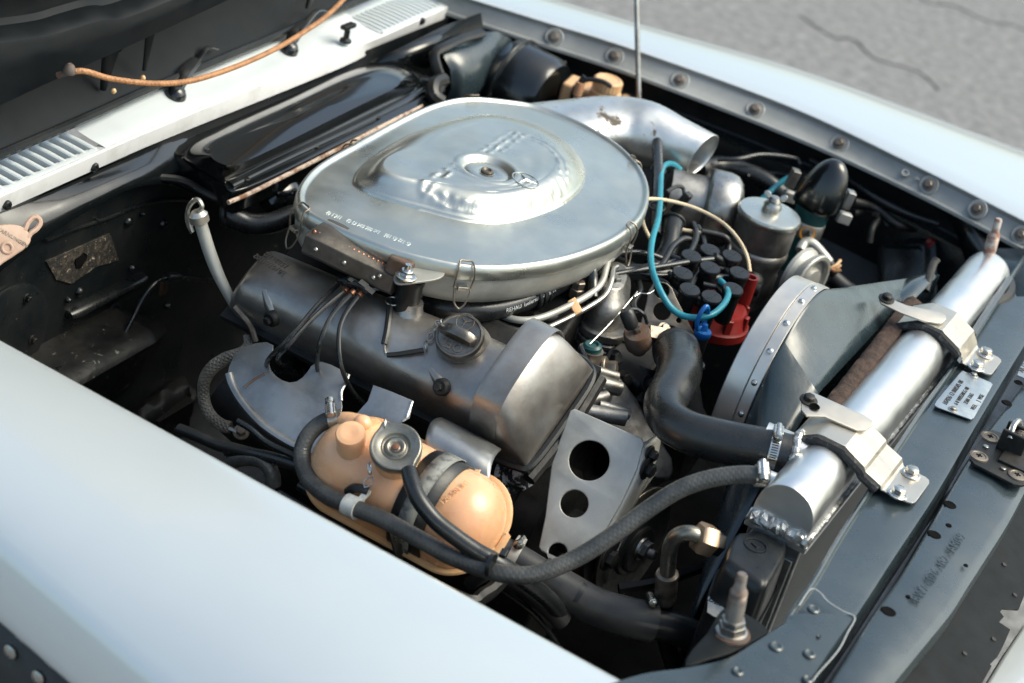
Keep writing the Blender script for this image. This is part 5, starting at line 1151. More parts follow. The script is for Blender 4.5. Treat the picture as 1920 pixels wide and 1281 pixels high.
# support strut and pipe at the far end of the tank
m=M(); m.tube(ats([(1800,640,.80),(1828,580,.80),(1845,540,.80)]),.006,n=8); solo('stay_rod',m,MT['steel'],'pale stay rod under the far end of the radiator tank','stay rod')
m=M(); P=[at(a,b,z=.884) for a,b in ((1792,682),(1835,610),(1893,523))]; m.tube([P[0],P[1],P[2]],.0055,n=6,sm=3); solo('edge_bar',m,MT['gloss'],'glossy black bar along the far part of the crossmember edge','edge bar')
m=M(); rg=ats([(1835,515,.86),(1870,515,.86),(1890,535,.865),(1885,560,.865),(1860,575,.86)]); m.tube(rg,.012,n=8,sm=4); solo('rubber_loop',m,MT['rubber'],'black rubber loop around the foot of the far chipped stud','rubber loop')
# wing gusset beside the far end
m=M(); A=ats([(1775,392,.86),(1790,425,.84),(1805,465,.82),(1815,500,.80)]); B=ats([(1830,420,.862),(1850,455,.85),(1868,490,.85),(1880,520,.85)]); m.loft([[a,lerp(a,b,.5)+V((0,0,.005)),b] for a,b in zip(spline(A,4),spline(B,4))],False); solo('wing_gusset',m,MT['black'],'curved black gusset joining the far wing to the crossmember','gusset',smooth=80,solid=.003)
m=M(); q=[at(a,b,z=.866) for a,b in ((1860,470),(1930,470),(2000,480),(1990,560),(1905,560),(1893,530),(1885,500))]; m.add(q,[tuple(range(7))]); solo('corner_plate',m,MT['panel'],'slate corner plate under the far wing channel','corner plate',solid=.004)
# slate bracket between shroud and tank, with clip
m=M(); A=ats([(1650,556,.87),(1680,540,.88),(1705,520,.885),(1740,512,.885)]); B=ats([(1700,575,.885),(1715,560,.89),(1730,545,.893),(1755,520,.893)]); m.loft([[a+V((0,0,-.03)),a,lerp(a,b,.5)+V((0,0,.006)),b] for a,b in zip(spline(A,4),spline(B,4))],False); bk=solo('shroud_bracket',m,MT['shroudp'],'slate bent bracket between the shroud and the far part of the tank','bracket',smooth=70,solid=.003)
m=M(); m.tube(ats([(1735,545,.885),(1742,520,.895),(1750,495,.905),(1757,486,.91)]),.006,n=8,flat=.6); build('clip',m,MT['dark'],bk)
# ================================================================ amber expansion tank and its hoses
tk=thing('expansion_tank','amber plastic expansion tank with moulded seam beside the near wing','expansion tank',at(775,930,z=.66))
ty=-.468; tz=at(775,932,y=ty).z; xL=at(592,868,y=ty).x; xR=at(950,965,y=ty).x; tr_=.062
def tkring(x,r,N=64,dz=0): return [V((x,ty+math.cos(2*math.pi*j/N)*r,tz+dz+math.sin(2*math.pi*j/N)*r*1.0)) for j in range(N)]
prof=[]
for k in range(13):
    a=math.pi/2*k/12; prof.append((xL+.058*(1-math.cos(math.pi/2-a)) if False else xL+.058*(1-math.sin(a)),max(tr_*math.sin(math.pi/2-a) if False else tr_*math.cos(a)**.8 if a<math.pi/2-1e-6 else 1e-4,1e-4)))
prof=[(xL+.055*(1-math.cos(a)),max(tr_*math.sin(a),1e-4)) for a in [math.pi/2*k/12 for k in range(13)]]
mid=[(lerp(xL+.055,xR-.052,k/8),tr_) for k in range(1,8)]
endp=[(xR-.052*(1-math.cos(a)),max(tr_*math.sin(a),1e-4)) for a in [math.pi/2*k/12 for k in range(12,-1,-1)]]
allp=prof+mid+endp
xg=at(805,900,y=ty-.03).x
m=M(); rr=[]
for x,r in allp:
    g=.0035*math.exp(-((x-xg)/.018)**2)
    rr.append(tkring(x,max(r-g,1e-4)))
for r in rr:
    for p in r: p+=V((0,0,1))*noise.noise(p*14)*.0016
build('tank',m.loft(rr,True),MT['amber'],tk,smooth=80)
# moulded seam, a flange round the tank in the lying plane
m=M(); seam=[]
for x,r in allp:
    seam.append((x,r))
cs,sn=math.cos(.62),math.sin(.62); a=[V((x,ty-(r+.003)*cs,tz-(r+.003)*sn)) for x,r in seam if r>.006]; b=[V((x,ty+(r+.003)*cs,tz+(r+.003)*sn)) for x,r in reversed(seam) if r>.006]
lp_=[V((q.x-.005 if k<6 else q.x,q.y,q.z)) for k,q in enumerate(a)]
m.tube(a+[V((xR+.004,ty-.01,tz-.007)),V((xR+.004,ty+.01,tz+.007))]+b,.0050,n=8,sm=2,flat=.7); build('moulded_seam',m,MT['cream'],tk)
# shoulder with the filler neck, plugged stub and outlet
cn2=V((.08,-.55,.83)).normalized(); cp=at(742,838,y=-.512); T=frame(cp,cn2,V((1,0,0))); cR=50*mpp(cp)
m=M(); m.lathe([(cR*1.3,-.075),(cR*1.0,-.050),(cR*.86,-.034),(cR*.80,-.022),(cR*.80,-.006)],T,36); build('filler_neck',m,MT['amber'],tk,smooth=80)
sp=at(657,812,y=-.514); T2=frame(sp,V((.0,-.45,.89)).normalized()); m=M(); m.lathe([(.030,-.050),(.020,-.035),(.0178,-.026),(.0178,-.002),(.0165,.0005),(.013,.001),(.011,.0016),(.009,.001),(.005,.0012),(.003,.0006),(1e-5,.0006)],T2,32); build('stub_plug',m,MT['amber'],tk,smooth=50)
m=M(); A_=ats([(700,800,tz+.05)]); m.tube([at(690,815,y=-.47),at(660,795,y=-.465),at(632,788,y=-.46),at(612,790,y=-.46)],[.022,.014,.0095,.0095],n=14,sm=5); build('hose_spigot',m,MT['amber'],tk)
m=M(); p=at(680,792,y=-.475); m.ball(p,.011,16,10,.8); build('moulded_boss',m,MT['amber'],tk)
T=frame(at(858,868,y=-.425),V((0,-.45,.89)),V((1,0,0))); m=M(); m.box((.06,.030,.004),T); build('strap_lug',m,MT['amber'],tk,bevel=.001)
m=M(); m.mesh_in(text_mesh('120.501.10',.0095,.0006),frame(V((xg+.034,ty-.030,tz+.0555)),V((0,-.49,.87)),V((.25,.85,.48)))); build('moulded_number',m,MT['amber'],tk)
# pressure cap
pcap=thing('pressure_cap','round metal pressure cap with ringed dish on the amber tank','pressure cap',cp)
T=frame(cp,cn2,V((1,0,0))); 
lob=(onpl(772,886,cp,cn2)-cp); la_=math.atan2((T.inverted()@onpl(772,890,cp,cn2)).y,(T.inverted()@onpl(772,890,cp,cn2)).x); lb_=math.atan2((T.inverted()@onpl(722,797,cp,cn2)).y,(T.inverted()@onpl(722,797,cp,cn2)).x)
def caprad(a,s):
    def d(x): return (x+math.pi)%(2*math.pi)-math.pi
    return s*(1+.24*math.exp(-(d(a-la_)/.25)**2)+.16*math.exp(-(d(a-lb_)/.20)**2))
m=M(); rings=[]
for s,h in ((.93,-.010),(.985,-.009),(1.0,-.005),(.995,-.001),(.97,.0022),(.93,.0034),(.88,.003)):
    rings.append([T@V((math.cos(a)*caprad(a,cR*s),math.sin(a)*caprad(a,cR*s),h)) for a in [2*math.pi*j/72 for j in range(72)]])
for s,h in ((.80,.0022),(.60,.0022),(.56,.0010),(.53,-.0018),(.47,-.0028),(.41,-.0022),(.37,.0012),(.33,.0018),(.27,.0012),(.23,-.0015),(.17,-.0020),(.12,-.001),(.08,.0004),(.0001,.0006)):
    rings.append([T@V((math.cos(a)*cR*s,math.sin(a)*cR*s,h)) for a in [2*math.pi*j/72 for j in range(72)]])
build('cap_plate',m.loft(rings,True,False,False),MT['capm'],pcap,smooth=60)
m=M(); m.lathe([(.0045,0),(.004,.0014),(1e-5,.0018)],T,16); build('cap_rivet',m,MT['copper'],pcap)
p=onpl(721,795,cp,cn2); m=M(); m.torus(frame(p+cn2*-.002,V((.8,.5,.1))),.0075,.0011,20,6); build('cap_ring',m,MT['bright'],pcap)
chain('chain',[at(690,868,y=-.525),at(694,884,y=-.53),at(692,900,y=-.532),at(686,916,y=-.535)],.0092,.0012,MT['bright'],pcap)
m=M(); m.tube([at(652,922,y=-.535),at(665,915,y=-.537),at(680,917,y=-.537),at(690,921,y=-.535)],.0055,n=8,sm=4); build('chain_eye',m,MT['rubber'],pcap)
# clamping straps
def band(name,x0,w,r,mt,skew=.0):
    m=M(); rows=[]
    for j in range(40):
        a=math.radians(-40+ 260*j/39); rows.append([V((x0-w/2+skew*math.sin(a),ty+math.cos(a)*r,tz+math.sin(a)*r)),V((x0+w/2+skew*math.sin(a),ty+math.cos(a)*r,tz+math.sin(a)*r))])
    return m.loft(rows,False)
ts=thing('tank_strap','black rubber strap with grey webbing clamped round the amber tank','tank strap',V((xg,ty,tz-.06)))
build('rubber_band',band('r',xg,.046,tr_+.0015,0),MT['rubber'],ts,smooth=60,solid=.0025,soff=1)
MT['web']=mat('grey_webbing',(.20,.205,.19),rough=.6,col2=(.06,.06,.06),ns=55,lo=.5,hi=.62,bump=.0004,bs=300)
build('webbing',band('w',xg-.001,.020,tr_+.0048,0),MT['web'],ts,smooth=60,solid=.0016,soff=1)
a=at(735,965,y=ty-tr_-.004); m=M(); m.tube([a,at(745,1010,y=ty-tr_-.006),at(755,1045,y=ty-tr_+.01)],.012,n=6,sm=4,flat=.2); build('tensioner_tongue',m,MT['dark'],ts)
m=M()
for k in range(7):
    p=lerp(at(738,980,y=ty-tr_-.012),at(746,1015,y=ty-tr_-.012),k/6); m.box((.014,.0016,.0014),Matrix.Translation(p))
build('tensioner_teeth',m,MT['steel'],ts,smooth=None,kind='stuff')
# long braided vent hose
P=[at(a,b,y=y) for a,b,y in ((640,782,-.46),(625,785,-.465),(596,798,-.475),(573,825,-.49),(566,860,-.505),(580,900,-.53),(615,930,-.548),(660,950,-.552),(720,975,-.554),(790,1013,-.554),(850,1045,-.552),(910,1068,-.55),(960,1078,-.545),(1010,1075,-.53),(1080,1047,-.50),(1150,1003,-.47),(1215,955,-.44),(1275,917,-.42),(1335,897,-.40),(1390,890,-.385),(1425,892,-.375),(1440,894,-.37))]
bh=thing('braided_hose','long black cloth braided hose looping from the amber tank to the radiator tank','hose',P[7])
m=M(); m.tube(P,.0103,n=20,sm=8); build('hose_sleeve',m,MT['braid'],bh)
def clamp(label,p,d,r,screw,mt='steel',w=.012,grp='hose clamps'):
    t=thing('hose_clamp',label,'hose clamp',p,None); T=frame(p,d)
    m=M(); m.lathe([(r,-w/2),(r+.0013,-w/2),(r+.0013,w/2),(r,w/2)],T,32); build('clamp_band',m,MT[mt],t,smooth=30)
    s=(screw-d.normalized()*screw.dot(d.normalized())).normalized(); tt=d.normalized().cross(s)
    TB=frame(p+s*(r+.004),s,tt); m=M(); m.box((.017,w*1.05,.008),TB); build('screw_housing',m,MT[mt],t,bevel=.0015)
    m=M(); m.lathe([(.0042,-.010),(.0042,.010),(.0058,.010),(.0058,.016),(.004,.017),(1e-5,.017)],frame(p+s*(r+.0055),tt),12); build('clamp_screw',m,MT['bright'] if mt!='brown' else MT['brown'],t)
    for k in range(7):
        a=-.35-.16*k; q=p+(s*math.cos(a)-tt*math.sin(a)*-1)*(r+.0014); 
        pass
    return t
clamp('small worn clamp where the braided hose meets the amber tank spigot',P[1],(P[1]-P[0]),.0112,V((.1,-.2,1)),'steel')
clamp('small bright clamp where the braided hose meets the radiator spigot',P[-2],(P[-1]-P[-3]),.0112,V((-.2,-.6,.8)),'bright')
def wrap(name,p,d,r,w,mt,label,cat,tail=None):
    m=M(); m.lathe([(r,-w/2),(r+.0022,-w/2),(r+.0022,w/2),(r,w/2)],frame(p,d),24); o=solo(name,m,MT[mt],label,cat,smooth=30)
    if tail: 
        m=M(); m.box(tail[0],frame(p+tail[1],tail[2],d)); build('tie_head',m,MT[mt],o,bevel=.0008)
    return o
wrap('hose_clip',P[7]+V((0,0,0)),(P[8]-P[6]),.0112,.017,'white','off white plastic clip round the braided hose in front of the amber tank','hose clip',((.007,.020,.006),V((.006,.012,.012)),V((0,-.3,1))))
wrap('cable_tie',at(921,1060,y=-.553),(P[12]-P[10]),.0115,.005,'blackpl','black cable tie holding the braided hose to the thinner overflow hose','cable tie',((.008,.010,.006),V((.008,.006,.018)),V((0,-.3,1))))
# smooth overflow hose from the cap
P=[at(a,b,y=y) for a,b,y in ((766,882,-.528),(772,905,-.54),(786,938,-.551),(815,975,-.553),(852,1005,-.55),(890,1032,-.545),(925,1052,-.538),(960,1072,-.52),(1000,1100,-.49),(1030,1125,-.46),(1050,1150,-.43))]
oh=thing('overflow_hose','smooth shiny black overflow hose leaving the lobe of the pressure cap','hose',P[4])
m=M(); m.tube(P,[.0092,.0098,.0102,.0105,.0105,.0105],n=18,sm=7); build('hose_sleeve',m,MT['hose'],oh)
# lower coolant hose
P=[at(a,b,y=y) for a,b,y in ((925,1028,-.42),(965,1048,-.415),(1010,1075,-.41),(1060,1108,-.405),(1120,1140,-.40),(1180,1158,-.39),(1225,1168,-.375))]
lh=thing('lower_coolant_hose','wide dull black coolant hose low in the bay running towards the radiator','hose',P[3])
m=M(); m.tube(P[:4],.0195,n=22,sm=6); build('rear_length',m,MT['hosedust'],lh)
m=M(); m.tube(P[2:],[.0232,.0242,.0240,.0245,.0255],n=24,sm=6); build('front_length',m,MT['hosedust'],lh)
m=M(); m.tube([P[-1]-(P[-1]-P[-2])*.2,P[-1],at(1270,1180,y=-.36),at(1310,1200,y=-.34),at(1330,1230,y=-.32)],.0195,n=20,sm=5); build('pipe_stub',m,MT['rubber'],lh)
d=(P[2]-P[1]); m=M(); m.lathe([(.0195,-.003),(.0212,-.003),(.0212,.003),(.0195,.003)],frame(at(1085,1120,y=-.405),(P[4]-P[2])),28); build('cable_band',m,MT['blackpl'],lh)
clamp('clamp with tall screw near the rear end of the lower coolant hose',at(962,1047,y=-.415),(P[1]-P[0]),.0198,V((.45,.25,.85)),'brkt')
clamp('clamp with slotted screw near the front end of the lower coolant hose',at(1208,1164,y=-.379),(P[-1]-P[-2]),.0245,V((.1,.35,.9)),'dark')
MT['redspot']=mat('red_spotted_hose',(.016,.015,.015),rough=.45,col2=(.03,.028,.027),ns=20,spots=[((.45,.05,.03),70,.69,.6,0)])
m=M(); m.tube([at(a,b,y=-.44) for a,b in ((930,1085),(970,1095),(1000,1115),(1030,1140))]+[at(1055,1165,y=-.43)],.0125,n=14,sm=5); solo('spotted_hose',m,MT['redspot'],'dark hose with red specks below the braided hose','hose')
m=M(); m.tube([at(a,b,y=-.50) for a,b in ((880,1095),(895,1085),(905,1078),(915,1070))],.0085,n=10,sm=4); solo('hose_end',m,MT['rubber'],'short black hose stub under the cable tie beside the near wing','hose end')
m=M(); m.tube([at(a,b,y=-.42) for a,b in ((905,1085),(960,1120),(1010,1160),(1050,1215),(1070,1250))],.0035,n=8,sm=5); solo('ground_wire',m,MT['black'],'thin black wire dropping into the dark front corner near the wing','wire')
# wires and pipes behind the tank along the near wing
for lab,pts,r,mt in (('black wiring sleeve entering under the heat shield near the wing',[(425,845),(470,850),(520,862),(560,875),(610,890)],.0075,'hose'),
  ('ribbed black conduit lying along the near wing edge',[(335,805),(370,818),(410,835),(440,842),(470,850)],.0075,'rubber'),
  ('brown stained hose elbow beside the near wing edge',[(435,866),(452,860),(480,860),(500,870),(510,890),(512,910)],.010,'braid'),
  ('thin black wire along the foot of the heat shield',[(445,790),(470,805),(500,830),(540,850),(580,868)],.004,'black'),
  ('twisted black cables under the amber tank',[(560,910),(600,935),(640,960),(700,985),(760,1030)],.006,'hose')):
    P=[at(a,b,y=-.50) for a,b in pts]; m=M(); m.tube(P,r,n=12,sm=6); solo('wiring_sleeve' if 'conduit' in lab or 'sleeve' in lab else 'wire' if 'wire' in lab or 'cable' in lab else 'hose',m,MT[mt],lab,'wiring' if 'elbow' not in lab else 'hose')
m=M(); bolt(m,at(345,740,z=.40),V((.3,-.3,.9)),.012,.012); q=at(300,770,z=.40); m.box((.06,.09,.03),Matrix.Translation(q)); 
solo('engine_mount',m,MT['scraped'],'grimy engine mount casting low at the near rear of the bay','engine mount',bevel=.004)
# tray under the tank
m=M(); m.tube([V((xL-.01,ty-tr_+.002,tz-.052)),V((xR-.02,ty-tr_+.002,tz-.056)),V((xR+.01,ty-.03,tz-.058)),V((xR+.012,ty+.03,tz-.058))],.009,n=8,sm=4,flat=1.3); solo('tank_tray',m,MT['rubber'],'dark cradle rail under the amber tank','tank cradle')
# ================================================================ alternator group
by=-.262
ab=thing('alternator_bracket','grey blasted alternator bracket with three round holes of falling size','bracket',at(1090,1040,y=by))
bn=V((.12,-.78,.62)).normalized(); bo_=at(1105,860,y=by)
m=M(); plate_px(m,[(1070,770),(1078,767),(1203,822),(1208,832),(1195,880),(1165,945),(1130,1005),(1105,1035),(1060,1056),(1015,1034),(1010,1026),(1022,970),(1033,880),(1036,862),(1060,795)],[(1105,864,38*mpp(bo_)),(1077,945,26*mpp(bo_)),(1046,1036,17.5*mpp(bo_))],bo_,bn,.005,.0018)
build('face_plate',m,MT['brkt'],ab,smooth=40)
m=M(); e=[onpl(a,b,bo_,bn) for a,b in ((1206,828),(1195,882),(1165,947),(1131,1007),(1105,1036))]; 
m.loft([[p,p+V((.004,.008,-.002)),p+V((.006,.03,-.004)),p+V((.006,.05,-.006))] for p in spline(e,4)],False); build('side_flange',m,MT['brkt'],ab,smooth=60,solid=.004,soff=1)
for a_,b_,r in ((1196,852,.007),(1190,880,.0095),(1118,1048,.011)):
    m=M(); p=onpl(a_,b_,bo_,bn)+V((.008,.018,-.003)); bolt(m,p,V((.95,-.1,.1)),r,.009); build('flange_bolt',m,MT['dark'],ab)
al=thing('alternator','dark ribbed alternator behind the grey bracket','alternator',at(1010,980,y=-.20))
m=M(); T=frame(V((.27,-.215,.63)),V((1,0,0))); m.lathe([(.055,-.07),(.072,-.062),(.075,-.03),(.073,-.028),(.073,.0),(.076,.002),(.076,.04),(.060,.055),(.03,.06),(.03,.075)],T,40); build('body',m,MT['dark'],al,smooth=35)
for k in range(14):
    a=2*math.pi*k/14; m=M(); m.box((.006,.004,.045),T@Matrix.Rotation(a,4,'Z')@Matrix.Translation((.0765,0,-.048))); build('cooling_rib',m,MT['dark'],al,smooth=None)
m=M(); bolt(m,at(955,888,y=-.27),V((.85,-.3,.4)),.017,.026); 
MT['boltp']=mat('paint_marked_bolt',(.03,.032,.033),metal=.3,rough=.4,spots=[((.55,.58,.6),75,.50,.5,0)])
solo('tensioner_bolt',m,MT['boltp'],'big hex bolt with flaked white paint marks left of the grey bracket','bolt')
m=M(); p=at(955,850,y=-.25); m.cyl(p+V((-.02,.01,.01)),p+V((.03,-.005,.0)),.020,18); m.cyl(p+V((.03,-.005,0)),p+V((.042,-.008,0)),.013,14); solo('belt_tensioner',m,MT['dark'],'dark tensioner boss above the white flecked bolt','tensioner',bevel=.002)
pu=thing('belt_pulley','large dark belt pulley disc with a centre nut right of the grey bracket','pulley',at(1190,1020,z=.55))
pcn=at(1188,1020,z=.62); T=frame(pcn,V((.98,-.17,.08)).normalized()); R0=.082
m=M(); m.lathe([(R0*.8,-.03),(R0,-.027),(R0*1.0,-.020),(R0*.82,-.013),(R0*1.0,-.004),(R0*1.02,.0),(R0*.99,.002),(R0*.92,.0025),(R0*.55,.001),(R0*.52,.006),(R0*.36,.008),(R0*.34,.006),(1e-5,.006)],T,60); build('disc',m,MT['pulleym'],pu,smooth=30)
m=M(); m.torus(T@Matrix.Translation((0,0,.001)),R0*1.01,.0011,64,6); build('rim_highlight',m,MT['brown'],pu)  # thin brown ring painted in as the bright edge highlight
m=M(); m.lathe([(.034,.006),(.034,.011),(.031,.013),(.014,.013)],T@Matrix.Translation((0,-.004,0)),40); build('hub_plate',m,MT['pulleym'],pu,smooth=30)
m=M(); m.lathe([(.017,.013),(.016,.016)],T,24); m.hexa(T@Matrix.Translation((0,0,.015)),.0135,.011); m.lathe([(.007,.026),(.007,.034),(.005,.036),(1e-5,.036)],T,14); build('centre_nut',m,MT['steel'],pu)
me=text_mesh('optibelt RB',.0105,.0002); 
for v in me.vertices:
    a=v.co.x/(.046)+math.pi*1.02; r=.046+v.co.y; v.co=V((math.cos(-a+math.pi*2)*r,math.sin(-a+math.pi*2)*r,.0032+v.co.z))
m=M(); m.mesh_in(me,T@Matrix.Rotation(math.radians(-20),4,'Z')); build('belt_print',m,MT['white'],pu,smooth=None)
for k in range(4):
    m=M(); p=at(1165+k*14,955-k*14,y=-.15); m.box((.005,.05,.02),frame(p,V((.3,-.3,.9)))); solo('radiator_louvre',m,MT['dark'],('first','second','third','fourth')[k]+' dark rib behind the pulley counted from the grey bracket','rib')
m=M(); P=[at(a,b,y=-.17) for a,b in ((1110,1045),(1080,1085),(1065,1100))]; m.tube(P,.014,n=10,sm=4); bolt(m,at(1128,1062,y=-.20),V((.9,-.2,.2)),.014,.012); solo('bracket_foot',m,MT['rust'],'rusty lug with hex bolt below the grey bracket','lug')
# belt runs
m=M(); m.tube([at(1160,1105,y=-.2),at(1240,1090,y=-.16),at(1330,1060,y=-.1)],.006,n=6,flat=1.5); solo('drive_belt',m,MT['rubber'],'black drive belt leading away from the big pulley','belt')
# ================================================================ oil cooler corner
oc=thing('cooler_end_tank','black moulded cooler end tank below the near end of the radiator','cooler tank',(.58,-.38,.5))
zt2=.835; topo=[(1378,1000),(1400,996),(1418,978),(1430,975),(1465,992),(1476,1005),(1476,1035),(1446,1092),(1434,1098),(1420,1094),(1366,1058),(1362,1042)]
TO=spline([at(a,b,z=zt2) for a,b in topo],4,True); cN=V((sum(p.x for p in TO)/len(TO),sum(p.y for p in TO)/len(TO),0))
def scl(l,s,z): return [V((cN.x+(p.x-cN.x)*s,cN.y+(p.y-cN.y)*s,z)) for p in l]
m=M(); m.loft([scl(TO,1.06,zt2-.056),scl(TO,1.04,zt2-.035),scl(TO,1.02,zt2-.014),scl(TO,.98,zt2-.005),scl(TO,.90,zt2),scl(TO,.80,zt2+.0005),scl(TO,.5,zt2+.002)],True); build('cap_shell',m,MT['blackpl'],oc,smooth=60)
bx=V((cN.x,cN.y,zt2-.20)); m=M(); m.loft([scl(TO,1.08,zt2-.36),scl(TO,1.08,zt2-.066),scl(TO,1.13,zt2-.066),scl(TO,1.13,zt2-.056),scl(TO,1.08,zt2-.056)],True); build('tank_body',m,MT['blackpl'],oc,smooth=30)
m=M(); T=frame(V((cN.x-.005,cN.y,zt2+.0025)),V((0,0,1)),V((.4,.9,0))); m.torus(T,.013,.0012,28,6); m.mesh_in(text_mesh('E',.014,.001),T); build('moulded_mark',m,MT['blackpl'],oc,smooth=40)
tb_=[k for k in kids(oc) if k.name.startswith('tank_body')][0]; lo2,ln=surf(tb_)(1347,1138,.001,True); ln=(ln+V((-.2,-.2,.35))).normalized(); lo2=lo2+ln*.003
m=M(); plate_px(m,[(1328,1118),(1330,1119),(1366,1134),(1366,1160),(1340,1157),(1326,1148)],[],lo2,ln,.001); lb=build('label_sticker',m,MT['white'],oc,smooth=30)
m=M(); m.mesh_in(text_mesh('BEHR',.0135,.0002),frame(onpl(1352,1134,lo2,ln)+ln*.0007,ln,onpl(1366,1141,lo2,ln)-onpl(1340,1128,lo2,ln))); build('label_print',m,MT['ink'],oc,smooth=None)
ct=at(1347,1026,z=zt2-.012); hx=V((-.95,-.25,.16)).normalized()
un=thing('pipe_union','pale hex union nut and bent metal pipe screwed to the black cooler tank','pipe union',at(1326,1012,z=zt2-.02))
hp0=at(1352,1022,z=zt2-.02); hp1=at(1312,1008,z=zt2-.012); d=(hp1-hp0)
m=M(); m.hexa(frame(hp0+d*.02,d),.015,.016); build('back_nut',m,MT['dark'],un)
m=M(); m.hexa(frame(hp0+d*.40,d),.0195,.022,.14); build('union_nut',m,MT['brass'],un)
m=M(); P=[hp0+d*1.0]+[at(a,b,z=z) for a,b,z in ((1300,1001,zt2-.008),(1283,1000,zt2-.010),(1266,1008,zt2-.022),(1256,1028,zt2-.045),(1253,1055,zt2-.07),(1251,1078,zt2-.09))]; m.tube(P,.0095,n=16,sm=5); build('bent_pipe',m,MT['capm'],un)
q=P[-1]; d=(P[-1]-P[-2]).normalized(); m=M(); m.lathe([(.0095,-.004),(.0135,-.002),(.0145,.002),(.0135,.006),(.0128,.010),(.0138,.013),(.0138,.026),(.0125,.028),(.0125,.032),(.0138,.035),(.0135,.043),(.010,.046)],frame(q,d),24); build('crimp_collar',m,MT['brown'],un)
m=M(); m.tube([q+d*.045,q+d*.09,q+d*.15+V((.02,0,0))],.011,n=12); build('pipe_hose',m,MT['rubber'],un)
m=M(); m.box((.012,.02,.19),Matrix.Translation(V((.632,yA+.004,zb-.14)))); solo('core_corner',m,MT['shield'],'pale upright corner post under the near end of the radiator tank','corner post',bevel=.002)
# ================================================================ upper coolant hose
P=[at(a,b,z=z) for a,b,z in ((1268,660,.828),(1274,678,.836),(1273,702,.842),(1260,730,.845),(1246,757,.845),(1254,786,.848),(1285,808,.852),(1330,822,.858),(1390,835,.866),(1440,843,.872),(1468,850,.873),(1482,854,.873))]
uh=thing('upper_coolant_hose','fat black S shaped coolant hose from the engine to the radiator tank','hose',P[5])
m=M(); m.tube(P,[.031,.0305,.0300,.0280,.0265,.0260,.0265,.0270,.0268,.0265,.0262,.0262],n=30,sm=8); build('hose_sleeve',m,MT['hose'],uh)
c0_=P[0]; m=M(); m.lathe([(.028,-.02),(.0322,-.008),(.0322,.003),(.031,.006)],frame(c0_,P[1]-c0_),30); build('hose_collar',m,MT['rubber'],uh)
dd=(P[-1]-P[-3]); uc=clamp('bright worm drive clamp near the radiator end of the fat coolant hose',at(1447,845,z=.872),dd,.0268,V((-.1,-.15,1)),'bright',.012)
for k in range(9):
    a=.45+.11*k; s=V((-.1,-.15,1)); s=(s-dd.normalized()*s.dot(dd.normalized())).normalized(); tt=dd.normalized().cross(s); m=M()
    n_=(s*math.cos(a)-tt*math.sin(a)) ; 
    if n_.y>0.2: n_=(s*math.cos(a)+tt*math.sin(a))
    m.box((.0012,.008,.0008),frame(at(1447,845,z=.872)+n_*.0284,n_,n_.cross(dd.normalized()))); build('band_slot',m,MT['dark'],uc,smooth=None)
# ================================================================ distributor
dz=.872
D0=[(1331,470),(1372,481),(1296,481),(1331,503),(1386,513),(1280,514),(1293,544),(1334,558),(1374,543)]
dc=at(1340,575,z=.815)
ds_=thing('distributor','red distributor cap ringed by upright towers at the front of the engine','distributor',dc-V((0,0,.03)))
T=frame(at(1343,582,z=.795),V((0,0,1)))
m=M(); m.lathe([(.049,-.03),(.0535,-.026),(.0535,-.014),(.0495,-.010),(.0455,.006),(.042,.011),(1e-5,.013)],T,48); build('cap_shell',m,MT['red'],ds_,smooth=40)
for k in range(8):
    a=2*math.pi*k/8; m=M(); m.box((.006,.012,.026),T@Matrix.Rotation(a,4,'Z')@Matrix.Translation((.0475,0,-.002))); build('cap_rib',m,MT['red'],ds_,bevel=.002)
m=M(); cpt=at(1404,535,z=.835); m.lathe([(.0085,-.03),(.0105,-.028),(.0105,.014),(.0075,.014),(.007,.0),(1e-5,.0)],frame(cpt,V((0,0,1))),20); build('clip_socket',m,MT['red'],ds_)
leadto=[[(1318,445),(1308,425)],[(1345,485),(1300,490),(1240,500),(1190,508),(1120,520)],[(1270,489),(1225,497),(1170,508),(1110,515)],[(1345,522),(1358,537)],[(1360,507),(1345,503)],[(1255,517),(1225,516),(1180,510),(1120,512)],[(1302,522),(1312,505)],[(1305,563),(1282,561)],[(1348,540),(1318,533)]]
where=['rearmost top disc','right disc with the long straight lead','left upper disc','centre disc feeding the teal cable','rightmost disc','leftmost disc','lower left disc','lowest middle disc','lower right disc above the red rim']
for k,((a,b),ld) in enumerate(zip(D0,leadto)):
    p=at(a,b,z=dz); t=thing('distributor_boot','black rubber distributor boot, '+where[k],'boot',p-V((0,0,.03)),'distributor boots'); dz_=V((0,0,1))
    m=M(); T=frame(p,V((.05,-.12,1)).normalized()); m.lathe([(.0115,-.055),(.0125,-.05),(.0132,-.006),(.0150,-.004),(.0155,.0),(.0142,.0022),(1e-5,.0026)],T,24); build('boot_body',m,MT['blackpl'],t,smooth=40)
    m=M(); m.box((.023,.0007,.0006),T@Matrix.Rotation(math.radians(75),4,'Z')@Matrix.Translation((0,0,.0027))); build('moulding_line',m,MT['felt'],t,smooth=None)
    q=[at(x,y,z=dz-(.004 if k==1 else .016)) for x,y in ld]; s=V((p.x,p.y,p.z-.016)); e=q[0] if len(q)==1 else q[1]; d=(q[0]-s).normalized(); 
    m=M(); m.tube([s,s+d*.018,s+d*.034],[.0078,.0070,.0062],n=12,sm=3); build('boot_arm',m,MT['blackpl'],t)
    if k!=3:
        m=M(); m.tube([s+d*.03]+q,.0044,n=10,sm=5); build('lead',m,MT['hose'],t)
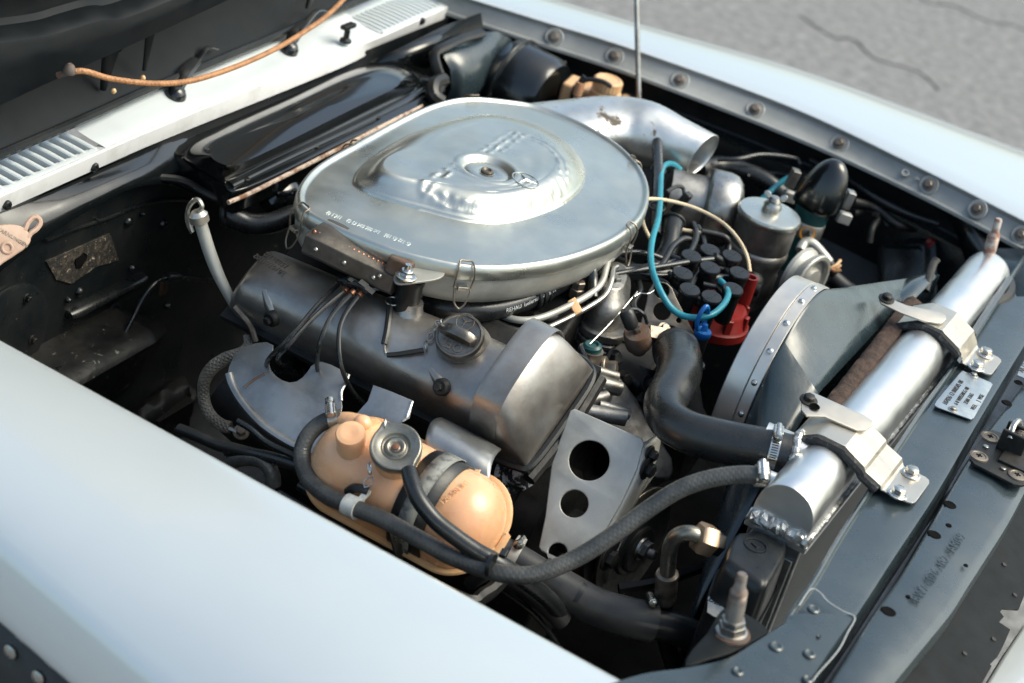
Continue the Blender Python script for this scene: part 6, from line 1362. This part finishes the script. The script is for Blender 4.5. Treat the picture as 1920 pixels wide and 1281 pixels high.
for lab,pts in (('thick black lead crossing behind the teal cable toward the conduit',[(1300,452,.862),(1282,448,.868),(1262,462,.866),(1246,490,.860),(1235,505,.856)]),('black lead running from the conduit up beside the ivory cable stub',[(1262,508,.862),(1284,488,.866),(1300,462,.868),(1306,440,.866),(1300,420,.858)]),('low black lead passing under the towers to the lifting eye',[(1280,562,.852),(1262,548,.852),(1246,530,.852),(1222,524,.850)]),('black loom bending down right of the valve block',[(1195,520,.845),(1200,545,.842),(1188,570,.836),(1196,590,.83)])):
    m=M(); m.tube(ats(pts),.0046,n=10,sm=6); solo('ignition_lead',m,MT['hose'],lab,'lead')
# teal coil cable
pts=[(1275,318,.875),(1262,308,.885),(1248,309,.893),(1240,322,.898),(1238,350,.90),(1237,385,.90),(1233,415,.90),(1224,445,.897),(1220,475,.892),(1223,505,.887),(1232,532,.88),(1243,555,.872),(1258,577,.862),(1280,592,.858),(1308,596,.862),(1335,590,.868),(1356,572,.872),(1365,553,.873),(1360,537,.868),(1350,526,.866)]
P=ats(pts); tc_=thing('coil_cable','bright teal high tension cable looping round the distributor','cable',P[10]); m=M(); m.tube(P,.0046,n=12,sm=7); build('cable',m,MT['teal'],tc_)
# black hose beside it, ties
P=ats([(1232,262,.905),(1233,290,.90),(1234,330,.895),(1232,370,.888),(1230,405,.878),(1228,440,.865)]); m=M(); m.tube(P,.0085,n=14,sm=6); vh=solo('breather_hose',m,MT['hose'],'upright black hose dropping from the silver snorkel beside the teal cable','hose')
for a,b in ((1234,318),(1232,388)):
    p=at(a,b,z=.893); m=M(); m.torus(frame(p,V((0,-.1,1))),.0115,.0016,20,6); m2=M(); m2.box((.006,.006,.008),Matrix.Translation(p+V((.008,-.006,0)))); o=build('tie_band',m,MT['blackpl'],vh); build('tie_head',m2,MT['blackpl'],o,bevel=.001)
m=M(); P=ats([(1262,418,.862),(1258,440,.855),(1253,465,.845),(1240,490,.835),(1222,505,.825)]); m.tube(P,[.0165,.0155,.016,.0165],n=18,sm=5); el=solo('elbow_hose',m,MT['hose'],'short thick black elbow hose beside the teal cable','hose'); m=M(); m.torus(frame(P[0],P[0]-P[1]),.0165,.003,28,8); build('hose_ring',m,MT['rubber'],el)
m=M(); P=ats([(1120,508,.85),(1170,510,.852),(1220,513,.852),(1262,517,.852)]); m.tube(P,.0125,n=14,sm=4); solo('lead_conduit',m,MT['hose'],'thick black conduit gathering the distributor leads toward the air cleaner','conduit')
m=M(); P=ats([(1140,478,.872),(1180,473,.876),(1215,476,.876),(1240,484,.872)]); m.tube(P,.004,n=10,sm=5); solo('thin_hose',m,MT['hose'],'thin black hose just right of the air cleaner wire clip','hose')
# ivory cable
P=ats([(1196,395,.90),(1206,378,.905),(1222,373,.905),(1262,378,.90),(1310,393,.895),(1355,418,.89),(1385,450,.885),(1401,482,.875),(1406,510,.862)]); m=M(); m.tube(P,.0028,n=8,sm=7); solo('ivory_cable',m,MT['ivory'],'thin ivory cable arching from the air cleaner over the canister to the distributor','cable')
P=ats([(1203,400,.885),(1208,425,.875),(1220,450,.862)]); m=M(); m.tube(P,.0028,n=8,sm=5); solo('ivory_cable',m,MT['ivory'],'short ivory cable end dropping behind the teal cable','cable')
P=ats([(1274,430,.86),(1310,436,.86),(1345,440,.86)]); m=M(); m.tube(P,.003,n=8,sm=4); ic=solo('ivory_cable',m,MT['ivory'],'ivory cable stub entering a black angled sleeve','cable'); m=M(); m.tube(ats([(1315,434,.862),(1345,440,.862),(1362,447,.86),(1366,460,.85),(1365,478,.84)]),.0048,n=10,sm=5); build('angled_sleeve',m,MT['rubber'],ic)
# coil plug with green body
t=thing('valve_plug','dark green valve with a black two wire plug beside the teal cable','valve',at(1275,440,z=.84)); m=M(); p=at(1270,412,z=.868); m.lathe([(.010,-.03),(.013,-.028),(.013,.0),(.008,.004)],frame(p,V((.2,-.1,1))),16); build('valve_body',m,MT['green'],t)
m=M(); m.lathe([(.012,-.04),(.014,-.032),(.012,-.028)],frame(p,V((.2,-.1,1))),16); build('brass_ring',m,MT['copper'],t); m=M(); m.box((.012,.018,.038),frame(at(1278,380,z=.885),V((.35,.15,.9)))); build('plug',m,MT['rubber'],t,bevel=.003); m=M(); m.tube(ats([(1283,365,.895),(1280,352,.90),(1268,350,.903),(1250,360,.90)]),.003,n=8,sm=5); build('plug_wire',m,MT['hose'],t)
# ================================================================ fuel valve block with pipes
wb=thing('fuel_valve_block','grey cast fuel valve block with hex unions and bolted layers','valve block',at(1125,620,z=.77))
zc_=.80; o=at(1128,610,z=zc_); T=frame(o,V((.05,-.10,1)),V((.9,-.35,0)))
def px2(a,b,z): return at(a,b,z=z)
base=[(1085,588),(1097,578),(1120,600),(1150,606),(1172,590),(1185,600),(1183,622),(1160,640),(1120,634),(1092,618)]
BL=spline([px2(a,b,.805) for a,b in base],3,True); bc_=V((sum(p.x for p in BL)/len(BL),sum(p.y for p in BL)/len(BL),0))
def sc2(l,s,z): return [V((bc_.x+(p.x-bc_.x)*s,bc_.y+(p.y-bc_.y)*s,z)) for p in l]
for z0,z1 in ((.776,.787),(.789,.797),(.799,.812)):
    m=M(); m.loft([sc2(BL,1.0,z0),sc2(BL,1.04,z0+.002),sc2(BL,1.04,z1-.002),sc2(BL,1.0,z1)],True); build('layer',m,MT['castlt'],wb,smooth=40)
dome=[(1092,572),(1080,545),(1110,525),(1150,520),(1175,535),(1178,570),(1160,600),(1120,598)]
DL=spline([px2(a,b,.83) for a,b in dome],4,True); bc_=V((sum(p.x for p in DL)/len(DL),sum(p.y for p in DL)/len(DL),0))
m=M(); m.loft([sc2(DL,1.0,.81),sc2(DL,1.0,.835),sc2(DL,.92,.850),sc2(DL,.70,.857),sc2(DL,.66,.866),sc2(DL,.60,.868)],True); build('upper_body',m,MT['castlt'],wb,smooth=50)
for a,b,z,r,h in ((1143,497,.875,.0095,.030),(1156,520,.872,.0095,.028),(1086,528,.868,.011,.024)):
    p=px2(a,b,z); T=frame(p+V((0,0,-h)),V((0,0,1))); m=M(); m.hexa(T,r,h*.6,.08); m.hexa(T@Matrix.Translation((0,0,h*.6)),r*.85,h*.45,.1); build('hex_union',m,MT['brown'] if h<.025 else MT['castlt'],wb)
for a,b in ((1083,592),(1143,574),(1186,566),(1182,620)):
    p=px2(a,b,.818); m=M(); T=frame(p+V((0,0,-.014)),V((0,0,1))); m.lathe([(.009,-.02),(.009,.0)],T,18); m.lathe([(.0062,0),(.0062,.008),(.004,.008),(.0035,.005),(1e-5,.005)],T,16); build('cap_bolt',m,MT['castlt'],wb)
for lab,pts,r in (('rear black elbow pipe on top of the valve block',[(1086,520,.872),(1085,505,.884),(1090,493,.888),(1104,490,.885),(1112,500,.87)],.0085),('front black elbow pipe on top of the valve block',[(1112,560,.855),(1111,530,.868),(1110,505,.882),(1118,492,.886),(1130,495,.878)],.008)):
    m=M(); m.tube(ats(pts),r,n=14,sm=5); solo('elbow_pipe',m,MT['gloss'],lab,'pipe')
for lab,pts,r,mt in (('thicker bronze coloured fuel pipe curving below the insulating hose',[(935,590,.835),(970,600,.84),(1010,597,.845),(1060,577,.852),(1108,550,.862),(1128,530,.87),(1136,505,.88),(1140,490,.884),(1147,485,.883)],.0048,'brkt'),('thinner pale fuel pipe running beside the bronze coloured one',[(905,590,.82),(950,612,.826),(1000,622,.832),(1050,604,.842),(1105,575,.853),(1135,553,.862),(1147,525,.874),(1150,505,.878),(1157,500,.878)],.0038,'steel')):
    m=M(); m.tube(ats(pts),r,n=10,sm=7); fp_=solo('fuel_pipe',m,MT[mt],lab,'fuel pipe')
m=M(); o=at(1080,572,z=.856); plate_px(m,[(1064,566),(1078,558),(1092,583),(1079,592)],[],o,V((.1,-.45,.88)).normalized(),.004,.001); solo('pipe_clip',m,MT['cream'],'pale clip plate joining the two fuel pipes','clip')
# small hose behind
m=M(); m.tube(ats([(1000,592,.815),(1030,598,.815),(1060,585,.82),(1090,570,.82)]),.007,n=12,sm=4); solo('short_hose',m,MT['rubber'],'short dark ribbed hose under the fuel pipes','hose')
# lifting eye plate
le=V((.42,-.74,.53)).normalized(); lo3=at(1245,590,z=.845)
lt2=thing('lifting_eye','flat grey brown lifting eye plate with two large holes and a small one','lifting eye',at(1245,640,z=.80))
m=M(); r_=mpp(lo3); plate_px(m,[(1196,632),(1203,600),(1213,565),(1216,546),(1224,533),(1237,528),(1250,531),(1260,541),(1266,556),(1302,628),(1296,636),(1285,628),(1270,620),(1262,612),(1240,608),(1228,617),(1218,630)],[(1240,545,15*r_),(1241,584,17*r_),(1272,601,5*r_)],lo3,le,.005,.0009,0); build('plate',m,MT['brown'],lt2,smooth=30)
# sensor and wire
t=thing('temperature_sensor','round copper toned temperature sensor with a black plug','sensor',at(1195,625,z=.82)); p=at(1194,622,z=.845); n_=V((-.15,-.45,.88)).normalized(); T=frame(p,n_)
m=M(); m.lathe([(.010,-.04),(.012,-.03),(.017,-.028),(.0185,-.02),(.0185,-.004),(.0165,.0),(.006,.001)],T,28); build('sensor_body',m,MT['rust'],t); m=M(); m.hexa(T,.006,.008); build('sensor_nut',m,MT['brown'],t)
a=at(1180,600,z=.865); m=M(); m.lathe([(.008,-.012),(.010,-.008),(.010,.012),(.007,.016)],frame(a,V((-.5,-.2,.8))),16); build('plug',m,MT['rubber'],t); m=M(); m.tube(ats([(1168,592,.872),(1175,582,.878),(1192,580,.88),(1207,590,.875),(1213,606,.86)]),.0026,n=8,sm=6); build('plug_wire',m,MT['hose'],t)
m=M(); m.box((.03,.018,.014),frame(at(1235,628,z=.838),V((.4,-.4,.8)),V((.7,.6,-.1)))); bolt(m,at(1245,617,z=.842),V((.4,-.4,.8)),.006,.006); solo('bleed_block',m,MT['brown'],'small grey clamp block at the top of the fat coolant hose','clamp block',bevel=.002)
# stretched thin wire
m=M(); m.tube(ats([(1106,645,.838),(1150,600,.86),(1195,547,.885)]),.0009,n=6,sm=2); m.tube(ats([(1195,547,.885),(1190,556,.883),(1200,550,.885),(1215,551,.887),(1226,545,.888)]),.0009,n=6,sm=3); solo('lock_wire',m,MT['bright'],'fine bright lock wire stretched diagonally to the lifting eye','wire')
# blue dipstick
bd_=thing('gearbox_dipstick','bright blue ring handled dipstick in a black tube','dipstick',at(1320,660,z=.78)); 
p=at(1317,596,z=.865); Tn=frame(p,V((.95,-.3,0)),V((0,0,1))); m=M(); m.torus(Tn,.0150,.0035,28,10,1.15,.62); build('ring_handle',m,MT['blue'],bd_)
p=at(1318,622,z=.843); m=M(); m.lathe([(.006,-.018),(.0115,-.006),(.0125,-.001),(.0115,.002),(.006,.003),(.004,.012)],frame(p,V((0,0,1))),24); build('collar',m,MT['blue'],bd_)
m=M(); m.cyl(p+V((0,0,-.055)),p+V((0,0,-.006)),.0105,18); m.torus(frame(p+V((.003,0,-.052)),V((0,0,1))),.012,.004,20,8); build('tube',m,MT['rubber'],bd_)
# ================================================================ canister, steering pump, coil
cn_=thing('metal_canister','pale grey metal canister with a rounded end below the snorkel mouth','canister',at(1330,400,z=.76))
a,b=at(1268,372,z=.835),at(1378,400,z=.835); T=frame(a,(b-a)); L=(b-a).length
m=M(); m.lathe([(.030,-.02),(.044,-.016),(.045,0),(.045,L*.45)],T,40); build('rear_drum',m,MT['castlt'],cn_,smooth=40)
m=M(); m.lathe([(.045,L*.42),(.057,L*.44),(.060,L*.48),(.060,L*.80),(.057,L*.91),(.048,L*1.0),(.034,L*1.05),(1e-5,L*1.08)],T,48); build('end_drum',m,MT['steel'],cn_,smooth=60)
ps=thing('steering_reservoir','dull metal steering fluid reservoir with a wing nut on its flat lid','reservoir',at(1443,520,z=.72))
c=at(1443,402,z=.876); T=frame(c,V((0,0,1))); R1=61*mpp(c)
m=M(); m.lathe([(R1*.97,-.006),(R1,-.004),(R1*1.0,.0),(R1*.96,.004),(R1*.7,.006),(R1*.3,.0065),(1e-5,.0065)],T,56); build('lid',m,MT['lid'],ps,smooth=50)
m=M(); m.lathe([(R1*.95,-.006),(R1*.93,-.05),(R1*.90,-.053),(R1*.95,-.056),(R1*.96,-.062),(R1*.88,-.075),(R1*.80,-.09),(R1*.85,-.095),(R1*.82,-.13),(R1*.55,-.16)],T,48); build('can',m,MT['castlt'],ps,smooth=50)
m=M(); m.lathe([(.0145,.006),(.0145,.016),(.012,.019),(.011,.022)],T,24); build('nut_boss',m,MT['steel'],ps)
wn=T@V((0,0,.022)); m=M(); m.lathe([(.009,0),(.010,.003),(.007,.008),(.003,.009)],frame(wn,V((0,0,1))),18)
wg=thing('wing_nut','metal wing nut on top of the steering reservoir lid','wing nut',wn); build('nut',m,MT['steel'],wg)
for s in (-1,1):
    m=M(); d=V((.85,.35,0)).normalized()*s; m.add([],[]); m.mesh_in(flat_mesh(circ(0,0,.0065,18,.0048),(),.003,.0008),frame(wn+d*.0125+V((0,0,.0095)),V((.35,-.85,.3)),d+V((0,0,.7)))); m.tube([wn+d*.006+V((0,0,.003)),wn+d*.011+V((0,0,.007))],.002,n=6); build('wing',m,MT['steel'],wg)
m=M(); m.ball(at(1408,530,z=.78),.020,14,8); m.cyl(at(1400,535,z=.78),at(1425,545,z=.78),.011,14); build('pump_lug',m,MT['dark'],ps)
sp_=thing('steering_pulley','double rimmed grey pulley behind the top of the shroud ring','pulley',at(1520,545,z=.78)); c=at(1522,530,z=.80); T=frame(c,V((.96,-.25,0)).normalized()); R2=.046
m=M(); m.lathe([(R2*.6,-.03),(R2,-.028),(R2*.98,-.022),(R2*.82,-.015),(R2*.98,-.006),(R2,-.001),(R2*.96,.001),(R2*.84,.001),(R2*.80,-.006),(R2*.5,-.007),(R2*.45,.001),(R2*.3,.002),(1e-5,.002)],T,44); build('rim',m,MT['brkt'],sp_,smooth=30)
m=M(); m.tube(ats([(1500,470,.80),(1508,456,.808),(1522,456,.81),(1540,474,.80),(1555,492,.79)]),[.008,.0085,.0085,.008],n=12,sm=5); sp2=solo('pump_pipe',m,MT['brkt'],'pale bent pipe from the steering reservoir ending in a frayed sleeve','pipe'); m=M(); m.tube(ats([(1550,488,.79),(1560,505,.78),(1568,515,.775)]),.0095,n=10); build('sleeve',m,MT['rubber'],sp2)
for k in range(3):
    m=M(); m.tube(ats([(1556,503,.79),(1568,497+k*6,.795),(1576,488+k*9,.80)]),.0025,n=6); build('frayed_end',m,MT['cream'],sp2)
m=M(); m.tube(ats([(1560,520,.76),(1590,545,.75),(1620,560,.75),(1660,580,.75)]),.014,n=12,sm=4); solo('pump_hose',m,MT['rubber'],'black hose running behind the shroud toward the dark box','hose')
co=thing('ignition_coil','teal ignition coil with a warning sticker under a glossy black rubber dome','ignition coil',at(1528,470,z=.72))
c=at(1522,400,z=.845); T=frame(c,V((.06,.05,1)).normalized(),V((1,0,0))); R3=32*mpp(c)
m=M(); m.lathe([(R3*.9,-.10),(R3,-.095),(R3,.0),(R3*1.05,.004),(R3*1.05,.012)],T,36); build('coil_body',m,MT['green'],co)
m=M(); m.lathe([(R3+.0006,-.036),(R3+.0014,-.035),(R3+.0014,-.012),(R3+.0006,-.011)],T,36); build('mounting_band',m,MT['castlt'],co)
m=M(); cr=[]
for s,h in ((1.2,.010),(1.42,.012),(1.45,.022),(1.42,.033),(1.32,.048),(1.18,.062),(.98,.076),(.72,.087),(.42,.094),(.15,.0965)): cr.append([T@V((math.cos(2*math.pi*j/36)*R3*s+ .004*(h/.1),math.sin(2*math.pi*j/36)*R3*s*.8+.006*(h/.1),h)) for j in range(36)])
build('rubber_dome',m.loft(cr,True),MT['gloss'],co,smooth=70)
for a,b in ((1487,334),(1590,374)):
    p=at(a,b,z=.868); m=M(); m.box((.014,.018,.030),frame(p,V((.1,.1,1)),V((.8,.5,0)))); cl=build('side_clip',m,MT['castlt'],co,bevel=.002); m=M(); m.box((.022,.014,.018),frame(p+V((.004,0,-.032)),V((.1,.1,1)),V((.8,.5,0)))); build('clip_foot',m,MT['brkt'],co,bevel=.002)
vd=(CAM-c); vd.z=0; vd.normalize(); so_=T@V((0,0,-.022)); ang=math.atan2(vd.y,vd.x)-.22
def oncyl(me,r,th0):
    m=M(); m.add([T@V((math.cos(th0+v.co.x/r)*(r+v.co.z),math.sin(th0+v.co.x/r)*(r+v.co.z),v.co.y-.024)) for v in me.vertices],[tuple(p.vertices) for p in me.polygons]); return m
Ti3=T.inverted().to_3x3(); dloc=Ti3@vd; ang=math.atan2(dloc.y,dloc.x)+.22
sk=build('warning_sticker',oncyl(flat_mesh(circ(0,0,.0125,28),(),.0004),R3+.002,ang),MT['orange'],co,smooth=60)
build('warning_triangle',oncyl(flat_mesh([(0,.0070),(-.0065,-.0045),(.0065,-.0045)],(),.0004),R3+.0026,ang),MT['ink'],sk,smooth=None)
# big hose to the coil and assorted wires on the far inner wing
for nm,lab,pts,r,mt in (
 ('duct_hose','thick black hose passing from the snorkel mouth to the reservoir',[(1310,318,.80),(1350,310,.80),(1400,322,.80),(1440,342,.795),(1475,372,.78)],.016,'hose'),
 ('teal_cable','teal cable end running up to the clip of the ignition coil',[(1400,400,.80),(1435,368,.83),(1465,342,.85),(1482,332,.86)],.0048,'teal'),
 ('wing_wire','thin black wire looping on the far wing wall left of the coil',[(1345,300,.82),(1385,298,.83),(1430,290,.835),(1490,297,.835),(1500,310,.83)],.004,'hose'),
 ('wing_wire','second thin wire below the loop on the far wing wall',[(1400,330,.80),(1440,325,.80),(1480,330,.81)],.0035,'hose'),
 ('wing_hose','dark hose along the far wing wall right of the coil',[(1600,378,.82),(1640,390,.81),(1680,420,.80),(1720,430,.795),(1790,450,.79)],.0075,'rubber'),
 ('wing_hose','short dark hose stub below the right coil clip',[(1600,400,.80),(1625,395,.80),(1650,405,.80),(1665,425,.79)],.006,'rubber'),
 ('wing_hose','bent dark pipe rising beside the black box',[(1630,455,.77),(1635,430,.79),(1645,412,.80),(1640,400,.81)],.006,'dark'),
 ('wing_cable','black cable running along the flange under the far channel',[(1520,300,.83),(1580,330,.83),(1640,370,.825),(1700,400,.82),(1760,420,.82)],.006,'hose'),
 ('wing_cable','cable behind the brake reservoir near the prop rod',[(1200,240,.76),(1260,255,.76),(1320,285,.77)],.006,'rubber')):
    m=M(); m.tube(ats(pts),r,n=12,sm=6); solo(nm,m,MT[mt],lab,'hose' if 'hose' in nm else 'cable' if 'cable' in nm else 'wire')
# dark box at the far front corner
bx_=thing('lamp_housing_cover','black pressed metal cover with corner screws in the far front corner','cover',at(1700,560,z=.62))
o=at(1705,500,z=.75); n_=V((-.55,-.62,.56)).normalized(); 
m=M(); plate_px(m,[(1645,445),(1752,448),(1757,458),(1757,560),(1700,620),(1655,610),(1648,560)],[],o,n_,.006,.002); build('backing_plate',m,MT['black'],bx_,smooth=30)
m=M(); T=frame(o,n_); A=[onpl(a,b,o,n_) for a,b in ((1657,460),(1740,463),(1745,470),(1745,590),(1665,590),(1657,580))]; cc_=V((0,0,0))
for p in A: cc_+=p/len(A)
m.loft([A,[p+n_*.010 for p in A],[lerp(p,cc_,.06)+n_*.016 for p in A],[lerp(p,cc_,.14)+n_*.017 for p in A],[lerp(p,cc_,.2)+n_*.012 for p in A]],True); build('pressed_lid',m,MT['black'],bx_,smooth=30)
for a,b,mt in ((1653,453,'dark'),(1746,457,'red')):
    p=onpl(a,b,o,n_); m=M(); bolt(m,p+n_*.003,n_,.0055,.005); build('corner_screw',m,MT[mt],bx_)
m=M(); m.tube([onpl(a,b,o,n_)+n_*.012 for a,b in ((1648,442),(1652,434),(1664,430),(1685,430))],.004,n=8,sm=4); build('wire_clip',m,MT['dark'],bx_)
# dark lumps filling the front of the engine: water pump, housings
wp=thing('water_pump','dark water pump housing behind the fat coolant hose','water pump',(.33,.05,.5))
m=M(); m.lathe([(.09,-.05),(.10,-.03),(.10,.02),(.06,.05),(.045,.07),(1e-5,.07)],frame(V((.32,.06,.66)),V((1,0,0))),32); build('pump_body',m,MT['dark'],wp,smooth=40)
m=M(); m.tube(ats([(1210,690,.78),(1200,720,.76),(1190,750,.74)]),.02,n=14,sm=4); m2=M(); m2.box((.07,.08,.05),frame(at(1180,690,z=.77),V((.2,-.3,1)))); build('pump_outlet',m,MT['dark'],wp); build('thermostat_housing',m2,MT['dark'],wp,bevel=.008)
for k,(a,b,z) in enumerate(((1150,672,.80),(1168,712,.78),(1140,716,.79),(1215,720,.78),(1225,865,.70),(1240,880,.69))):
    m=M(); bolt(m,at(a,b,z=z),V((.7,-.4,.5)),.008,.010); build('housing_bolt',m,MT['dark'],wp)
m=M(); m.tube(ats([(1088,650,.835),(1103,690,.82),(1105,720,.80),(1092,755,.775),(1060,800,.75),(1020,860,.72),(985,905,.68),(950,930,.65)]),.0038,n=8,sm=7); solo('sensor_cable',m,MT['hose'],'thin black cable hugging the front edge of the rocker cover','cable')
